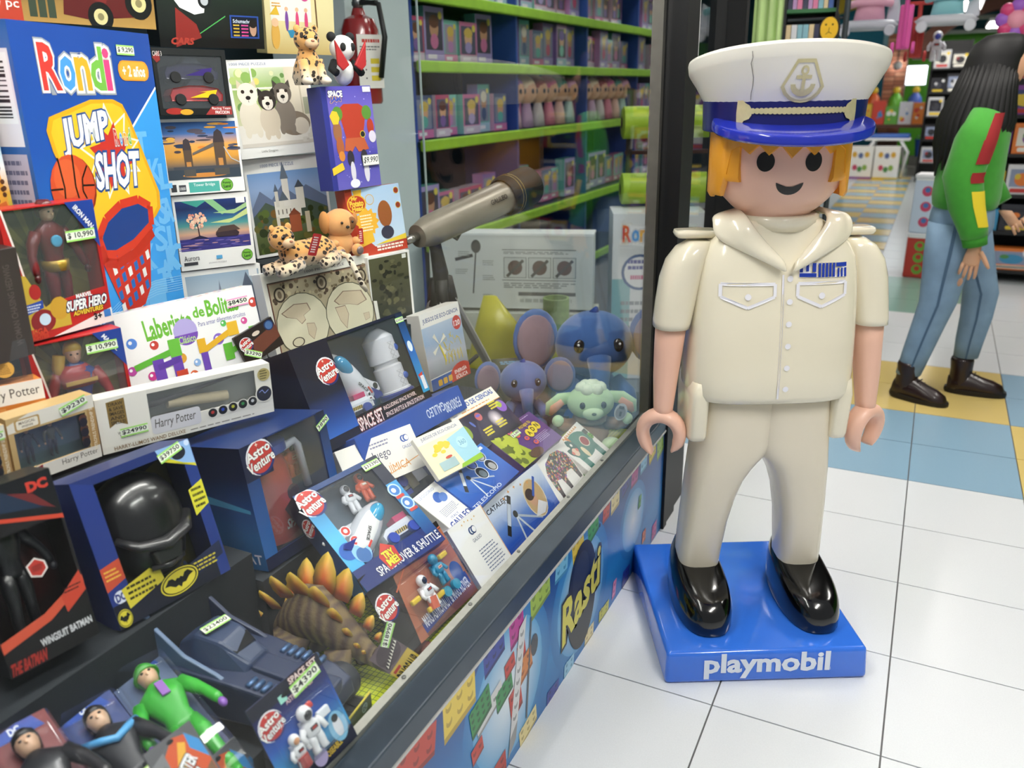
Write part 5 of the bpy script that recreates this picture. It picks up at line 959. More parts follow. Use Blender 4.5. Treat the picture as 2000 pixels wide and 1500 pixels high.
sd, sm = left_side(t, wd, h, .2); sd.grad(0, 0, 1, 1, ['16609a', '1a6aa4', '1c4a86', '121c40', '10142c']); sd.poly([(.1, .55), (.3, .6), (.95, .5), (.95, .47)], '4aa0c8'); sd.line([(.12, .78), (.2, .7), (.28, .5), (.3, .3)], .05, 'b8b4d4'); sd.poly([(.25, .34), (.36, .2), (.4, .05), (.3, .04), (.24, .18)], 'b0aed0'); sd.text('ROCKET', .1, .05, .6, .13, 'd8dce8', bold=.02); sd.text('SAT', .66, .05, .95, .13, 'd8dce8', bold=.02); sd.build('side_print', t, mt=sm)
t, a, wd, h = window_box('spaceset', 'space_set_box', 'wide dark box with a white shuttle, cylinder station and small rover inside', 'toy box', .11, '12142c', ['0f1e3a', lambda b: b.grad(0, 0, 1, 1, ['1a6a90', '163c6a', '0c1226'])], (.3, .07, .19, .03))
shuttle(t, Matrix.Translation((.02, .055, .065)) @ Matrix.Rotation(-.42, 4, 'Y'), .165)
st_ = M('f0eeee', .3, coat=.2); stn = MB().lathe([(.044, .045), (.044, .05), (.04, .052), (.04, .115), (.034, .12), (.034, .128), (.043, .132), (.043, .195), (.03, .21), (.016, .222), (.012, .224)], 28, Matrix.Translation((.145, .055, .01))).build('station_tower', st_, t, auto=.5); MB().lathe([(.05, .03), (.05, .042), (.044, .046)], 28, Matrix.Translation((.145, .055, .01))).build('station_foot', M('25358a', .3), stn, auto=.5)
for z in (.09, .17): MB().lathe([(.009, 0), (.01, .003), (.006, .006)], 16, Matrix.Translation((.162, .018, z)) @ Matrix.Rotation(PI / 2, 4, 'X')).build('porthole', M('2c5ab8', .12, coat=.5), stn, smooth=True); q = Art(.02, .045); q.line([(0, 0), (1, .33), (0, .66), (1, 1), (0, 1), (1, .66), (0, .33), (1, 0), (0, 0)], .08, 'c4c2c2'); q.build('truss_relief', stn, mt=Matrix.Translation((.14, .0118 if z > .1 else .0145, z - .025)))
rover(t, Matrix.Translation((-.045, .04, .045)) @ Matrix.Rotation(-.3, 4, 'Z'), .085); astronaut(t, Matrix.Translation((.005, .022, .05)), .042)
a.rect(0, 0, 1, .19, '17181f'); a.rect(0, .0, .3, 1, '12162c'); a.grad(0, .1, .3, .5, ['2c62b8', '1a3a80', '12162c']); astro_logo(a, .22, .70, .075); a.text('SPACE SET', .30, .035, .52, .16, 'f0e4e0', bold=.02, out='8c2c28', ow=.06); a.text('INCLUDING SPACE ROVER,', .54, .115, .86, .16, 'f0e4e0', bold=.01, out='8c2c28', ow=.04); a.text('SPACE SHUTTLE & SPACE STATION', .54, .045, .92, .09, 'f0e4e0', bold=.01, out='8c2c28', ow=.04); a.grad(.93, .1, 1, 1, ['2a9ac8', '2a6ab8', '12162c']); a.ell(.965, .62, .022, .06, 'dce8f0'); a.poly([(.94, .3), (.99, .32), (.965, .2)], 'c83a34'); a.rect(.955, .13, .99, .28, 'e8e8ec'); a.build('cover_print', t); price(t, '$2650', wd / 2 - .02, h * .92, .034, .014)
t, a, wd, h = carton('eco', 'wind_power_kit_box', 'upright pale science kit box showing a yellow walking windmill model', 'science kit', .05, 'd8d4cc', 'e6e2da')
a.grad(0, .16, 1, .82, ['8a8c90', 'b8bcc4', '9ab0cc', 'b4c4d8']); a.rect(0, .82, 1, 1, 'eceae4'); a.text('JUEGOS DE ECO-CIENCIA', .06, .86, .95, .93, '2c4a8c', bold=.015); a.circ(.87, .74, .11, 'c83c34'); a.text('120', .79, .7, .95, .77, 'f4ecec', bold=.03)
for i in range(26): u, v = random.uniform(.45, .9), random.uniform(.34, .6); a.line([(u, v), (u + random.uniform(-.08, .08), v + random.uniform(-.1, .1))], .012, 'd8c02c')
for i in range(6): a.line([(.45 + i * .08, .4), (.42 + i * .09, .26)], .016, 'd8c02c')
for k in range(4): an = .4 + k * PI / 2; a.poly([(.35, .55), (.35 + .2 * math.cos(an), .55 + .17 * math.sin(an)), (.35 + .2 * math.cos(an + .35), .55 + .17 * math.sin(an + .35))], 'e8e4d4')
a.line([(.35, .55), (.45, .3)], .03, 'dcc83c'); a.rect(0, 0, 1, .15, '3a5c9c'); a.ell(.78, .06, .3, .16, 'c8442c'); a.text('ENERGÍA', .6, .09, .92, .15, 'f8f0e8', bold=.02); a.text('EÓLICA', .62, .015, .92, .08, 'f8f0e8', bold=.02)
for i in range(3): a.rrect(.16 + i * .13, .03, .26 + i * .13, .11, .02, 'd8a83a')
a.build('cover_print', t)
GA = dict(b='2c54ac')
t, a, wd, h = carton('f500', 'telescope_carton', 'long blue telescope carton lying behind the white kits', 'telescope box', .1, '2a4c9c', '2c52a6'); a.text('GALILEO', .62, .35, .8, .7, 'dce4f4', rot=PI); a.text('F500X80', .8, .2, .96, .6, 'dce4f4', rot=PI); a.line([(.1, .2), (.45, .3)], .004, '6a8ad0'); a.build('cover_print', t)
def gal(a, u, v, r, c='3a5ca8'):
    for k in (-.35, .15): a.circ(u + k * r, v, r * .55, c); a.circ(u + k * r + r * .12, v, r * .4, 'f2f1ee')
    a.text('GALILEO', u - r * 1.1, v - r * 1.5 * a.w / a.h, u + r * .9, v - r * 1.0 * a.w / a.h, c, bold=0)
t, a, wd, h = carton('juegow', 'chemistry_kit_box', 'cream science kit box with thin orange line, partly covered', 'science kit', .05, 'ece8de', 'f2efe6'); a.text('Juego', .38, .45, .62, .7, '4a4a66', bold=0); a.text('QUÍMICA', .4, .1, .8, .36, 'e09a4a', bold=0, rot=.02); a.lines(.4, .75, .7, .9, 2, '8a8aa8'); gal(a, .86, .75, .07); a.line([(.3, .05), (1, .3)], .008, 'e8a050'); a.build('cover_print', t)
t, a, wd, h = window_box('galwin', 'lens_kit_box', 'open-window kit box with small blue and tan lens pieces', 'science kit', .035, '2c4a94', ['d8dae0', lambda b: b.grad(0, 0, 1, 1, ['e4e0d8', 'b8bcc8'])], (.06, .06, .06, .06))
for x, z, c, r in ((-.04, .085, 'b86a44', .012), (-.025, .06, '3a44b0', .015), (.015, .075, '2a2a2c', .008)): MB().lathe([(r, 0), (r, .008), (r * .7, .009)], 16, Matrix.Translation((x, .02, z)) @ Matrix.Rotation(PI / 2, 4, 'X')).build('lens_piece', M(c, .3), t, auto=.6)
MB().box(-.005, .02, .015, .022, .03, .07).build('lens_holder', M('e0cfa0', .5), t); MB().box(-.04, -.015, .015, .02, .02, .035).build('lens_clip', M('3a4ab4', .4), t)
t, a, wd, h = carton('ecos', 'solar_kit_box', 'bright yellow and sky blue science kit box lying flat', 'science kit', .014, 'ece8dc', 'f0ecdc'); a.rect(0, 0, 1, .8, 'f4ecc4'); a.text('JUEGOS DE ECO-CIENCIA', .12, .85, .9, .94, '2c4a8c', bold=.01); a.poly([(.62, 0), (1, 0), (1, .8), (.55, .7)], 'a8d8e8'); a.poly([(.5, 0), (1, 0), (1, .12), (.55, .08)], '9ac83c')
for i in range(22): a.ell(.35 + random.gauss(0, .1), .6 + random.gauss(0, .06), .05, .04, 'e8d040')
a.rect(.16, .1, .5, .3, 'a8c4c8'); a.ell(.4, .34, .07, .03, 'c84a3a'); a.circ(.78, .5, .1, 'bcE4f0'); a.text('360', .72, .45, .86, .56, '4a8ab0', bold=0); a.build('cover_print', t)
t, a, wd, h = window_box('shuttleblister', 'shuttle_rover_box', 'tilted blue window box with shuttle, rover and two astronauts', 'toy box', .05, '183a72', ['5a6a74', lambda b: b.grad(0, 0, 1, 1, ['6a7a80', '3c4a58'])], (.14, .12, .2, .05))
shuttle(t, Matrix.Translation((-.075, .03, .085)) @ Matrix.Rotation(1.05, 4, 'Y') @ Matrix.Rotation(.3, 4, 'Z'), .16); rover(t, Matrix.Translation((.05, .03, .055)) @ Matrix.Rotation(.0, 4, 'Y'), .095); astronaut(t, Matrix.Translation((.005, .03, .165)) @ Matrix.Rotation(.15, 4, 'Y'), .075); astronaut(t, Matrix.Translation((.055, .03, .175)) @ Matrix.Rotation(.15, 4, 'Y'), .075, 'd85a30', '17181c', 'f0f0f0')
a.grad(0, .0, .15, 1, ['3aa0dc', '5ab8ec', '1c3c74']); a.rect(0, 0, 1, .2, '1b2c6c'); a.rect(.86, .6, 1, 1, '131a34'); a.grad(.86, .1, 1, .7, ['1c3c80', '3a9ad8']); astro_logo(a, .1, .88, .13); a.text('SPACE ROVER & SHUTTLE', .2, .04, .98, .12, 'eef0f8', bold=.01, out='1a1a34', ow=.05); a.poly([(.3, .18), (.4, .28), (.5, .2), (.48, .06), (.32, .04)], 'c83c30'); a.text('TRY', .34, .14, .46, .2, 'f0d838', bold=.05, out='141414', ow=.09); a.text('ME!', .34, .07, .46, .13, 'f0d838', bold=.05, out='141414', ow=.09); a.ell(.1, .36, .09, .08, '2a60b8'); a.ell(.2, .3, .09, .1, '8ac0e8'); a.ell(.2, .27, .07, .07, '3a6aa8')
for u, v in ((.2, .52), (.22, .41)): a.circ(u, v, .05, 'e8ecf4'); a.circ(u, v, .042, 'c83c34'); a.circ(u, v, .02, 'f0e8e8')
for u, v in ((.9, .62), (.93, .46)): a.circ(u, v, .07, 'bfe0f4'); a.circ(u, v, .055, '3a7ac8'); a.circ(u - .01, v, .025, 'f0f0f0'); a.rrect(u - .04, v - .09, u + .06, v - .06, .01, 'c8443a')
a.build('cover_print', t); price(t, '$33390', wd / 2 - .03, h * .93, .05, .018)
sd, sm = left_side(t, wd, h, .05); sd.grad(0, 0, 1, 1, ['1c6aa8', '1a4a8a', '14203c', '101428']); astro_logo(sd, .5, .72, .4); sd.build('side_print', t, mt=sm)
# astronaut blister cards
def blister(t, x0, x1, z0, z1, dep): return MB().loft([[(x0, 0, z0), (x1, 0, z0), (x1, 0, z1), (x0, 0, z1)], [(x0 + .004, -dep, z0 + .004), (x1 - .004, -dep, z0 + .004), (x1 - .004, -dep, z1 - .004), (x0 + .004, -dep, z1 - .004)]]).build('clear_blister', BLISTER, t, bevel=.004, seg=2, auto=.8)
t, a, wd, h = carton('card', 'astronaut_blister_card', 'dark blue blister card with two small astronauts at the front rail', 'toy pack', .003, '182258', '16205a', bev=.0008)
a.grad(0, 0, 1, 1, ['14102c', '2a9ad0', '2458b0', '1a2260', '141a40']); a.rect(0, .86, 1, 1, '171a2c'); astro_logo(a, .17, .72, .15); a.text('SPACE SET', .55, .92, .95, .98, 'f0e4e0', bold=.02, out='a83a30', ow=.05); a.text('ASTRONIMALS', .42, .78, .8, .83, 'e8d8e0', bold=0, out='8c2c3c', ow=.04); a.rect(.36, .82, .46, .9, '9ad8c8'); a.ell(.5, .88, .1, .03, '0c0e14'); a.rect(.0, .0, 1, .16, '151230'); a.text('POSEABLE', .55, .06, .8, .12, 'e8c040', bold=.03, rot=.08); a.ell(.84, .24, .12, .16, '8ac8e8'); a.ell(.84, .24, .06, .11, 'f0f0f4'); a.circ(.84, .33, .045, '202228'); a.ell(.5, .12, .09, .09, 'c8b8e4'); a.build('card_print', t)
blister(t, -.06, .062, .03, .125, .026); astronaut(t, Matrix.Translation((.0, -.014, .035)), .085); astronaut(t, Matrix.Translation((-.035, -.014, .032)), .062, 'f0f0f0', 'e0a070'); MB().tube([(-.035, -.014, .055), (-.035, -.014, .035)], .011, 10).build('red_trousers', M('b83a34', .4), t); MB().box(.02, .045, -.014, -.006, .075, .09).build('white_block', M('e8ecf0', .4), t, bevel=.002); MB().tube([(.0, -.014, .11), (.018, -.014, .112)], .006, 8).build('red_barrel', M('c83a34', .3), t)
price(t, '$4390', .035, h * .86, .062, .022, -.1)
t, a, wd, h = carton('mars', 'mars_rover_blister_card', 'orange and black blister card with an orange and a blue figure', 'toy pack', .003, '1c1816', '241c1a', bev=.0008)
a.rect(0, 0, 1, 1, '1a1716'); a.poly([(.3, .78), (.6, .86), (1, .9), (1, 0), (.2, 0)], 'b06a4c'); a.grad(.3, .0, 1, .5, ['6a3a2c', 'b87a5c']); a.line([(.25, .62), (.5, .84), (1, .92)], .012, 'd8704a'); astro_logo(a, .1, .56, .1); a.poly([(.3, .04), (.98, .14), (.98, .3), (.3, .16)], '2a3c88'); a.text('MARS ASTRONAUT & MARS ROVER', .33, .1, .96, .23, 'eef0f8', bold=.02, rot=.03); a.ell(.9, .36, .07, .13, '1c4a94'); a.ell(.78, .9, .05, .07, '4a6ab8'); a.ell(.7, .9, .04, .06, 'e0dce0'); a.text('POSEABLE', .5, .88, .62, .95, 'e89a40', bold=.03); a.build('card_print', t)
blister(t, -.085, .12, .03, .135, .034); astronaut(t, Matrix.Translation((-.01, -.018, .04)), .08, 'eeeeee'); MB().tube([(-.01, -.018, .066), (-.016, -.018, .04)], .012, 10).build('orange_trousers', M('d8623c', .4), t); astronaut(t, Matrix.Translation((.05, -.018, .065)), .075, '2f86a4', '2f86a4')
for x, z in ((-.05, .08), (.085, .12), (.02, .055), (-.02, .045)): MB().box(x - .014, x + .014, -.02, -.01, z - .006, z + .006, Matrix.Rotation(0, 4, 'Y')).build('yellow_part', M('e4c22c', .35), t, bevel=.003)
for x in (.04, .075): MB().lathe([(.012, 0), (.012, .01)], 14, Matrix.Translation((x, -.01, .05)) @ Matrix.Rotation(PI / 2, 4, 'X')).build('rover_wheel', M('3a9ab4', .4), t, auto=.6)
price(t, '$6490', .02, h * .9, .055, .019, -.1)
# ---------------------------------------------------------------- telescopes, crafts at the rail
def scope_print(a, u, v, s, c1='c0ccdc'):
    a.line([(u - .22 * s, v - .18 * s), (u + .02 * s, v + .3 * s)], .045 * s, '16181c'); a.line([(u - .16 * s, v - .06 * s), (u - .03 * s, v + .2 * s)], .04 * s, c1); a.line([(u - .02 * s, v), (u - .06 * s, v - .5 * s)], .02 * s, 'c8d0da'); a.line([(u - .02 * s, v), (u + .12 * s, v - .48 * s)], .02 * s, 'c8d0da'); a.line([(u - .02 * s, v), (u + .28 * s, v - .3 * s)], .02 * s, 'b0bac8'); a.circ(u - .02 * s, v + .02 * s, .03 * s, '14161a')
t, a, wd, h = carton('catalejo', 'spyglass_carton', 'blue and white telescope carton titled CATALEJO at the rail', 'telescope box', .03, '24459c', '24459c')
a.grad(0, 0, 1, 1, ['1c3a94', '2a55b4', '5a84cc', 'c0d0ea', 'e4eaf2']); a.text('CATALEJO', .04, .80, .38, .90, '1a2030', bold=.02); scope_print(a, .38, .55, 1.05); a.ell(.72, .56, .15, .34, 'e8dcc0'); a.ell(.72, .56, .14, .32, 'c8a878'); a.ell(.68, .58, .06, .14, 'd0a080'); a.ell(.665, .66, .065, .1, '3c2820'); a.poly([(.6, .3), (.74, .5), (.84, .36), (.74, .26)], 'e4e4e8'); a.line([(.7, .6), (.84, .86)], .03, '2c5ab8'); a.text('F300X30CA', .66, .09, .9, .15, 'dce4f4', bold=.01)
for i in range(5): a.star(.32 + i * .1, .88 + .05 * math.sin(i), .018, .007, 4, 'e8a050')
a.build('cover_print', t)
t, a, wd, h = carton('galside', 'white_telescope_carton', 'white and silver carton with printed notes leaning at the rail', 'telescope box', .06, 'b9b8c8', 'f2f2f0'); gal(a, .52, .78, .12, '28406c')
for i in range(5): a.star(.35 + i * .09, .93 + .02 * math.sin(i * 1.5), .02, .01, 4, 'dcae5a')
a.lines(.38, .12, .92, .5, 8, '7a84a0', .35); a.line([(.985, 0), (.985, 1)], .012, 'e8a050'); a.build('cover_print', t)
sd, sm = left_side(t, wd, h, .06); sd.grad(0, 0, 1, 1, ['c4c2d0', 'a8a8be']); sd.barcode(.45, .74, .85, .95); sd.text('CATALEJO', .15, .5, .8, .57, '2a3050', bold=0, rot=PI / 2); sd.text('GALILEO', .5, .4, 1.0, .47, '3a4a90', bold=.02, rot=PI / 2); sd.build('side_print', t, mt=sm)
t, a, wd, h = carton('telescopio', 'telescope_carton', 'blue telescope carton with four round planet photos', 'telescope box', .06, '2a56ac', '2a5ab4'); a.grad(0, 0, 1, 1, ['2450aa', '2f68c0', '3a74c8']); scope_print(a, .38, .58, 1.0, 'd8dce4')
for u, v, c in ((.57, .78, '4a6ac0'), (.78, .8, 'b8bcc4'), (.57, .5, '6a7a84'), (.78, .5, 'a8a8a8')): a.circ(u, v, .085, 'e8ecf4'); a.circ(u, v, .076, '1a2230'); a.circ(u, v - .03, .05, c)
a.text('TELESCOPIO', -.32, .5, .46, .58, 'e4ecf8', bold=.01, rot=-PI / 2) if False else a.text('TELESCOPIO', .02, .04, .62, .12, 'dce8f8', bold=.01); a.rect(.86, .88, .94, .95, 'e4e8ec'); a.build('cover_print', t)
t, a, wd, h = carton('telside', 'binocular_carton', 'white carton with blue binocular drawing and orange edge', 'telescope box', .06, 'ece9e2', 'f3f1ec'); a.ell(.55, .72, .17, .1, '3f68b8', 16, .5); a.ell(.68, .66, .15, .09, '5a80c8', 16, .4); a.text('GALILEO', .1, .08, .9, .2, '2c4a9c', bold=.03); a.text('ITALY', .3, .23, .6, .28, '5a78b8', bold=0); a.lines(.2, .32, .85, .5, 6, '8a94b4', .35); a.line([(.98, 0), (.98, 1)], .02, 'e8a050'); a.text('LEGGORIO', .1, .88, .7, .94, '8a9cc8', bold=0); a.build('cover_print', t)
t, a, wd, h = carton('juego', 'science_game_box', 'dark space-printed science game box with cream title band', 'science kit', .06, 'e8e4dc', '1a1a30'); a.grad(0, 0, 1, .72, ['141426', '2a2044', '1c1a34']); a.rect(0, .72, 1, 1, 'eee9dc'); a.text('JUEGO DE CIENCIAS', .2, .83, .95, .96, '2f58a8', bold=.03); a.lines(.22, .76, .9, .81, 1, 'e0a060'); gal(a, .1, .88, .045); a.line([(0, .72), (1, .72)], .008, 'e89a48'); a.circ(.42, .58, .06, 'b85a5a'); a.ell(.42, .6, .045, .03, '6a5ab8'); a.circ(.9, .55, .09, '8a5ac0'); a.circ(.88, .6, .05, 'a8c040'); a.glow(.66, .38, .13, 'f4e8f0', '2a2044', 16); a.ell(.24, .5, .02, .08, '5a70c0', 12, .4); a.ell(.06, .42, .08, .16, '8aa038')
for u, v in ((.42, .24), (.7, .26), (.8, .66)): a.lines(u - .1, v - .1, u + .1, v + .08, 3, 'e8d83c', .6)
a.build('cover_print', t)
t, a, wd, h = carton('adn', 'dna_kit_box', 'purple science kit box with yellow letters A D N', 'science kit', .05, '5a3a78', '5c3a7c'); a.poly([(0, 0), (.42, 0), (.3, .5), (.42, .7), (.2, 1), (0, 1)], 'a8b43a')
for i in range(12): a.circ(random.uniform(.02, .3), random.uniform(.1, .9), .05, '5c6a1c'); 
for i in range(12): a.circ(random.uniform(.02, .3), random.uniform(.1, .9), .045, 'b4c040')
for u, v in ((.42, .68), (.5, .5), (.56, .3), (.36, .84)): a.ell(u, v, .06, .08, '4a2a6a'); a.ell(u, v, .045, .06, 'e0644a'); a.ell(u, v + .01, .025, .03, '7a4a9a')
a.text('Atrapa tu', .55, .72, .82, .86, 'e8c83a', bold=.01)
for i, c in enumerate('ADN'): u = .62 + i * .11; a.circ(u, .56 + i * .03, .065, 'e4cc3a'); a.text(c, u - .03, .51 + i * .03, u + .03, .62 + i * .03, '3a2a18', bold=.03)
a.lines(.6, .22, .95, .42, 5, 'b8a4d0'); a.ell(.4, .1, .14, .12, '5a4030'); a.lines(.5, .92, .95, .96, 1, 'd8ccE8'); a.build('cover_print', t); price(t, '$ 6,490', -.02, h * .74, .045, .017)
t, a, wd, h = carton('elephant', 'elephant_puzzle_box', 'white puzzle box with an ornate patterned elephant', 'puzzle box', .022, 'eae6de', 'f1efea'); E = [(.12, .42), (.14, .7), (.26, .86), (.5, .93), (.72, .88), (.86, .72), (.88, .5), (.86, .2), (.78, .2), (.74, .45), (.6, .48), (.5, .42), (.5, .2), (.42, .2), (.38, .46), (.26, .5), (.22, .3), (.2, .16), (.28, .12), (.27, .07), (.18, .06), (.12, .16), (.13, .3)]
a.poly(E, '3a2c30')
def inside(u, v):
    c = False
    for i in range(len(E)):
        (x1, y1), (x2, y2) = E[i - 1], E[i]
        if (y1 > v) != (y2 > v) and u < (x2 - x1) * (v - y1) / (y2 - y1) + x1: c = not c
    return c
for i in range(420):
    u, v = random.uniform(.12, .88), random.uniform(.35, .92)
    if inside(u, v): c = random.choice(['c84a3a', 'e0a040', '4a8a5a', 'b84a8a', '6a5ab0', 'd8c8a8']); a.circ(u, v, random.uniform(.008, .02), c, 7)
a.rect(.9, .3, .98, .6, 'b8c0c4'); logo_fl(a, .93, .14, .06); a.ell(.06, .08, .04, .04, '5a9a3c'); a.line([(0, .004), (1, .004)], .01, 'c8703a'); a.build('cover_print', t)
t, a, wd, h = carton('cat', 'animal_puzzle_box', 'white puzzle box with a green folk-art bear', 'puzzle box', .02, 'eae6de', 'f1efea'); a.ell(.5, .62, .42, .3, '3f7f72'); a.rect(.14, .12, .3, .5, '3f7f72'); a.rect(.7, .1, .86, .5, '3f7f72'); a.circ(.2, .7, .17, '2c5c58'); a.poly([(.06, .82), (.08, .98), (.2, .9)], 'd8824a'); a.poly([(.26, .92), (.36, .98), (.36, .8)], 'd8824a'); a.ell(.2, .6, .08, .1, 'e8c8b0'); a.circ(.12, .62, .035, 'd86a5a'); a.circ(.28, .62, .035, 'd86a5a'); a.circ(.14, .76, .03, 'f0ece4'); a.circ(.26, .76, .03, 'f0ece4'); a.ell(.66, .62, .13, .13, 'e8e0cc'); a.ell(.66, .62, .11, .11, '9a3438'); a.ell(.42, .46, .06, .14, 'e8d8b0')
for i in range(8): a.poly([(.2 + i * .08, .93), (.24 + i * .08, .99), (.28 + i * .08, .92)], 'd8a060')
logo_fl(a, .93, .6, .06); a.rect(.84, .68, .97, .8, '34423c'); a.build('cover_print', t)
# price card and corner cards of monster truck packs
def mtruck(key, label):
    t, a, wd, h = carton(key, 'monster_truck_pack', label, 'toy pack', .003, '55565a', None, 'monster truck packs', .0008)
    a.poly([(0, 0), (1, 0), (1, .72), (.78, .95), (.55, 1), (.3, .86), (0, .8)], '5c5c60'); a.poly([(.04, 0), (.96, 0), (.96, .7), (.76, .9), (.55, .95), (.3, .8), (.04, .3)], 'c8542a'); a.poly([(.12, .24), (.6, .86), (.72, .8), (.3, .2)], 'e0a83a'); a.poly([(.78, .92), (.96, .72), (.96, .45), (.74, .7)], '3a8ac8'); a.poly([(.7, .3), (.95, .4), (.95, .1), (.7, .1)], '7a5a40'); a.poly([(.0, .78), (.3, .86), (.28, .62), (0, .4)], '77787c'); a.text('WARNING', .04, .62, .24, .68, '3a3a3e', rot=.4)
    a.text('MONSTER', .14, .42, .74, .58, 'eceef0', bold=.04, shear=.1, rot=.5, out='16161a', ow=.1); a.text('JAM', .34, .24, .72, .38, 'eceef0', bold=.04, shear=.1, rot=.5, out='16161a', ow=.1); a.ell(.5, .92, .07, .03, '101012'); a.build('card_print', t); blister(t, -wd * .38, wd * .4, .006, h * .3, .02); return t
mtruck('mj1', 'orange and grey monster truck pack just left of the astronaut card'); mtruck('mj2', 'orange and grey monster truck pack lowest at the front, beside the astronaut card')
# boxed action figures lying in front
def figbox(key, label, c, hair, tagc, hat=None):
    t, a, wd, h = carton(key, 'boxed_action_figure', label, 'action figure', .03, '1c2440', '27305c', 'boxed action figures lying at the front')
    a.grad(0, 0, 1, 1, ['141626', '2a3466', tagc, tagc]); a.poly([(.2, 1), (.8, 1), (.9, .92), (.1, .92)], '2a50a8'); a.text('DC', .42, .945, .58, .985, 'e8ecf4', bold=.04); a.build('card_print', t); blister(t, -wd * .47, wd * .47, .01, h * .93, .042)
    toy_fig(t, Matrix.Translation((0, -.022, .012)) @ Matrix.Rotation(-.2, 4, 'Z'), h * .84, c, hair=hair, arms=.25); return t
tA = figbox('figA', 'boxed toy figure in black armour, lower left corner', ('1c1c20', '17171a', '222226', '2a2a2e', 'd2a888'), '141416', '7c3434')
tB = figbox('figB', 'boxed toy figure in black suit with light blue shoulders', ('202126', '1a1b20', '26272d', '26272d', 'dcb494'), '1a1210', '3a4a80'); MB().tube([(-.042, -.03, .232), (-.02, -.044, .216), (0, -.046, .206), (.02, -.044, .216), (.042, -.03, .232)], .0065, 8).build('chest_band', M('5aa4dc', .3), tB, smooth=True)
tC = figbox('figC', 'boxed toy figure in bright green suit with purple gloves', ('3fae3a', '3fae3a', '3fae3a', '8a5ab8', 'e2b894'), '3a9a34', '5a6a88'); MB().box(-.007, .007, -.046, -.042, .205, .235).build('necktie', M('8a5ab0', .4), tC)
MB().lathe([(.022, 0), (.023, .003), (.0165, .006), (.0165, .016), (.012, .021), (.003, .022)], 18, Matrix.Translation((0, -.022, .27)) @ Matrix.Rotation(-.2, 4, 'X')).build('round_hat', M('48a03c', .4), tC, auto=.7)
pa = thing('loose_price_card', 'white price sticker lying over the blue-shouldered figure', 'price tag', pose((-.90, .60, .575), 80, 60, 8, .03)); aa = Art(.07, .026, clip=False); aa.rect(0, 0, 1, 1, 'b8e07a'); aa.rect(0, .1, 1, .9, 'f0f0e4'); aa.text('$10900', .08, .2, .92, .8, '1a1a1c'); aa.build('print', pa, mt=Matrix.Translation((0, -.012, 0))); MB().box(-.035, .035, -.0116, -.0112, 0, .026).build('card', M('f0f0e4', .5), pa)
cw = thing('white_striped_box', 'white box with red print cut off at the lower left corner', 'toy box', pose((-.86, .42, .585), 80, 60, 0, .16)); MB().box(-.06, .06, .001, .04, 0, .16).build('carton', M('e6e8ec', .5, kind='card'), cw, bevel=.001, seg=1)
aa = Art(.12, .16); aa.grad(0, 0, 1, 1, ['d8e4ee', 'eceef0']); aa.lines(.05, .4, .95, .7, 3, 'b84a3a', .6); aa.build('cover_print', cw)
# ================================================================== toys without boxes in the showcase
def at(x, y, z, rz=0): return Matrix.Translation((x, y, z)) @ Matrix.Rotation(math.radians(rz), 4, 'Z')
def spotted(name, top, belly, spot, scale, zlo, zhi, size=.42):
    m = bpy.data.materials.new(name); m.use_nodes = True; nt = m.node_tree; b = nt.nodes['Principled BSDF']; b.inputs['Roughness'].default_value = .9; b.inputs['Sheen Weight'].default_value = .3
    tc = nt.nodes.new('ShaderNodeTexCoord'); sp = nt.nodes.new('ShaderNodeSeparateXYZ'); nt.links.new(tc.outputs['Object'], sp.inputs[0])
    mr = nt.nodes.new('ShaderNodeMapRange'); mr.inputs[1].default_value = zlo; mr.inputs[2].default_value = zhi; nt.links.new(sp.outputs['Z'], mr.inputs[0])
    mx = nt.nodes.new('ShaderNodeMix'); mx.data_type = 'RGBA'; mx.inputs[6].default_value = (*hx(belly), 1); mx.inputs[7].default_value = (*hx(top), 1); nt.links.new(mr.outputs[0], mx.inputs[0])
    vo = nt.nodes.new('ShaderNodeTexVoronoi'); vo.inputs['Scale'].default_value = scale; nt.links.new(tc.outputs['Object'], vo.inputs['Vector'])
    cr = nt.nodes.new('ShaderNodeValToRGB'); cr.color_ramp.elements[0].position = size - .06; cr.color_ramp.elements[0].color = (1, 1, 1, 1); cr.color_ramp.elements[1].position = size; cr.color_ramp.elements[1].color = (0, 0, 0, 1); nt.links.new(vo.outputs['Distance'], cr.inputs[0])
    m2 = nt.nodes.new('ShaderNodeMix'); m2.data_type = 'RGBA'; nt.links.new(cr.outputs['Color'], m2.inputs[0]); nt.links.new(mx.outputs[2], m2.inputs[6]); m2.inputs[7].default_value = (*hx(spot), 1); nt.links.new(m2.outputs[2], b.inputs['Base Color']); return m
LEO = spotted('leopard_plush', 'd9a05c', 'e6d8c0', '2a1c12', 75, .01, .05)
EYE = M('1a120c', .12, coat=.6); CREAMF = M('e6d8c4', .95, sheen=.3, kind='fur')
def catface(t, c, r, mt=None):      # leopard head parts at centre c, radius r, looking to -y
    hd = MB().sphere(c, (r, r * .95, r * .92), 18, 12, mt).build('head', LEO, t, smooth=True)
    MB().sphere((c[0], c[1] - r * .85, c[2] - r * .3), (r * .52, r * .4, r * .38), 14, 8, mt).build('muzzle', M('dcb892', .9, kind='fur'), hd, smooth=True); MB().sphere((c[0], c[1] - r * 1.2, c[2] - r * .14), (r * .16, r * .1, r * .1), 10, 6, mt).build('nose', M('b87a60', .6), hd, smooth=True)
    for sx in (-1, 1):
        MB().sphere((c[0] + sx * r * .42, c[1] - r * .82, c[2] + r * .14), (r * .16, r * .12, r * .17), 10, 8, mt).build('eye', EYE, hd, smooth=True); MB().sphere((c[0] + sx * r * .72, c[1], c[2] + r * .78), (r * .28, r * .14, r * .3), 12, 8, mt).build('ear', LEO, hd, smooth=True)
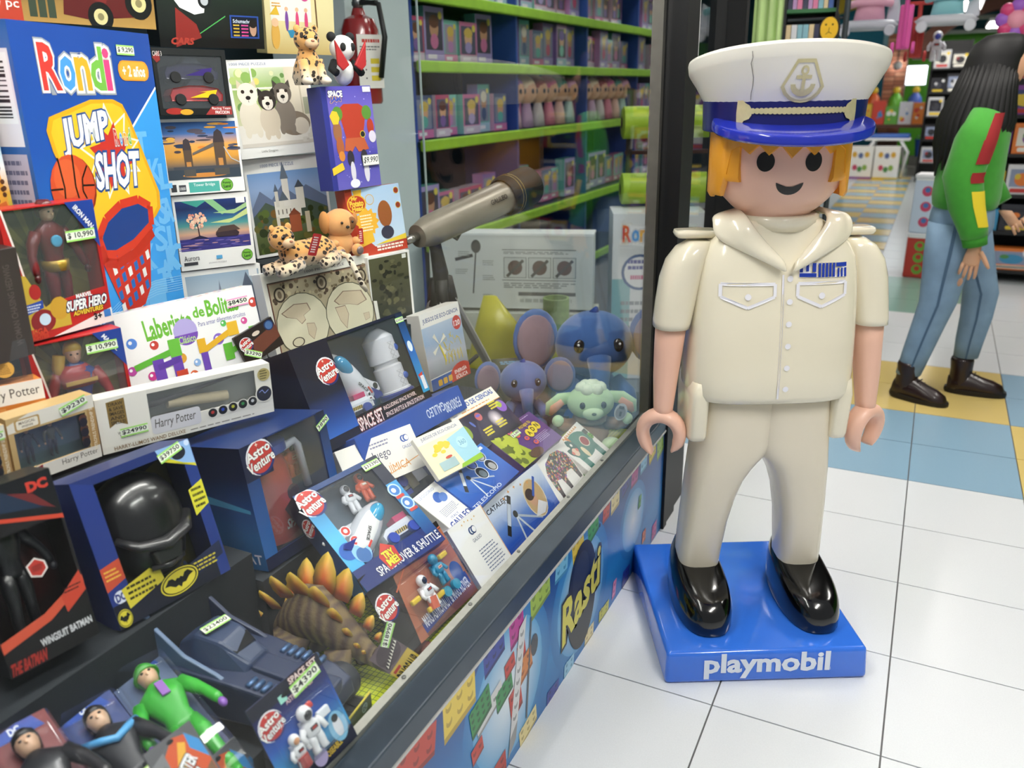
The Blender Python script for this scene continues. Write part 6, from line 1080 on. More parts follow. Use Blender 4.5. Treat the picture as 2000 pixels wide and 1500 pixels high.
# lying leopard on the map puzzle
t = thing('plush_leopard', 'spotted plush leopard lying on the old map puzzle with a red tag', 'plush toy', at(-1.475, 1.70, 1.062, 78))
MB().loft([[(x, cy + ry * math.cos(a), cz + rz_ * math.sin(a)) for a in [2 * PI * j / 16 for j in range(16)]] for x, cy, cz, ry, rz_ in ((-.07, 0, .05, .02, .022), (-.055, 0, .046, .034, .036), (-.02, 0, .04, .038, .036), (.02, 0, .04, .038, .036), (.06, .0, .042, .04, .038), (.085, .0, .036, .03, .03), (.098, 0, .032, .01, .012))]).build('body', LEO, t, smooth=True)
catface(t, (-.078, -.012, .092), .034)
for y, x in ((-.03, -.07), (.02, -.075)): MB().tube([(x + .03, y, .022), (x - .01, y - .012, .016), (x - .05, y - .02, .014)], [.018, .016, .016], 10).build('front_leg', LEO, t, smooth=True)
MB().tube([(.07, -.03, .02), (.04, -.05, .016), (.015, -.055, .014)], [.024, .016, .014], 10).build('hind_leg', LEO, t, smooth=True)
MB().tube([(.09, -.01, .03), (.105, -.05, .02), (.115, -.07, -.03), (.125, -.075, -.06), (.14, -.075, -.08)], [.009, .009, .008, .008, .006], 8).build('tail', LEO, t, smooth=True)
tg = Art(.028, .06, clip=False); tg.rrect(0, 0, 1, 1, .12, 'b8262a'); tg.lines(.2, .12, .8, .88, 7, 'f4e8e4', .5); tg.build('swing_tag', t, mt=Matrix.Translation((-.02, -.055, .042)) @ Matrix.Rotation(.25, 4, 'Y') @ Matrix.Rotation(.25, 4, 'X'))
# sitting leopard cub
t = thing('plush_leopard', 'spotted plush leopard sitting up high beside the puppies puzzle', 'plush toy', at(-1.535, 1.86, 1.525, 62))
MB().loft([[(rx * math.cos(a), cy + ry * math.sin(a), z) for a in [2 * PI * j / 16 for j in range(16)]] for z, cy, rx, ry in ((.0, .01, .034, .04), (.02, .01, .04, .046), (.045, .005, .036, .04), (.07, 0, .028, .03), (.09, 0, .02, .022))]).build('body', LEO, t, smooth=True); catface(t, (0, -.006, .112), .034)
for sx in (-1, 1): MB().tube([(sx * .02, -.02, .06), (sx * .024, -.034, .02), (sx * .026, -.046, .01)], [.014, .012, .014], 10).build('front_leg', LEO, t, smooth=True); MB().sphere((sx * .026, -.05, .009), (.014, .018, .01), 10, 6).build('paw', CREAMF, t, smooth=True)
# puppy plush
t = thing('plush_puppy', 'tan plush puppy with one dark eye patch sitting on the map puzzle', 'plush toy', at(-1.50, 1.885, 1.062, 70)); TAN = M('dca266', .95, vary=.08, scale=60, sheen=.3, kind='fur')
MB().sphere((0, 0, .035), (.042, .036, .038), 18, 12).build('body', TAN, t, smooth=True); hd = MB().sphere((0, -.004, .092), (.046, .042, .041), 18, 12).build('head', TAN, t, smooth=True)
MB().sphere((.018, -.04, .094), (.014, .006, .018), 14, 8).build('eye_patch', M('8a5a34', .95), hd, smooth=True); MB().sphere((0, -.046, .085), (.006, .005, .0045), 10, 6).build('nose', EYE, hd, smooth=True)
for sx in (-1, 1): MB().sphere((sx * .017, -.045, .098), .0042, 10, 6).build('eye', EYE, hd, smooth=True); MB().sphere((sx * .046, 0, .098), (.014, .02, .032), 12, 8).build('ear', M('c98c50', .95), hd, smooth=True); MB().sphere((sx * .036, -.026, .04), (.013, .018, .012), 10, 6).build('arm', TAN, t, smooth=True); f_ = MB().sphere((sx * .03, -.04, .016), (.017, .018, .018), 12, 8).build('foot', TAN, t, smooth=True); MB().sphere((sx * .03, -.054, .016), (.012, .005, .012), 10, 6).build('sole', M('8a7a78', .3, metal=.5), f_, smooth=True)
tg = Art(.016, .045, clip=False); tg.rect(0, 0, 1, 1, 'b8262a'); tg.lines(.2, .12, .8, .88, 6, 'f4e8e4', .5); tg.build('swing_tag', t, mt=Matrix.Translation((.045, -.04, .03)))
# panda
t = thing('plush_panda', 'black and white panda toy with red wings atop the tall purple box', 'plush toy', at(-1.52, 1.99, 1.525, 70)); BW = M('eceae6', .8, kind='fur'); BK = M('16161a', .8, kind='fur')
MB().sphere((0, 0, .035), (.03, .028, .038), 16, 10).build('body', BW, t, smooth=True); hd = MB().sphere((0, -.004, .095), (.036, .034, .034), 18, 12).build('head', BW, t, smooth=True)
for sx in (-1, 1): MB().sphere((sx * .03, 0, .124), .013, 12, 8).build('ear', BK, hd, smooth=True); MB().sphere((sx * .015, -.033, .097), (.009, .006, .011), 10, 8).build('eye_patch', BK, hd, smooth=True); MB().tube([(sx * .026, 0, .06), (sx * .044, -.012, .04), (sx * .04, -.03, .03)], .011, 8).build('arm', BK, t, smooth=True); MB().prism([(sx * .008, .05), (sx * .05, .115), (sx * .046, .05), (sx * .03, .035)], -.05, -.042).build('red_wing', M('b0282c', .5), t, bevel=.003)
# blue plush elephants and pale green plush lamb
BLP = M('3c63a0', .92, vary=.22, scale=35, sheen=.35, kind='fur'); MAU = M('8f7a86', .92, vary=.1, scale=40, kind='fur')
def elephant(t, s, blue):
    MB().sphere((0, .02 * s, .30 * s), (.28 * s, .24 * s, .3 * s), 20, 14).build('body', blue, t, smooth=True); hd = MB().sphere((0, -.02 * s, .86 * s), (.42 * s, .38 * s, .36 * s), 24, 16).build('head', blue, t, smooth=True)
    MB().tube([(0, -.36 * s, .8 * s), (0, -.45 * s, .68 * s), (0, -.47 * s, .5 * s), (.03 * s, -.44 * s, .36 * s), (.06 * s, -.5 * s, .28 * s)], [.13 * s, .11 * s, .085 * s, .07 * s, .06 * s], 12).build('trunk', blue, hd, smooth=True)
    for sx in (-1, 1):
        rot = Matrix.Translation((sx * .40 * s, .02 * s, 1.0 * s)) @ Matrix.Rotation(sx * -.55, 4, 'Z') @ Matrix.Rotation(sx * .35, 4, 'Y')
        e = MB().sphere((sx * .27 * s, 0, .06 * s), (.29 * s, .045 * s, .34 * s), 20, 10, rot).build('ear', blue, hd, smooth=True); MB().sphere((sx * .29 * s, -.03 * s, .06 * s), (.24 * s, .03 * s, .29 * s), 20, 10, rot).build('ear_lining', MAU, e, smooth=True)
        MB().sphere((sx * .2 * s, -.335 * s, .93 * s), (.062 * s, .04 * s, .075 * s), 14, 10).build('eye', EYE, hd, smooth=True); MB().sphere((sx * .215 * s, -.372 * s, .955 * s), .014 * s, 8, 6).build('eye_glint', M('f4f4f4', .2), hd, smooth=True)
        MB().tube([(sx * .22 * s, -.08 * s, .45 * s), (sx * .34 * s, -.22 * s, .34 * s), (sx * .34 * s, -.3 * s, .28 * s)], [.1 * s, .1 * s, .09 * s], 12).build('arm', blue, t, smooth=True); MB().tube([(sx * .18 * s, -.1 * s, .14 * s), (sx * .25 * s, -.36 * s, .12 * s)], [.12 * s, .13 * s], 12).build('leg', blue, t, smooth=True)
    MB().tube([(0, -.02 * s, 1.2 * s), (.02 * s, -.04 * s, 1.27 * s)], [.06 * s, .015 * s], 8).build('hair_tuft', M('1f3f94', .9), hd, smooth=True)
t = thing('plush_elephant', 'large blue plush elephant with mauve ear linings in the window corner', 'plush toy', at(-1.0, 2.62, .366, 30)); elephant(t, .33, BLP)
t = thing('plush_elephant', 'smaller blue plush elephant half hidden behind the science boxes', 'plush toy', at(-1.14, 2.33, .42, 35)); elephant(t, .19, M('56699c', .92, vary=.2, scale=40, sheen=.35, kind='fur'))
GRP = M('b9d8a8', .92, vary=.08, scale=50, sheen=.3, kind='fur'); BRN = M('8a6a48', .95, vary=.2, scale=70, kind='fur')
t = thing('plush_lamb', 'pale green plush lamb in a brown coat with sideways ears', 'plush toy', at(-.91, 2.36, .378, 30))
MB().sphere((0, 0, .055), (.065, .055, .062), 20, 14).build('coat', BRN, t, smooth=True); MB().loft([sell(0, -.006, .05, .045, .088, 20, 2), sell(0, -.006, .06, .054, .1, 20, 2), sell(0, -.006, .052, .046, .114, 20, 2)]).build('coat_collar', M('a08a6c', .95, vary=.3, scale=120, kind='fur'), t, smooth=True)
hd = MB().sphere((0, -.01, .158), (.078, .062, .058), 24, 16).build('head', GRP, t, smooth=True); MB().sphere((0, -.066, .138), (.034, .022, .022), 16, 10).build('muzzle', M('c8e2b8', .92, kind='fur'), hd, smooth=True); MB().sphere((0, -.088, .144), (.008, .005, .005), 10, 6).build('nose', M('5a6a50', .6), hd, smooth=True)
for sx in (-1, 1):
    e = MB().tube([(sx * .062, -.005, .175), (sx * .1, -.012, .17), (sx * .13, -.02, .148), (sx * .142, -.024, .122)], [.018, .024, .026, .01], 12, flat=.45).build('ear', GRP, hd, smooth=True); MB().tube([(sx * .094, -.026, .168), (sx * .124, -.034, .147), (sx * .136, -.036, .127)], [.012, .016, .006], 10, flat=.3).build('ear_lining', M('dca488', .9), e, smooth=True)
    MB().sphere((sx * .034, -.064, .165), (.010, .007, .012), 12, 8).build('eye', EYE, hd, smooth=True)
    a_ = MB().tube([(sx * .05, -.02, .085), (sx * .085, -.04, .09), (sx * .105, -.05, .105)], [.022, .022, .02], 10).build('sleeve', BRN, t, smooth=True); MB().sphere((sx * .112, -.054, .112), (.02, .018, .02), 12, 8).build('hand', GRP, a_, smooth=True); MB().sphere((sx * .062, -.068, .025), (.034, .036, .026), 14, 10).build('foot', GRP, t, smooth=True)
for k in range(7): an = k * 2 * PI / 6; MB().sphere((.03 * math.cos(an) * (k < 6), -.012 + .026 * math.sin(an) * (k < 6), .206 + .008 * (k == 6)), .022, 12, 8).build('fleece_curl', M('dcead0', .95, vary=.15, scale=90, bump=.6, kind='fur'), hd, smooth=True)
tg = Art(.042, .06, clip=False); tg.ell(.5, .5, .5, .5, 'c8ccce', 28); tg.ell(.5, .45, .4, .36, '8a8c8e', 24); tg.text('STAR', .3, .76, .7, .83, '16161a', bold=.06); tg.text('WARS', .3, .67, .7, .74, '16161a', bold=.06); tg.rect(.42, .24, .6, .52, '3a3c40'); tg.build('swing_tag', t, mt=Matrix.Translation((.083, -.07, .112)) @ Matrix.Rotation(.2, 4, 'Y'))
struct('trim_15', MB().box(-1.3, -1.03, 2.2, 2.5, .374, .42), DK)
# telescope on its tripod
t = thing('telescope', 'grey telescope on an aluminium tripod pointing up to the right', 'telescope', at(-1.40, 2.26, .362, 0))
TG = M('8a8274', .35, metal=.35, vary=.05, scale=30); ALU = M('c4c2bc', .35, metal=.6); BP = M('0a0908', .6)
A_, B_ = Vector((0, -.08, .735)), Vector((0, .64, .80)); d_ = (B_ - A_).normalized(); d_ = Vector((.1, .585, .095)).normalized()
P0 = Vector((0, -.125, .72))
def along(s): return P0 + d_ * s
MB().tube([along(0), along(.06), along(.45)], [.036, .05, .056], 20).build('tube', TG, t, smooth=False, auto=.6)
MB().tube([along(.44), along(.46), along(.60)], [.062, .07, .07], 24, cap=False).build('dew_shield', BP, t, auto=.6); MB().tube([along(.599), along(.47)], [.0695, .0625], 24, cap=False).build('shield_lining', M('2a1c12', .6), t, smooth=True)
for s_ in (.475, .49): MB().tube([along(s_), along(s_ + .0025)], [.0708, .0708], 24).build('shield_ring', M('b8a068', .3, metal=.8), t)
MB().tube([along(-.05), along(0)], [.012, .014], 12).build('eyepiece', M('9a968c', .25, metal=.8), t, smooth=True); MB().tube([along(.07) + Vector((.04, 0, 0)), along(.07) + Vector((-.04, 0, 0))], .013, 10).build('clamp_knob', BP, t, smooth=True)
lt = Art(.09, .016, clip=False); lt.text('GALILEO', 0, 0, 1, 1, '1c1a18', bold=.02); up_ = Vector((1, 0, .9)).normalized(); n_ = Vector((1, -.1, .35)).normalized(); n_ = (n_ - d_ * n_.dot(d_)).normalized(); v_ = n_.cross(d_) * 1
o_ = along(.36) + n_ * .057 - v_ * .006; lt.build('lettering', t, mt=Matrix(((d_.x, -n_.x, v_.x, o_.x), (d_.y, -n_.y, v_.y, o_.y), (d_.z, -n_.z, v_.z, o_.z), (0, 0, 0, 1))))
MB().tube([(0, -.045, .73), (0, -.02, .66), (0, 0, .58), (0, 0, .52)], [.022, .02, .026, .028], 10).build('mount_fork', BP, t, smooth=True); MB().tube([(0, .02, .72), (.02, .08, .68), (.03, .13, .73)], .006, 8).build('slow_motion_rod', M('55524c', .4, metal=.6), t, smooth=True)
for (x, y) in ((.10, -.12), (-.22, -.05), (.06, .36)): MB().tube([(x * .08, y * .08, .56), (x * .16, y * .16, .47)], [.02, .018], 8).build('leg_hinge', BP, t, smooth=True); MB().tube([(x * .14, y * .14, .49), (x, y, .005)], .0125, 8, flat=1.5).build('tripod_leg', ALU, t, smooth=False)
MB().tube([(.05, -.06, .235), (.03, .17, .25)], .008, 6).build('leg_brace', BP, t)
# finned car in its tray
CB = M('27324e', .4, vary=.06, scale=60, kind='plastic'); CB2 = M('5b7190', .35, kind='plastic')
t = thing('finned_toy_car', 'dark blue futuristic toy car with two tall rear fins', 'toy car', at(-.985, .885, .437, 6) @ Matrix.Scale(1.08, 4))
# local: +x is the nose
MB().loft([[(-.15, -.066, .03), (-.15, .066, .03), (-.15, .062, .085), (-.15, -.062, .085)], [(-.10, -.074, .02), (-.10, .074, .02), (-.10, .07, .10), (-.10, -.07, .10)], [(.0, -.07, .02), (.0, .07, .02), (.0, .066, .092), (.0, -.066, .092)], [(.12, -.066, .02), (.12, .066, .02), (.12, .058, .075), (.12, -.058, .075)], [(.155, -.058, .025), (.155, .058, .025), (.155, .05, .062), (.155, -.05, .062)]]).build('car_body', CB, t, bevel=.004, seg=2)
MB().loft([[(-.135, -.03, .095), (-.135, .03, .095), (-.135, .02, .11), (-.135, -.02, .11)], [(-.09, -.046, .095), (-.09, .046, .095), (-.09, .03, .142), (-.09, -.03, .142)], [(-.04, -.046, .092), (-.04, .046, .092), (-.04, .028, .135), (-.04, -.028, .135)], [(.01, -.034, .088), (.01, .034, .088), (.01, .018, .1), (.01, -.018, .1)]]).build('canopy', M('33415e', .35, kind='plastic'), t, bevel=.005, seg=2)
MB().loft([[(-.035, -.0285, .115), (-.03, .0285, .115), (-.03, .026, .128), (-.035, -.026, .128)], [(-.012, -.024, .1045), (-.008, .024, .1045), (-.01, .021, .117), (-.014, -.021, .117)]]).build('windscreen', M('07080c', .1, coat=.5), t)
MB().box(.0, .15, -.022, .022, .07, .098, Matrix.Rotation(.1, 4, 'Y')).build('bonnet_ridge', CB, t, bevel=.005, seg=2); MB().box(.085, .11, -.012, .012, .0985, .1, Matrix.Rotation(.1, 4, 'Y')).build('bonnet_vent', CB2, t)
for sy in (-1, 1):
    MB().prism([(-.175, .215), (-.15, .085), (-.0, .085), (-.03, .1), (-.09, .12), (-.14, .16)], sy * .058 - .004, sy * .058 + .004).build('rear_fin', CB2 if sy < 0 else CB, t, bevel=.002)
    for i in range(6): MB().tube([(.03 + i * .014, sy * .046 - .011, .09 - .0014 * i), (.03 + i * .014, sy * .046 + .011, .0885 - .0014 * i)], .0048, 8).build('exhaust_rib', M('4a6a94', .3, metal=.4), t, smooth=True)
    for x, r in ((-.10, .036), (.115, .034)): wheel(Matrix.Identity(4), t, (x, sy * .076, .02), r, .03, '20242c', '3a3f48')
price(t, '$23400', 0, 0, .05, .018).matrix_local = Matrix.Translation((-.07, 0, .145)) @ Matrix.Rotation(math.radians(75), 4, 'Z') @ Matrix.Rotation(math.radians(-80), 4, 'X')
tr = thing('car_tray_box', 'black open carton tray with yellow edge under the finned car', 'toy box', at(-.985, .885, .372, 6))
MB().box(-.13, .165, -.095, .095, 0, .01).box(-.13, .165, -.095, -.09, .01, .05).box(-.13, .165, .09, .095, .01, .05).build('tray', M('15161a', .4, coat=.2), tr); MB().box(.165, .168, -.06, .11, 0, .05).build('front_flap', M('3c4a48', .4, coat=.2, vary=.3, scale=40), tr); MB().box(.1648, .1684, -.06, .11, .05, .0525).build('yellow_edge', M('d8c83a', .5), tr)
dl = Art(.02, .02, clip=False); dl.circ(.5, .5, .5, '8aa0a8'); dl.text('DC', .2, .3, .8, .7, '2a3438', bold=.04); dl.build('tray_badge', tr, mt=Matrix(((0, -1, 0, .1685), (1, 0, 0, .085), (0, 0, 1, .025), (0, 0, 0, 1))))
# dinosaur
t = thing('toy_stegosaurus', 'brown rubber stegosaurus with orange back plates beside the rail', 'dinosaur toy', at(-.998, 1.085, .374, 4)); 
def dino_mat():
    m = M('6f5a44', .75, vary=.35, scale=90, bump=.6, kind='rubber'); nt = m.node_tree; b = nt.nodes['Principled BSDF']; tc = nt.nodes.new('ShaderNodeTexCoord'); wv = nt.nodes.new('ShaderNodeTexWave'); wv.inputs['Scale'].default_value = 14; wv.inputs['Distortion'].default_value = 7; wv.inputs['Detail'].default_value = 4; wv.bands_direction = 'X'
    nt.links.new(tc.outputs['Object'], wv.inputs['Vector']); mx = nt.nodes.new('ShaderNodeMix'); mx.data_type = 'RGBA'; mx.inputs[6].default_value = (*hx('54443a'), 1); mx.inputs[7].default_value = (*hx('7d6a4a'), 1); nt.links.new(wv.outputs['Fac'], mx.inputs[0]); nt.links.new(mx.outputs[2], b.inputs['Base Color']); return m
DM = dino_mat(); SPN = [(-.135, .05, .012), (-.115, .07, .022), (-.085, .10, .04), (-.04, .125, .06), (.0, .128, .062), (.04, .108, .05), (.08, .08, .034), (.11, .062, .024), (.13, .052, .02)]
MB().loft([[(x + .2 * 0, r * .78 * math.cos(a), z + r * math.sin(a)) for a in [2 * PI * j / 20 for j in range(20)]] for x, z, r in SPN]).build('body', DM, t, smooth=True)
hd = MB().loft([[(x, r * .8 * math.cos(a), z + r * math.sin(a)) for a in [2 * PI * j / 14 for j in range(14)]] for x, z, r in ((.118, .057, .02), (.135, .054, .022), (.155, .046, .018), (.172, .038, .012), (.18, .034, .005))]).build('head', M('4e4038', .7, vary=.2, scale=80, bump=.4), t, smooth=True)
for sy in (-1, 1): MB().sphere((.145, sy * .015, .058), .004, 10, 6).build('eye', EYE, hd, smooth=True); MB().tube([(-.05, sy * .03, .09), (-.055, sy * .045, .045), (-.05, sy * .045, .0)], [.042, .028, .02], 12).build('hind_leg', DM, t, smooth=True); MB().tube([(.055, sy * .026, .075), (.065, sy * .04, .035), (.06, sy * .042, .0)], [.03, .019, .014], 12).build('front_leg', DM, t, smooth=True)
MB().tube([(-.12, 0, .07), (-.138, .012, .062), (-.148, .024, .056)], [.02, .012, .005], 10).build('tail', DM, t, smooth=True)
PLT = print_mat('painted_rubber', .6, 0)
for x, zb, hgt, wdt, tilt in ((-.14, .06, .03, .022, -.7), (-.118, .092, .044, .03, -.5), (-.088, .13, .056, .036, -.35), (-.055, .165, .066, .042, -.2), (-.012, .178, .076, .046, -.05), (.028, .168, .062, .04, .12), (.06, .138, .045, .03, .2), (.085, .108, .03, .021, .3), (.105, .084, .02, .014, .4), (.12, .074, .013, .009, .4)):
    for sy in (-1, 1):
        P = [(-.4, -.12), (-.5, .25), (-.4, .6), (-.15, .88), (.05, 1.0), (.25, .82), (.44, .5), (.48, .2), (.4, -.12)]; mt = Matrix.Translation((x + .013 * sy, sy * .017, zb)) @ Matrix.Rotation(sy * -.38, 4, 'X') @ Matrix.Rotation(tilt, 4, 'Y'); n = len(P)
        vs = [(0, -.005, .3 * hgt), (0, .005, .3 * hgt)] + [(px * wdt * 1.25, 0, pz * hgt) for px, pz in P]; fs = [(0, 2 + j, 2 + (j + 1) % n) for j in range(n)] + [(1, 2 + (j + 1) % n, 2 + j) for j in range(n)]
        mb = MB(); mb.add(vs, fs, mt); me = mb.mesh('back_plate'); at_ = me.color_attributes.new('Col', 'FLOAT_COLOR', 'POINT'); cs = [hx('c9602c'), hx('c9602c')] + [hx('c8722c' if pz < .1 else 'c4a838') for px, pz in P]
        at_.data.foreach_set('color', [q for c in cs for q in (*c, 1.0)]); obj('back_plate', me, PLT, t, True)
tg = thing('dinosaur_tag', 'yellow hang tag lettered DINOSAUR below the stegosaurus head', 'tag', pose((-.822, 1.098, .437), 42, 22, 48, .1)); MB().box(-.03, .03, .0005, .0018, 0, .1).build('card', M('5a4c50', .6), tg)
a = Art(.06, .1); a.rect(0, 0, 1, .5, 'c8ac3c'); a.rect(0, .5, 1, 1, '6a5a60'); a.rect(.02, .02, .98, .48, 'd0b444'); a.text('DINOSAUR', .06, .08, .94, .36, '16140c', bold=.03); a.rect(.08, .39, .4, .45, 'b83a2a'); a.ell(.5, .75, .48, .22, '4c4046'); a.poly([(.05, .62), (.5, .72), (.95, .82), (.95, .76), (.5, .64), (.1, .54)], '2a2024')
for i in range(9): a.poly([(.1 + i * .1, .57 + i * .022), (.15 + i * .1, .66 + i * .022), (.18 + i * .1, .59 + i * .022)], 'ece8dc')
a.build('print', tg); price(tg, '$18990', .03, .098, .05, .017, -.35)
rk = thing('red_rock_toy', 'small dark red rock-like rubber toy at the rail', 'toy', at(-.832, 1.205, .372, 20)); MB().sphere((0, 0, .014), (.024, .02, .016), 14, 10).build('rock', M('6a3a30', .7, vary=.4, scale=50, bump=.8), rk, smooth=True); MB().sphere((.02, .008, .01), (.014, .012, .011), 12, 8).build('rock_knob', M('7a4436', .7, vary=.4, scale=50, bump=.8), rk, smooth=True)
# ================================================================== panel print under the window
PW, PH = 2.96, .385
a = Art(PW, PH, eps=.00004); U = lambda y: (y + .4) / PW; V = lambda z: z / PH
a.grad(0, 0, 1, 1, ['1d6fb4', '2a86c8', '1c62a8', '123a7c'])
for y, z, r in ((.55, .17, .26), (1.36, .2, .22), (1.80, .19, .21), (2.24, .2, .13)):
    a.glow(U(y), V(z), r / PW, '6fb4e0', '2477ba', 32); a.glow(U(y), V(z), r * .8 / PW, 'f6fafc', '5fa9da', 32)
def brick(y, z, wd, hh, col, dark, studs=(2, 2), rot=0):
    P = [(-.5, -.5), (.5, -.38), (.5, .5), (-.5, .42)]; c, s_ = math.cos(rot), math.sin(rot)
    def q(px, pz): X, Z = px * wd, pz * hh; return (U(y + X * c - Z * s_), V(z + X * s_ + Z * c))
    a.poly([q(px, pz - .16) for px, pz in P], dark); a.poly([q(*p) for p in P], col)
    for i in range(studs[0]):
        for j in range(studs[1]):
            px, pz = (i + .5) / studs[0] - .5, ((j + .5) / studs[1] - .5) * .8 + .02; u, v = q(px, pz); r = min(wd / studs[0], hh / studs[1]) * .27; a.circ(u, v, r / PW, dark, 12); a.circ(u, v + .02, r * .8 / PW, col, 12)
TOPB = [(.98, .33, .17, .1, 'c23c2c', '8c2418', (3, 2)), (1.14, .325, .16, .12, 'e8cc4a', 'b89a2c', (3, 2)), (1.29, .345, .12, .09, '2c3c9c', '1a2468', (3, 2)), (1.40, .335, .09, .1, 'c03a94', '8a2468', (2, 2)), (1.53, .34, .14, .09, 'a8c43c', '7c942a', (3, 2)), (1.66, .345, .1, .08, '7cc0e0', '4a90b8', (2, 2)), (1.77, .34, .1, .1, 'e8cc3c', 'b89a24', (3, 2)), (1.88, .345, .1, .09, '3c9c44', '246c2c', (3, 2)), (1.985, .345, .07, .08, 'c23c2c', '8c2418', (2, 2)), (2.06, .345, .09, .09, 'ecdca0', 'bca870', (2, 2)), (2.15, .35, .08, .07, '2c3c9c', '1a2468', (2, 2)), (2.24, .345, .08, .09, 'b8348c', '842464', (2, 2)), (2.33, .35, .08, .08, '8cc8e4', '5a98b8', (2, 2)), (2.42, .35, .09, .08, 'e0c83c', 'ac9428', (2, 2)), (2.51, .335, .09, .1, '94b832', '6c8a22', (3, 2)), (.82, .33, .12, .1, '3c9c44', '246c2c', (2, 2))]
for b in TOPB: brick(b[0], b[1] + .018, b[2] * .8, b[3] * .72, *b[4:6], b[6], random.uniform(-.2, .2))
LOWB = [(.95, .05, .14, .09, 'd87a3c', 'a05424', (2, 2)), (1.10, .04, .14, .08, 'a8c43c', '7c942a', (3, 2)), (1.27, .05, .16, .08, 'c23c2c', '8c2418', (3, 2)), (1.45, .05, .13, .07, 'ecdc9a', 'bca868', (3, 2)), (1.60, .035, .1, .06, '2c3c9c', '1a2468', (2, 2)), (1.71, .04, .09, .06, '9cd0e8', '6aa0c0', (2, 2)), (1.86, .045, .09, .06, 'ecdca0', 'bca870', (2, 2)), (1.98, .045, .11, .05, 'c8c84a', '98982c', (2, 2)), (2.07, .07, .04, .08, 'e08ab4', 'b05a88', (1, 2)), (2.18, .05, .09, .08, '2c3c9c', '1a2468', (3, 2)), (2.36, .1, .05, .06, 'd8643c', 'a04424', (1, 1)), (2.48, .06, .07, .08, 'b8348c', '842464', (2, 2)), (2.3, .26, .035, .06, '3c9c44', '246c2c', (1, 1))]
for b in LOWB: brick(b[0], b[1] - .02, b[2] * .75, b[3] * .7, *b[4:6], b[6], random.uniform(-.2, .2))
# brick aeroplane
for y, z, wd, hh, c, dk, st_ in ((1.26, .235, .12, .05, 'd8d8d8', '8a8a8a', (5, 1)), (1.22, .26, .09, .07, '2c8a44', '1a5a2c', (4, 3)), (1.33, .225, .08, .05, '2c8a44', '1a5a2c', (3, 2)), (1.2, .17, .05, .04, 'c83a2c', '8c2418', (2, 1)), (1.36, .275, .05, .04, 'c83a2c', '8c2418', (2, 1)), (1.42, .275, .04, .05, 'c83a2c', '8c2418', (1, 1)), (1.44, .22, .07, .06, 'd8843c', 'a05824', (2, 2)), (1.385, .16, .06, .08, 'c83a2c', '8c2418', (2, 2))): brick(y, z, wd, hh, c, dk, st_, .15)
brick(1.40, .21, .035, .3, 'dcdcdc', '9a9a9a', (1, 8), -.22); a.line([(U(1.475), V(.33)), (U(1.44), V(.06))], .0028, '5c6066'); a.ell(U(1.49), V(.24), .02 / PW, .03 / PH, '44484e')
for y0 in (1.80, .60):
    a.ell(U(y0), V(.19), .105 / PW, .165 / PH, '0d0e12', 40); a.ell(U(y0 - .01), V(.25), .06 / PW, .08 / PH, '2c2f36', 24)
    a.text('Rasti', U(y0 - .135), V(.135), U(y0 + .135), V(.255), 'e6dc4a', bold=.03, out='0d0e12', ow=.085, rot=.16, shear=.2); a.circ(U(y0 + .13), V(.34), .006 / PW, '1a2a4a')
a.build('panel_print', bpy.data.objects['wall_front_panel'], mt=on_glass_front(-.4 + PW / 2, 0))

# ================================================================== shop interior behind the window
SH = M('8fbf2c', .6, vary=.25, scale=12, kind='vinyl'); SHD = M('1c2a34', .6)
uw = thing('doll_shelving', 'long wall shelving with lime green shelf edges behind the window', 'shelving', at(-2.62, 4.1, 0))
MB().box(-.5, -.46, 0, 5.2, 0, 2.9).build('back_panel', M('22323e', .7), uw)
ZS = (.12, .66, 1.235, 1.66, 2.02, 2.42)
for z in ZS: MB().box(-.46, -.015, 0, 5.2, z - .03, z).build('shelf_board', SHD, uw); e = MB().box(-.014, .02, 0, 5.2, z - .055, z + .008).build('shelf_edge', SH, uw, bevel=.008, seg=2)
for y in (0, 1.3, 2.6, 3.9, 5.2): MB().box(-.46, -.03, y - .012, y + .012, 0, 2.9).build('upright', M('2a4a9a', .5), uw)
PAL = ['d47aa8', 'c890c8', '8ad0c0', 'b0a0d8', 'e0b0c8', '6ab8b0', 'd8c8d8', '8a6ab0', 'c8507a', 'a8c8d8', '50608a', 'e8c0a0']
def doll_pack(i, wd, hh):
    t = thing('doll_pack', 'x', 'doll box', at(0, 0, 0)); MB().box(-wd / 2, wd / 2, .0005, .08, 0, hh).build('carton', M(PAL[i % 12], .4, coat=.2), t)
    a = Art(wd, hh); r = random.Random(i); a.rect(0, 0, 1, 1, PAL[(i * 5 + 2) % 12]); a.rect(.08, .22, .92, .9, r.choice(['5a5a74', '8a90a8', '4a4458', 'a8a0b8'])); a.ell(.5, .62, .22, .2 * wd / hh * 1.4, r.choice(['e8b898', 'dca888', 'c89878'])); a.ell(.5, .74, .25, .12, r.choice(['e0c060', 'b85a8a', '6a4030', '7a5ab0', 'e8e0d0'])); a.ell(.5, .38, .2, .14, PAL[(i * 7 + 1) % 12]); a.rect(0, 0, 1, .2, PAL[(i * 3) % 12]); a.rect(.15, .06, .6, .14, 'f0ecf2'); a.circ(.82, .86, .1, 'e8d860'); a.build('cover_print', t); return t
protos = [doll_pack(i, .16 + .03 * (i % 3), .24 + .03 * ((i * 2) % 4)) for i in range(8)]; used = set()
FACE = Matrix(((0, -1, 0, 0), (1, 0, 0, 0), (0, 0, 1, 0), (0, 0, 0, 1)))
SHN = {2.02: 'top', 1.66: 'second', 1.235: 'third', .66: 'fourth'}
rr = random.Random(3)
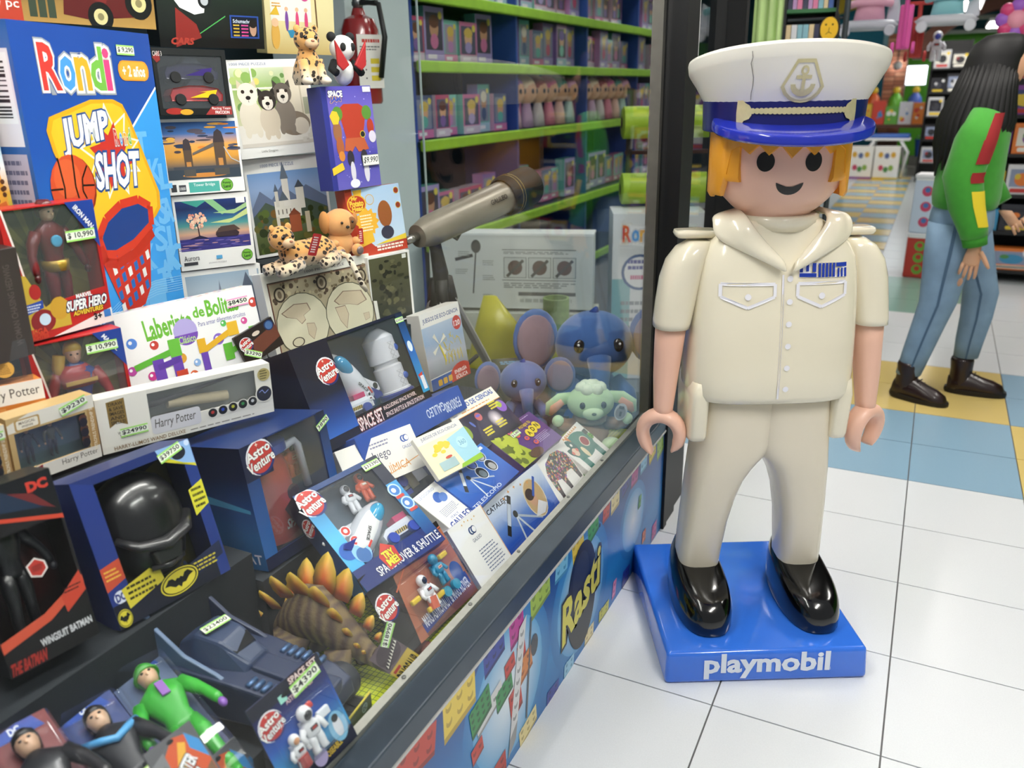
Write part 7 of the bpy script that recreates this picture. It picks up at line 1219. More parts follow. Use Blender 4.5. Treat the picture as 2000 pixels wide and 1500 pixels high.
for z in (2.02, 1.66, .66, 1.235):
    y = 4.2
    while y < 9.1:
        k = rr.randrange(8); wd = .16 + .03 * (k % 3)
        for up in (4.1, 5.4, 6.7, 8.0, 9.3):
            if y - .014 < up < y + wd + .014: y = up + .016
        if z == 1.235 and y > 5.55 and y < 8.0: y += .2; continue
        src = protos[k]
        if k in used: o = copy_tree(src)
        else: o = src; used.add(k)
        o.matrix_world = Matrix.Translation((-2.70 - rr.random() * .06, y + wd / 2, z + .009)) @ FACE; o['label'] = '%s doll pack on the %s lime-edged shelf behind the glass' % (['pink and teal', 'lilac and grey', 'mint and pink', 'violet and peach', 'rose and lilac', 'teal and mauve', 'pale grey and aqua', 'purple and pink'][k], SHN[z]); o['group'] = 'doll packs on the %s shelf' % SHN[z]; y += wd + .015
# big-headed dolls on the third shelf
def bighead(i):
    t = thing('doll', 'x', 'doll'); hc = ['7a4a9a', 'e8d0b0', '8a2a34', 'c8588a', '3f8a80', 'e0a8c8'][i % 6]
    hd = MB().sphere((0, 0, .25), (.085, .08, .09), 16, 12).build('head', M('dcaa88', .45), t, smooth=True); MB().sphere((0, .02, .275), (.095, .09, .085), 16, 12).build('hair', M(hc, .6), t, smooth=True)
    for sx in (-1, 1): MB().sphere((sx * .032, -.074, .25), (.014, .008, .018), 10, 8).build('eye', M('2c3a54', .15), hd, smooth=True)
    MB().loft([sell(0, 0, .075, .05, 0, 16, 2.2), sell(0, 0, .06, .045, .08, 16, 2.2), sell(0, 0, .03, .03, .17, 16, 2)]).build('dress', M(['e0b8c8', 'c8a8c8', 'd8d0d0', 'e08aa0', 'f0c8b8', 'b8d8d0'][i % 6], .5), t, smooth=True); return t
dp = [bighead(i) for i in range(6)]
for n in range(12):
    o = dp[n] if n < 6 else copy_tree(dp[n - 6]); o.matrix_world = Matrix.Translation((-2.74, (5.52 + n * .2 if n < 6 else 6.82 + (n - 6) * .2), 1.244)) @ FACE; o['label'] = 'big-headed doll with %s hair, %s half of the third shelf row' % (['purple', 'blonde', 'dark red', 'pink', 'teal', 'pale pink'][n % 6], 'nearer' if n < 6 else 'farther'); o['group'] = 'big-headed dolls on the third shelf'
# pale pillar with a fire extinguisher
struct('wall_pillar', MB().box(-2.62, -2.22, 2.95, 3.42, 0, 3.3), M('b9c6c8', .6, vary=.08, scale=4))
struct('trim_12', MB().box(-1.952, -1.946, 3.06, 3.068, .86, 3.0), M('a8b8b8', .3))
t = thing('fire_extinguisher', 'red fire extinguisher hanging on the pale pillar', 'extinguisher', at(-2.14, 2.93, 1.46)); MB().lathe([(.07, 0), (.075, .01), (.075, .28), (.06, .32), (.03, .335), (.022, .36)], 24).build('cylinder', M('8c1a1e', .25, coat=.5), t, auto=.6)
MB().box(-.02, .09, -.012, .012, .37, .385).build('lever', M('1a1a1c', .4), t); MB().lathe([(.02, .36), (.022, .40), (.008, .41)], 14).build('valve', M('8a8a8c', .3, metal=.8), t, smooth=True); MB().tube([(.02, 0, .385), (.1, 0, .37), (.12, 0, .25), (.09, 0, .1)], .011, 8).build('hose', M('17171a', .5), t, smooth=True)
lb = Art(.11, .2); lb.rect(0, 0, 1, 1, 'e4e0d8'); lb.lines(.2, .84, .95, .93, 1, 'b83a34', .7, .1); lb.lines(.1, .7, .9, .8, 2, '5a5a5a')
for i in range(3): lb.rect(.5, .46 - i * .16, .85, .56 - i * .16, 'd8c23a'); lb.circ(.3, .51 - i * .16, .03, '2a2a2a')
lb.build('label_print', t, mt=Matrix.Rotation(1.1, 4, 'Z') @ Matrix.Translation((0, -.0765, .06)))
# storage behind the display: metal detector carton, yellow crates, green roll
t, a, wd, h = carton('whitebox', 'detector_carton', 'wide white carton with printed detector drawings behind the telescope', 'carton', .22, 'c3cbc9', 'c6cecc')
for i, (u0, u1) in enumerate(((.46, .6), (.61, .75), (.76, .9))): a.rect(u0, .42, u1, .7, '5a6264'); a.rect(u0 + .004, .428, u1 - .004, .692, 'b8c0be'); a.ell((u0 + u1) / 2, .56, .045, .1, '4a3434', 14, i * .5); a.line([(u0 + .02, .44), (u1 - .02, .66)], .018, '34383c')
a.line([(.45, .8), (.9, .8)], .004, '3a4042'); a.line([(.45, .39), (.9, .39)], .004, '3a4042'); a.lines(.46, .74, .88, .78, 2, '6a7072'); a.lines(.46, .28, .9, .36, 3, '6a7072'); a.rect(.55, .18, .9, .23, '4a5052'); a.lines(.56, .08, .88, .15, 1, '9aa2a0', .7); a.ell(.29, .84, .03, .09, '34383c'); a.line([(.29, .8), (.27, .2)], .008, '34383c'); a.line([(.16, .66), (.27, .72)], .02, '34383c')
for u, v in ((.22, .74), (.37, .62), (.37, .42), (.37, .16), (.2, .5)): a.lines(u - .04, v - .04, u + .04, v + .04, 3, '8a9290')
a.build('cover_print', t); MB().box(-wd / 2 - .002, wd / 2 + .002, -.002, .222, h - .004, h + .006).build('lid', M('dce4e4', .5), t)
t = thing('game_carton', 'white carton with a yellow jack-shaped picture under the wide white carton', 'carton', at(-1.72, 3.42, .0, 18)); MB().box(-.4, .4, .0, .22, 0, .49).build('carton', M('b9beb4', .5), t, bevel=.001, seg=1)
a = Art(.8, .49); a.rect(0, 0, 1, 1, 'c2c8be'); a.rect(0, 0, 1, .62, 'a8a61e'); a.text('i', .33, .68, .36, .88, 'b83a34', bold=.06); a.line([(.5, .7), (.72, .88)], .02, 'c8b83a'); a.line([(.5, .86), (.72, .72)], .02, 'c8b83a'); a.circ(.62, .8, .035, '9aa2a0'); a.rrect(.84, .74, .98, .9, .03, '7a7a5c'); a.build('cover_print', t, mt=Matrix.Translation((0, -.0006, 0)))
t = thing('yellow_bag', 'translucent yellow carrier bag hanging behind the telescope tripod', 'bag', at(-1.66, 3.16, .02, 15)); MB().loft([sell(0, 0, .16, .05, 0, 20, 2.5), sell(.01, 0, .18, .06, .25, 20, 2.2), sell(0, 0, .12, .04, .45, 20, 2), sell(-.04, .0, .03, .015, .62, 20, 2)]).build('bag_body', M('b4b01c', .3, vary=.35, scale=9, bump=1.0, kind='film'), t, smooth=True)
t = thing('battery_pack_box', 'small grey box with blue lettering lying behind the tripod', 'box', at(-1.40, 2.86, .372, 35)); MB().box(-.12, .12, -.07, .07, 0, .08).build('carton', M('4a4e52', .5, vary=.2), t, bevel=.002, seg=1)
a = Art(.24, .14); a.rect(0, 0, 1, 1, '26282c'); a.lines(.12, .4, .86, .72, 2, '5a9ad0', .7); a.build('top_print', t, mt=Matrix(((1, 0, 0, 0), (0, 0, 1, -.07), (0, -1, 0, .0806), (0, 0, 0, 1))))
struct('wall_showcase_end', MB().box(-1.93, -.86, 2.5, 2.95, 0, .362), M('3a3f30', .7))
t = thing('rolled_mat', 'upright roll of pale green netting behind the plush elephant', 'roll', at(-1.46, 3.34, .0)); MB().lathe([(.06, 0), (.06, .61), (.05, .61), (.05, .3)], 20).build('roll', M('7c9a58', .7, vary=.3, scale=40, bump=.5), t, auto=.6)
for n, (z, lab) in enumerate(((1.33, 'upper lime green roll of vinyl on the brown rack'), (.99, 'lower lime green roll of vinyl on the brown rack'))):
    t = thing('vinyl_roll', lab, 'roll', at(-1.50, 4.30, z, 27), 'lime vinyl rolls'); MB().lathe([(.07, 0), (.082, .006), (.082, .9), (.07, .906)], 24, Matrix.Rotation(PI / 2, 4, 'Y')).build('roll', M('9cbc2a', .45, vary=.25, scale=10, kind='vinyl'), t, auto=.6); MB().lathe([(.03, -.003), (.02, -.002)], 14, Matrix.Rotation(PI / 2, 4, 'Y')).build('core', M('4a3a24', .7), t)
t = thing('brown_rack', 'brown metal rack holding the lime green rolls', 'rack', at(-1.52, 4.42, 0, 27))
for z in (1.18, .86): MB().box(0, 1.0, -.015, .015, z - .02, z).build('rail', M('4a1e16', .5), t)
for x in (.02, .98): MB().box(x - .015, x + .015, -.018, .018, 0, 1.5).build('post', M('2a1612', .5), t)
t = thing('blocks_carton', 'tall white carton with coloured letters behind the black window post', 'carton', at(-1.24, 4.12, 0, 24)); MB().box(-.22, .26, .0, .3, 0, .895).build('carton', M('d4d8da', .5), t, bevel=.002, seg=1)
a = Art(.48, .895); a.rect(0, 0, 1, 1, 'dde0e0'); a.rect(0, .0, .2, .62, '8ab8bc'); rainbow(a, 'Rondi', ['cf3b34', '4a97da', 'e8a92c', '76b84a', 'd8457e'], .1, .84, .5, .93, ow=.05); a.circ(.3, .66, .2, '3a5a8c'); a.circ(.3, .66, .17, 'e4e4e4'); a.lines(.17, .67, .43, .74, 2, '4a4a94', .6); a.lines(.2, .61, .4, .65, 1, 'c84a7a', .6); a.lines(.1, .3, .45, .5, 4, '8a9094'); a.rrect(.6, .84, .96, .92, .04, 'c8a890'); a.build('cover_print', t, mt=Matrix.Translation((.02, -.0006, 0)))

# ================================================================== aisle in the background
# green cloth column, book shelf, pole, cat sign
t = thing('green_curtain', 'pale green crinkled curtain hanging just left of the book shelf', 'curtain', at(-.925, 5.0, 0)); MB().loft([[(x, .03 * math.sin(i * 1.9) * (1 if k == 0 else .9), z) for k in (0,) for i, x in enumerate([-.075 + .015 * q for q in range(11)])] + [(x, .06, z) for x in [.075 - .015 * q for q in range(11)]] for z in (.1, 1.2, 2.3, 3.2)]).build('cloth', M('b4d08a', .6, vary=.25, scale=6, bump=.5), t, smooth=True)
t = thing('book_shelf', 'narrow black shelving packed with thin colourful cases', 'shelving', at(-.735, 5.25, 0, 12))
MB().box(-.145, -.13, 0, .22, 0, 2.9).box(.13, .145, 0, .22, 0, 2.9).box(-.13, .13, .2, .22, 0, 2.9).build('frame', M('14181c', .5), t)
for z in (1.3, 1.6, 1.9, 2.2): MB().box(-.13, .13, -.01, .2, z - .02, z).build('shelf_board', M('2c6a3c' if z < 2 else '16181c', .5), t)
bm_ = {}
for z in (1.6, 1.9, 2.2):
    x = -.125; n = 0
    while x < .1:
        c = rr.choice(['c8485a', '4a6ab0', 'd8d8e0', 'b890c0', '8ab8c8', 'e0c8a0', '3a3a54', 'd87aa0']); wd = rr.choice((.022, .03, .026))
        if (c, wd) not in bm_: me = MB().box(0, wd, 0, .14, 0, .22).mesh('disc_case'); me.materials.append(M(c, .4, coat=.2)); bm_[(c, wd)] = me
        o = bpy.data.objects.new('disc_case', bm_[(c, wd)]); COL.objects.link(o); o.matrix_world = at(-.735, 5.25, 0, 12) @ Matrix.Translation((x, .02, z + .001)); tag(o, 'thin %s case on the %s shelf of the narrow black shelving' % ({'c8485a': 'red', '4a6ab0': 'blue', 'd8d8e0': 'white', 'b890c0': 'lilac', '8ab8c8': 'sky blue', 'e0c8a0': 'cream', '3a3a54': 'dark', 'd87aa0': 'pink'}[c], {1.6: 'lower', 1.9: 'middle', 2.2: 'upper'}[z]), 'case', 'thin cases on the %s shelf' % {1.6: 'lower', 1.9: 'middle', 2.2: 'upper'}[z]); x += wd + .003
t = thing('cat_sign', 'small yellow cat face sign above the captain\'s cap', 'sign', at(-.60, 5.0, 1.715)); MB().prism([(-.05, 0), (.05, 0), (.055, .07), (.045, .11), (.04, .145), (.02, .12), (-.03, .12), (-.052, .09)], 0, .01).build('board', M('16140c', .5), t); a = Art(.1, .14); a.ell(.5, .45, .45, .42, 'e8b82c', 24); a.circ(.32, .6, .05, '2a200c'); a.circ(.66, .6, .05, '2a200c'); a.line([(.5, .5), (.48, .34), (.34, .26)], .03, '2a200c'); a.line([(.48, .34), (.64, .28)], .03, '2a200c'); a.build('print', t, mt=Matrix.Translation((0, -.0006, 0)))
t = thing('steel_pole', 'thin grey steel pole with cross bars above the cap', 'pole', at(-.52, 5.0, 0)); MB().tube([(0, 0, 0), (0, 0, 3.3)], .015, 8).build('shaft', M('4a5054', .4, metal=.6), t); [MB().tube([(-.3, .02, z), (0, .02, z)], .008, 6).build('cross_bar', M('3a4044', .4, metal=.6), t) for z in (1.83, 2.0)]
# walls, vault, arch in the depth
struct('wall_teal', MB().box(-2.4, -1.02, 17.0, 17.2, 0, 3.3), M('2483a0', .7, vary=.1, scale=3)); struct('wall_green', MB().box(-.75, 3.2, 18.2, 18.38, 0, 2.35), M('5fb82c', .6, vary=.1, scale=2))
pb = struct('wall_brick_pillar', MB().box(-1.0, -.66, 16.6, 16.98, 0, 2.3), M('5a4034', .8))
for i in range(24):
    for j in range(2): o = MB().box(-1.004 + j * .172 + .004, -1.004 + j * .172 + .168, 16.585, 16.6, .62 + i * .07 + .005, .62 + i * .07 + .065).build('brick', M(('b8785c', 'a86a50', 'c48a6c')[(i * 2 + j) % 3], .8), pb)
struct('wall_blue_pillar', MB().box(-1.1, -.78, 16.9, 17.0, 1.8, 3.3), M('9cd4e4', .5))
yv = MB(); N = 16
yv.loft([[(-3.0 + 4.2 * i / N, 16.2, 2.25 + .75 * math.sin(PI * .5 * min(1, i / N * 1.2))), (-3.0 + 4.2 * i / N, 16.2, 3.29), (-3.0 + 4.2 * i / N, 16.4, 3.29), (-3.0 + 4.2 * i / N, 16.4, 2.25 + .75 * math.sin(PI * .5 * min(1, i / N * 1.2)))] for i in range(N + 1)]).build('x', M('d0b428', .6)); bpy.data.objects['x'].name = 'wall_yellow_vault'; bpy.data.objects['wall_yellow_vault']['kind'] = 'structure'
ar = MB(); ar.loft([[(.85 + 1.15 * math.cos(PI * i / 20) * k, y, 1.85 + .7 * math.sin(PI * i / 20) * k) for k, y in ((1.0, 15.4), (1.22, 15.4), (1.22, 15.8), (1.0, 15.8))] for i in range(21)]); struct('wall_brick_arch', ar, M('6a4438', .8, vary=.3, scale=14))
struct('trim_13', MB().box(-.6, 2.4, 17.6, 17.8, 2.3, 2.36).box(-.6, 2.4, 17.2, 17.4, 2.5, 2.56), M('9aa49c', .5))
# black gondola shelving behind the walking person
def shelf_run(name, label, mt, W, D_, H_, zs, seed, group, wr=(.16, .3), hr=(.14, .24), pal=None):
    t = thing(name, label, 'shelving', mt); MB().box(-.02, 0, -D_, .02, 0, H_).box(W, W + .02, -D_, .02, 0, H_).box(0, W, 0, .02, 0, H_).build('frame', M('0c0d0f', .5), t)
    r = random.Random(seed); pal = pal or ['3a4a8c', 'c8443a', 'd8b83a', '2a2a34', 'd8d8dc', '7a3a8c', '3a8cb8', 'e07a30', '4a8a4a']; out = []
    for z in zs:
        MB().box(0, W, -D_, -.001, z - .025, z).build('shelf_board', M('111214', .5), t); x = .02
        while x < W - .1:
            wd = r.uniform(*wr); hh = r.uniform(*hr)
            if x + wd > W: break
            c = r.choice(pal); p = thing('boxed_toy', 'x', 'toy box', mt @ Matrix.Translation((x + wd / 2, -D_ + .03, z + .0005))); MB().box(-wd / 2, wd / 2, .0004, .12, 0, hh).build('carton', M(c, .4, coat=.2), p)
            a = Art(wd, hh); a.rect(0, 0, 1, 1, c); a.rect(.1, .25, .9, .85, r.choice(['1a1a28', '8a94b0', 'e0dcd0', '2c3c6c'])); a.ell(.5, .5, .25, .22, r.choice(pal)); a.ell(.35, .6, .1, .1, r.choice(pal)); a.rrect(.15, .06, .85, .2, .05, r.choice(['f0ece0', 'e8c83a', 'c83a34'])); a.circ(.82, .8, .1, r.choice(['e8e8e8', 'e8c83a'])); a.build('cover_print', p); p['group'] = group; p['tint'] = c; out.append((p, z)); x += wd + .012
    return t, out
t, items = shelf_run('black_gondola', 'black shop gondola full of boxed toys behind the walking person', at(.16, 7.82, 0), 2.2, .42, 1.6, (.10, .40, .68, .98, 1.26), 5, 'boxed toys in the black gondola', wr=(.18, .34), hr=(.16, .23))
nm = {.10: 'bottom', .40: 'second', .68: 'third', .98: 'fourth', 1.26: 'top'}
CN = {'3a4a8c': 'dark blue', 'c8443a': 'red', 'd8b83a': 'yellow', '2a2a34': 'black', 'd8d8dc': 'white', '7a3a8c': 'purple', '3a8cb8': 'light blue', 'e07a30': 'orange', '4a8a4a': 'green', '2a2a30': 'black', 'c8c8cc': 'pale grey', '8a2a30': 'dark red', '3a3a44': 'charcoal', 'd8642c': 'orange', 'd8d4cc': 'off-white', '3a7a84': 'teal', '2c4a5c': 'slate blue'}
for p, z in items: p['label'] = '%s boxed toy on the %s shelf of the black gondola by the person' % (CN[p['tint']], nm[z]); p['group'] = 'boxed toys on the %s gondola shelf' % nm[z]
t, items = shelf_run('tall_black_shelf', 'tall narrow black shelf with dark boxes far down the aisle', at(-.24, 15.2, 0), .5, .3, 2.1, (.3, .65, 1.0, 1.35, 1.7), 9, 'boxes', wr=(.2, .24), hr=(.2, .3), pal=['2a2a30', 'c8c8cc', '8a2a30', '3a3a44'])
for p, z in items: p['label'] = '%s boxed toy on the %s level of the tall narrow black shelf' % (CN[p['tint']], {.3: 'lowest', .65: 'second', 1.0: 'middle', 1.35: 'fourth', 1.7: 'highest'}[z]); p['group'] = 'boxes in the tall narrow black shelf'
t, items = shelf_run('far_shelf', 'low dark shelf with orange and white boxes under the green wall', at(.1, 17.9, 0), 1.6, .35, 1.7, (.6, 1.0, 1.35, 1.62), 12, 'b', wr=(.2, .3), hr=(.18, .26), pal=['d8642c', 'd8d4cc', '3a7a84', '2c4a5c'])
for p, z in items: p['label'] = '%s box on the %s board of the dark shelf under the green wall' % (CN[p['tint']], {.6: 'lowest', 1.0: 'second', 1.35: 'third', 1.62: 'top'}[z]); p['group'] = 'boxes under the green wall'
# tall tins beside the gondola
for n, (z0, hh, c1, c2, lab) in enumerate(((0, .36, 'b83a30', '6aa03a', 'red tall tin with green dots at the bottom of the pillar of tins'), (.361, .46, 'c8d4e8', 'c84a6a', 'pale blue tall tin on top of the red one beside the gondola'))):
    t = thing('tall_tin', lab, 'tin', at(-.02, 7.34, z0, -8)); MB().box(-.10, .10, 0, .2, 0, hh - .03).build('can', M(c1, .3, coat=.4), t, bevel=.01); MB().box(-.104, .104, -.004, .204, hh - .03, hh).build('lid', M('e4e4e8', .4), t, bevel=.006); a = Art(.2, hh); a.rect(.04, .04, .96, .86, c1)
    for k in range(3): a.circ(.5, .2 + k * .26, .2, c2); a.circ(.5, .22 + k * .26, .1, '4a7ab8' if n else c1)
    a.rect(.04, .9, .96, .93, 'f0f0f0'); a.build('print', t, mt=Matrix.Translation((0, -.0008, 0)))
# toy table far away
t = thing('toy_table', 'brown table loaded with toys at the end of the aisle', 'table', at(-.8, 16.1, 0)); MB().box(-.75, .6, -.35, .35, .79, .84).build('table_top', M('5a3320', .5), t)
for x in (-.7, .55):
    for y in (-.3, .3): MB().box(x - .03, x + .03, y - .03, y + .03, 0, .79).build('leg', M('1a1512', .6), t)
pal2 = ['e4e0d0', 'e0b83a', 'd84a3a', '6ab04a', 'dcdce4', 'e88a3a', '8ac0d8']
for n in range(6):
    wd, hh = rr.uniform(.16, .24), rr.uniform(.25, .38); p = thing('boxed_toy', 'bright boxed baby toy, number %s from the left on the far table' % ['one', 'two', 'three', 'four', 'five', 'six'][n], 'toy box', at(-1.4 + n * .21, 15.95, .8405), 'baby toys on the far table'); MB().box(-.1, .1, .0004, .15, 0, hh).build('carton', M(pal2[n % 7], .5), p); a = Art(.2, hh); a.rect(0, 0, 1, 1, pal2[n % 7])
    for k in range(5): a.circ(rr.uniform(.2, .8), rr.uniform(.2, .8), rr.uniform(.08, .2), rr.choice(['d84a3a', '6ab04a', 'e8c83a', '4a8ac8', 'f0f0e8']))
    a.build('cover_print', p)
for n, (x, c) in enumerate(((-1.1, 'd8642c'), (-.75, '6ab83a'), (-.45, '4a6ac8'))):
    p = thing('stacking_toy', 'bright %s stacking toy on top of the boxes on the far table' % ['orange', 'green', 'blue'][n], 'toy', at(x, 16.25, .8405)); MB().lathe([(.12, 0), (.12, .3), (.1, .42), (.04, .5)], 14).build('rings', M(c, .4), p, auto=.6); MB().sphere((0, 0, .54), .06, 12, 8).build('ball', M('e8c83a', .4), p, smooth=True)
t = thing('folding_stand', 'white folding stand with blue rim in front of the far table', 'stand', at(-.75, 15.65, 0)); MB().box(-.34, .32, -.2, .2, .64, .70).build('rim', M('3a6ac0', .4), t, bevel=.02); MB().box(-.36, .34, -.22, .22, .60, .64).build('tray', M('eceef0', .4), t, bevel=.015)
for sx in (-1, 1): MB().tube([(sx * .2, -.2, .6), (sx * .32, -.2, .42), (sx * .26, -.2, 0)], .025, 8).build('leg', M('eceef0', .4), t, smooth=True); MB().tube([(sx * .2, .2, .6), (sx * .3, .2, 0)], .025, 8).build('leg', M('eceef0', .4), t, smooth=True)
for n, (x, c) in enumerate(((-1.12, '8a3a94'), (-.72, 'd8b83a'))):
    t = thing('high_chair_carton', 'white carton with coloured pictures and %s base strip on the far floor' % ('purple' if n == 0 else 'yellow'), 'carton', at(x, 15.2, 0)); MB().box(-.19, .19, 0, .2, 0, .52).build('carton', M('eceae6', .5), t, bevel=.002, seg=1); a = Art(.38, .52); a.rect(0, 0, 1, 1, 'f0eeea'); a.rect(0, 0, 1, .06, c)
    for u, v, cc in ((.3, .35, 'c84a6a'), (.7, .35, '8ab04a'), (.5, .3, '4a8a4a'), (.25, .75, 'd8a83a'), (.75, .75, 'd8a83a'), (.5, .72, '5a6a9a')): a.ell(u, v, .1, .09, cc)
    a.build('cover_print', t, mt=Matrix.Translation((0, -.0006, 0)))
t = thing('blue_bucket', 'blue bucket standing by the far steps', 'bucket', at(-.22, 16.2, .3)); MB().lathe([(.11, 0), (.14, .26), (.15, .26), (.15, .28), (.13, .28), (.1, .02)], 18).build('pail', M('2c5ab8', .4), t, auto=.6); MB().tube([(-.14, 0, .26), (-.1, -.05, .34), (0, -.07, .37), (.1, -.05, .34), (.14, 0, .26)], .006, 6).build('handle', M('d0d0d4', .4), t)
struct('trim_14', MB().box(-.42, .1, 15.9, 16.4, 0, .15).box(-.42, .1, 16.05, 16.4, .15, .3), M('8a8a86', .6))
# toys hanging from the ceiling
def hang(name, label, x, y, z, build, rz=0):
    t = thing(name, label, 'hanging toy', at(x, y, z, rz)); build(t); MB().tube([(0, 0, .28), (0, 0, 3.29 - z)], .002, 5).build('cord', M('3a3a3c', .6), t)
def ride(c1, c2):
    def b(t):
        MB().loft([sell(0, 0, .16, .1, -.03, 24, 2.4), sell(0, 0, .19, .13, .0, 24, 2.4), sell(0, 0, .15, .1, .03, 24, 2.4)]).build('base', M(c2, .4), t, smooth=True); MB().loft([sell(0, 0, .1, .07, .03, 20, 2.4), sell(0, 0, .085, .065, .12, 20, 2.4), sell(0, .01, .1, .075, .2, 20, 2.4), sell(0, .02, .07, .05, .3, 20, 2.2)]).build('seat', M(c1, .4), t, smooth=True); MB().tube([(-.13, -.02, .13), (-.07, -.07, .14), (.07, -.07, .14), (.13, -.02, .13)], .025, 10).build('hand_bar', M(c1, .4), t, smooth=True); MB().prism([(.1, 0), (.19, .02), (.17, .2), (.12, .16)], .03, .06).build('push_handle', M(c2, .4), t, bevel=.01)
        for sx in (-1, 1): wheel(Matrix.Identity(4), t, (sx * .14, -.09, -.04), .035, .03, c2, c1)
    return b
hang('ride_on_toy', 'pink ride-on baby toy hanging above the cap', -.53, 6.5, 1.87, ride('f0b4cc', 'c8ccd8'))
hang('ride_on_toy', 'light blue ride-on baby toy hanging from the ceiling', -.06, 6.5, 1.88, ride('9adce4', 'd4d8e0'))
def scooter(c):
    def b(t):
        MB().box(-.04, .04, -.02, .02, -.14, .12).build('deck', M(c, .4), t, bevel=.01); MB().tube([(0, -.02, -.12), (0, -.08, .2)], .014, 8).build('stem', M(c, .4), t); MB().tube([(-.07, -.08, .2), (.07, -.08, .2)], .012, 8).build('handlebar', M(c, .4), t)
        for x in (-.06, .06): wheel(Matrix.Identity(4), t, (x, 0, -.13), .035, .02, c, 'e8e8e8', 'x')
    return b
hang('toy_scooter', 'bright pink toy scooter hanging nose down', -.285, 6.15, 1.84, scooter('e05aa8')); hang('toy_scooter', 'dark red toy scooter hanging beside the pink one', -.225, 6.7, 1.80, scooter('c8403c'))
def flower(t):
    MB().sphere((0, 0, 0), (.06, .05, .06), 14, 10).build('cup', M('f0a0b4', .4), t, smooth=True)
    for k in range(8): an = k * PI / 4; MB().sphere((.075 * math.cos(an), .0, .075 * math.sin(an)), (.045, .03, .045), 12, 8).build('petal', M('d8447c' if k % 2 else 'a060c8', .4), t, smooth=True)
    MB().tube([(0, 0, .06), (0, 0, .28)], .01, 6).build('stalk', M('e8a0c0', .4), t)
hang('flower_toy', 'pink and purple flower-shaped toy hanging at the top right', .335, 6.4, 1.86, flower)
def dollh(t): astronaut(t, Matrix.Translation((0, 0, -.1)), .2, 'e4e4ec', '3a4ac0', 'c83a34')
hang('hanging_doll', 'small white and blue hanging doll under the light blue ride-on', -.10, 6.9, 1.74, dollh)

# lit panel and spot lamp near the brick pillar
t = thing('lit_display_panel', 'glowing white display panel beside the brick pillar', 'lit panel', at(-.5, 17.0, 1.45)); MB().box(-.17, .17, 0, .05, 0, .34).build('case', M('c8ccd0', .5), t); MB().box(-.155, .155, -.006, -.001, .02, .32).build('lit_face', M('f0f8ff', .5, emit=7, kind='lit'), t)
t = thing('spot_lamp', 'small glaring spot lamp beside the rim of the cap', 'lamp', at(-.80, 16.45, 1.78)); MB().lathe([(.03, .1), (.06, .06), (.075, 0), (.06, -.01)], 16, Matrix.Rotation(PI / 2, 4, 'X')).build('shade', M('d8d8d8', .4), t, smooth=True); MB().sphere((0, -.01, 0), .055, 14, 10).build('bulb', M('f4faff', .5, emit=25, kind='lit'), t, smooth=True); MB().tube([(0, -.05, .02), (0, -.05, .3), (0, .12, .3)], .01, 6).build('bracket', M('3a3a3c', .5), t)
# ================================================================== the walking person
per = thing('person', 'person with long dark hair in a green sweatshirt and ripped jeans, walking', 'person', at(0, 4.45, 0))
GRN_ = M('3f9a2c', .85, vary=.12, scale=30, bump=.3, sheen=.2, kind='fabric'); DEN = M('7f9ab4', .85, vary=.3, scale=9, bump=.3, kind='denim'); PSK = M('d9a684', .5, vary=.06, scale=20, kind='skin'); HR_ = M('070506', .6, vary=.4, scale=60, kind='hair')
def ell_rings(P, n=20, e=2.2): return [sell(x, y, rx, ry, z, n, e) for x, y, z, rx, ry in P]
# body: one continuous skinned figure (head, neck, trunk, arms, legs)
vs = [((.145, .0, .90), .115), ((.15, 0, 1.05), .11), ((.165, 0, 1.2), .115), ((.175, 0, 1.34), .10), ((.205, 0, 1.42), .05), ((.225, 0, 1.50), .06), ((.222, 0, 1.59), .085), ((.21, 0, 1.645), .06),
      ((.165, -.13, 1.36), .058), ((.118, -.185, 1.09), .045), ((.20, -.20, .84), .033), ((.212, -.2, .795), .03),
      ((.165, .13, 1.36), .058), ((.20, .175, 1.12), .045), ((.30, .16, .95), .034),
      ((.125, -.075, .84), .10), ((.105, -.09, .50), .062), ((.02, -.09, .14), .042), ((.015, -.09, .07), .042), ((.13, -.12, .035), .034),
      ((.17, .075, .84), .10), ((.285, .09, .53), .062), ((.265, .1, .15), .042), ((.27, .1, .07), .042), ((.39, .1, .035), .034)]
ed = [(0, 1), (1, 2), (2, 3), (3, 4), (4, 5), (5, 6), (6, 7), (3, 8), (8, 9), (9, 10), (10, 11), (3, 12), (12, 13), (13, 14), (0, 15), (15, 16), (16, 17), (17, 18), (18, 19), (0, 20), (20, 21), (21, 22), (22, 23), (23, 24)]
me = bpy.data.meshes.new('body'); me.from_pydata([v for v, r in vs], ed, []); me.update(); bo = obj('body', me, PSK, per)
md = bo.modifiers.new('skin', 'SKIN'); md.use_smooth_shade = True
for i, (v, r) in enumerate(vs): me.skin_vertices[0].data[i].radius = (r * .72, r * .72); me.skin_vertices[0].data[i].use_root = (i == 0)
md = bo.modifiers.new('sub', 'SUBSURF'); md.levels = 1; md.render_levels = 2
# face
MB().sphere((.228, 0, 1.565), (.078, .07, .105), 20, 14).build('face', PSK, per, smooth=True)
MB().tube([(.298, 0, 1.58), (.32, 0, 1.553), (.30, 0, 1.543)], [.01, .014, .01], 8).build('nose', PSK, per, smooth=True); MB().sphere((.298, 0, 1.515), (.008, .022, .008), 10, 6).build('lips', M('b0605a', .5), per, smooth=True)
for sy in (-1, 1): MB().sphere((.288, sy * .03, 1.585), (.01, .012, .008), 10, 6).build('eye', M('1a1412', .2), per, smooth=True); MB().sphere((.225, sy * .074, 1.565), (.022, .01, .03), 12, 8).build('ear', PSK, per, smooth=True)
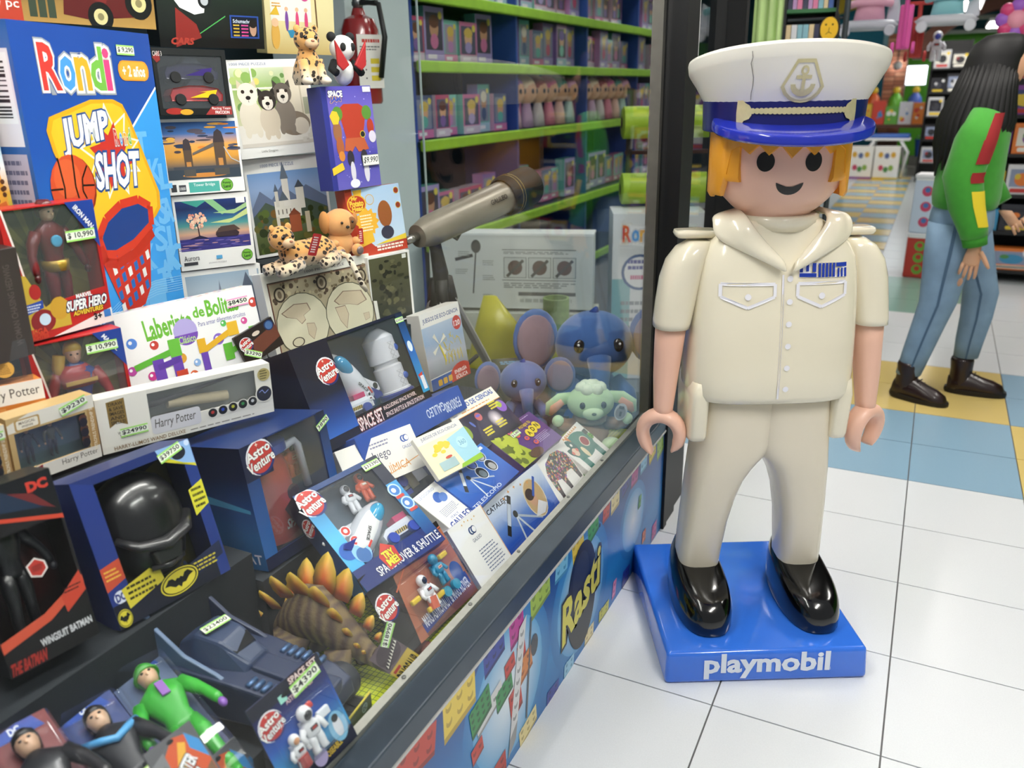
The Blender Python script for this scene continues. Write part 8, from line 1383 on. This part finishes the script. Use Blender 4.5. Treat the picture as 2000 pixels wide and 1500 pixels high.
# hair: cap and long fall down the back and over the near shoulder
hb = MB().loft(ell_rings([(.205, 0, 1.697, .03, .03), (.2, 0, 1.688, .07, .06), (.188, 0, 1.655, .102, .09), (.176, 0, 1.60, .112, .1), (.165, -.004, 1.53, .115, .105), (.16, -.012, 1.45, .12, .12), (.148, -.025, 1.37, .135, .14), (.135, -.03, 1.30, .135, .145), (.12, -.03, 1.23, .115, .135), (.10, -.03, 1.18, .08, .11), (.085, -.03, 1.14, .04, .06)], 32, 2.2)).build('hair', HR_, per, smooth=True)
for k in range(16):
    an = math.radians(-175 + k * 11); x0, y0 = .15 + .11 * math.cos(an), -.015 + .12 * math.sin(an)
    MB().tube([(.17 + .1 * math.cos(an), .09 * math.sin(an), 1.58), (x0 + .004, y0, 1.46), (.138 + .14 * math.cos(an), -.028 + .15 * math.sin(an), 1.33), (.125 + .13 * math.cos(an), -.03 + .145 * math.sin(an), 1.23), (.10 + .105 * math.cos(an), -.03 + .12 * math.sin(an), 1.15 - .03 * (k % 3))], [.01, .022, .024, .02, .004], 7).build('hair_strand', HR_, per, smooth=True)
# sweatshirt
MB().loft(ell_rings([(.15, 0, .945, .128, .165), (.15, 0, .955, .138, .175), (.15, 0, 1.0, .145, .185), (.15, 0, 1.08, .142, .18), (.155, 0, 1.18, .135, .175), (.165, 0, 1.28, .125, .18), (.172, 0, 1.34, .11, .175), (.185, 0, 1.385, .085, .12), (.2, 0, 1.42, .058, .066)], 28, 2.3)).build('sweatshirt', GRN_, per, smooth=True)
for nm_, P, R_ in (('sleeve', [(.17, -.14, 1.365), (.145, -.185, 1.25), (.118, -.205, 1.10), (.15, -.212, .98), (.195, -.212, .87), (.203, -.21, .84)], [.07, .084, .082, .074, .06, .056]), ('sleeve', [(.17, .14, 1.365), (.19, .18, 1.25), (.2, .19, 1.12), (.26, .18, 1.02), (.31, .16, .95)], [.062, .068, .062, .056, .048])):
    sl = MB().tube(P, R_, 16).build(nm_, GRN_, per, smooth=True)
    if P[0][1] < 0:
        MB().tube([(.2, -.211, .85), (.212, -.21, .80)], [.054, .05], 14).build('cuff', M('3a9028', .85, vary=.1, scale=60), sl, smooth=True)
        def stripe(z0, z1, x0, x1, c):
            rows = []
            for k in range(7):
                t = k / 6; z = z0 + (z1 - z0) * t; x = x0 + (x1 - x0) * t; rows.append([(x - .03, -.268 + .02 * max(0, (z - 1.22) / .14) * 2, z), (x + .03, -.262 + .02 * max(0, (z - 1.22) / .14) * 2, z)])
            return rows
        def band(name, pts, c):     # a strip hugging the sleeve: given z and centre x; wraps at the sleeve radius
            vsx = []
            for z in pts:
                i = min(range(len(P) - 1), key=lambda q: abs((P[q][2] + P[q + 1][2]) / 2 - z)); t = (z - P[i][2]) / (P[i + 1][2] - P[i][2]); cx = P[i][0] + (P[i + 1][0] - P[i][0]) * t; cy = P[i][1] + (P[i + 1][1] - P[i][1]) * t; r = R_[i] + (R_[i + 1] - R_[i]) * t + .003
                vsx.append([(cx + r * math.cos(an), cy + r * math.sin(an), z) for an in [math.radians(d) for d in (-70, -55, -40, -25, -10)]])
            n = 5; mb = MB(); mb.add([p for r in vsx for p in r], [(i * n + j, i * n + j + 1, (i + 1) * n + j + 1, (i + 1) * n + j) for i in range(len(vsx) - 1) for j in range(n - 1)]); mb.build(name, M(c, .85), sl, smooth=True)
        band('red_stripe', [1.37, 1.34, 1.3, 1.26, 1.22, 1.185, 1.16], 'a02428'); band('red_patch', [1.125, 1.1, 1.08], '9a2024'); band('yellow_stripe', [1.045, 1.01, .98, .95, .92, .89], 'e4cc2c')
# jeans
MB().loft(ell_rings([(.145, 0, .80, .12, .155), (.147, 0, .86, .14, .17), (.148, 0, .92, .135, .165), (.15, 0, .975, .125, .155)], 24, 2.3)).build('jeans_seat', DEN, per, smooth=True)
for P, R_ in (([(.125, -.08, .88), (.118, -.09, .74), (.108, -.095, .6), (.102, -.095, .5), (.075, -.095, .38), (.045, -.093, .24), (.022, -.09, .125)], [.118, .11, .092, .082, .074, .066, .058]), ([(.165, .08, .88), (.205, .085, .74), (.25, .088, .62), (.285, .09, .53), (.285, .095, .4), (.275, .1, .28), (.27, .1, .19)], [.112, .106, .09, .08, .072, .064, .056])):
    rings = []
    for (x, y, z), r in zip(P, R_): rings.append(sell(x, y, r, r * .82, z, 20, 2.1))
    lg = MB().loft(rings).build('jeans_leg', DEN, per, smooth=True)
    MB().loft([[(x + (r + .0015) * math.cos(an), y + (r * .82 + .0015) * math.sin(an), z) for an in (math.radians(-86), math.radians(-90), math.radians(-94))] for (x, y, z), r in zip(P, R_)], cap=False, closed=False).build('side_seam', M('4c6680', .85), lg)
MB().sphere((.17, -.135, .62), (.022, .022, .03), 10, 8).build('knee_rip', M('c89a80', .7), per, smooth=True)
# boots
def boot(cx, cy, z0, ln, rz, tip):
    mt = Matrix.Translation((cx, cy, z0)) @ Matrix.Rotation(rz, 4, 'Z') @ Matrix.Rotation(tip, 4, 'Y'); BT = M('24100f', .35, vary=.3, scale=30, coat=.2)
    b = MB().loft([[(x + r * math.cos(an), w_ * math.sin(an), z + h_ * max(-.55, math.sin(an * 0 + PI / 2) * 0) ) for an in [2 * PI * j / 16 for j in range(16)]] for x, z, r, w_, h_ in ((0, .02, .055, .045, 0), (0, .06, .052, .044, 0), (0, .12, .05, .044, 0), (-.003, .17, .054, .048, 0), (-.003, .185, .05, .045, 0))], mt=mt).build('boot', BT, per, smooth=True)
    MB().loft([[(x, w_ * math.cos(an), .022 + h_ * max(0, math.sin(an)) - .004 * (math.sin(an) < 0)) for an in [2 * PI * j / 16 for j in range(16)]] for x, w_, h_ in ((-.055, .03, .06), (-.02, .046, .1), (.04, .047, .092), (.1, .05, .068), (.15, .05, .055), (.19, .036, .036), (.205, .012, .012))], mt=mt).build('boot_foot', BT, b, smooth=True)
    MB().loft([sell(.075, 0, .138, .053, .0, 24, 2.6), sell(.075, 0, .142, .055, .01, 24, 2.6), sell(.075, 0, .14, .054, .026, 24, 2.6)], mt=mt).build('sole', M('120c0b', .6), b, auto=.6)
    for k in range(4): MB().tube([(.045 + .016 * k, -.025, .118 - .014 * k), (.05 + .016 * k, .025, .118 - .014 * k)], .003, 5, mt).build('lace', M('0c0a0a', .6), b)
boot(.012, -.095, .005, .2, -.33, .06); boot(.262, .10, .0, .2, .0, 0)
# near hand: palm and five fingers hanging down, thumb forward
hm = Matrix.Translation((.214, -.205, .795)) @ Matrix.Rotation(.12, 4, 'Y')
hd = MB().loft([[(x0 + rx * math.cos(an), ry * math.sin(an), z) for an in [2 * PI * j / 14 for j in range(14)]] for x0, rx, ry, z in ((0, .024, .018, .02), (0, .027, .016, -.01), (.002, .034, .015, -.045), (.002, .035, .013, -.075), (.0, .032, .010, -.088))], mt=hm).build('hand', PSK, per, smooth=True)
for x, L_, sp in ((-.027, .058, -.10), (-.009, .072, -.03), (.010, .076, .05), (.028, .066, .14)):
    MB().tube([hm @ Vector(p) for p in ((x, 0, -.078), (x + sp * .02, -.004, -.078 - L_ * .4), (x + sp * .04, .002, -.078 - L_ * .72), (x + sp * .05, .012, -.078 - L_))], [.0092, .0085, .0078, .0052], 8).build('finger', PSK, hd, smooth=True)
MB().tube([hm @ Vector(p) for p in ((.024, -.004, -.02), (.048, -.01, -.045), (.066, -.012, -.07), (.078, -.01, -.085))], [.013, .0115, .0095, .006], 8).build('thumb', PSK, hd, smooth=True)
hm2 = Matrix.Translation((.33, .155, .915)); h2 = MB().loft([[(.03 * math.cos(an) + .02 * k, .015 * math.sin(an), -.025 * k) for an in [2 * PI * j / 12 for j in range(12)]] for k in range(4)], mt=hm2).build('hand', PSK, per, smooth=True)
for q in range(5): MB().tube([hm2 @ Vector(p) for p in ((.04 + .012 * q, (q - 2) * .008, -.07 + .012 * q), (.06 + .014 * q, (q - 2) * .008, -.11 + .014 * q))], [.009, .006], 7).build('finger', PSK, h2, smooth=True)
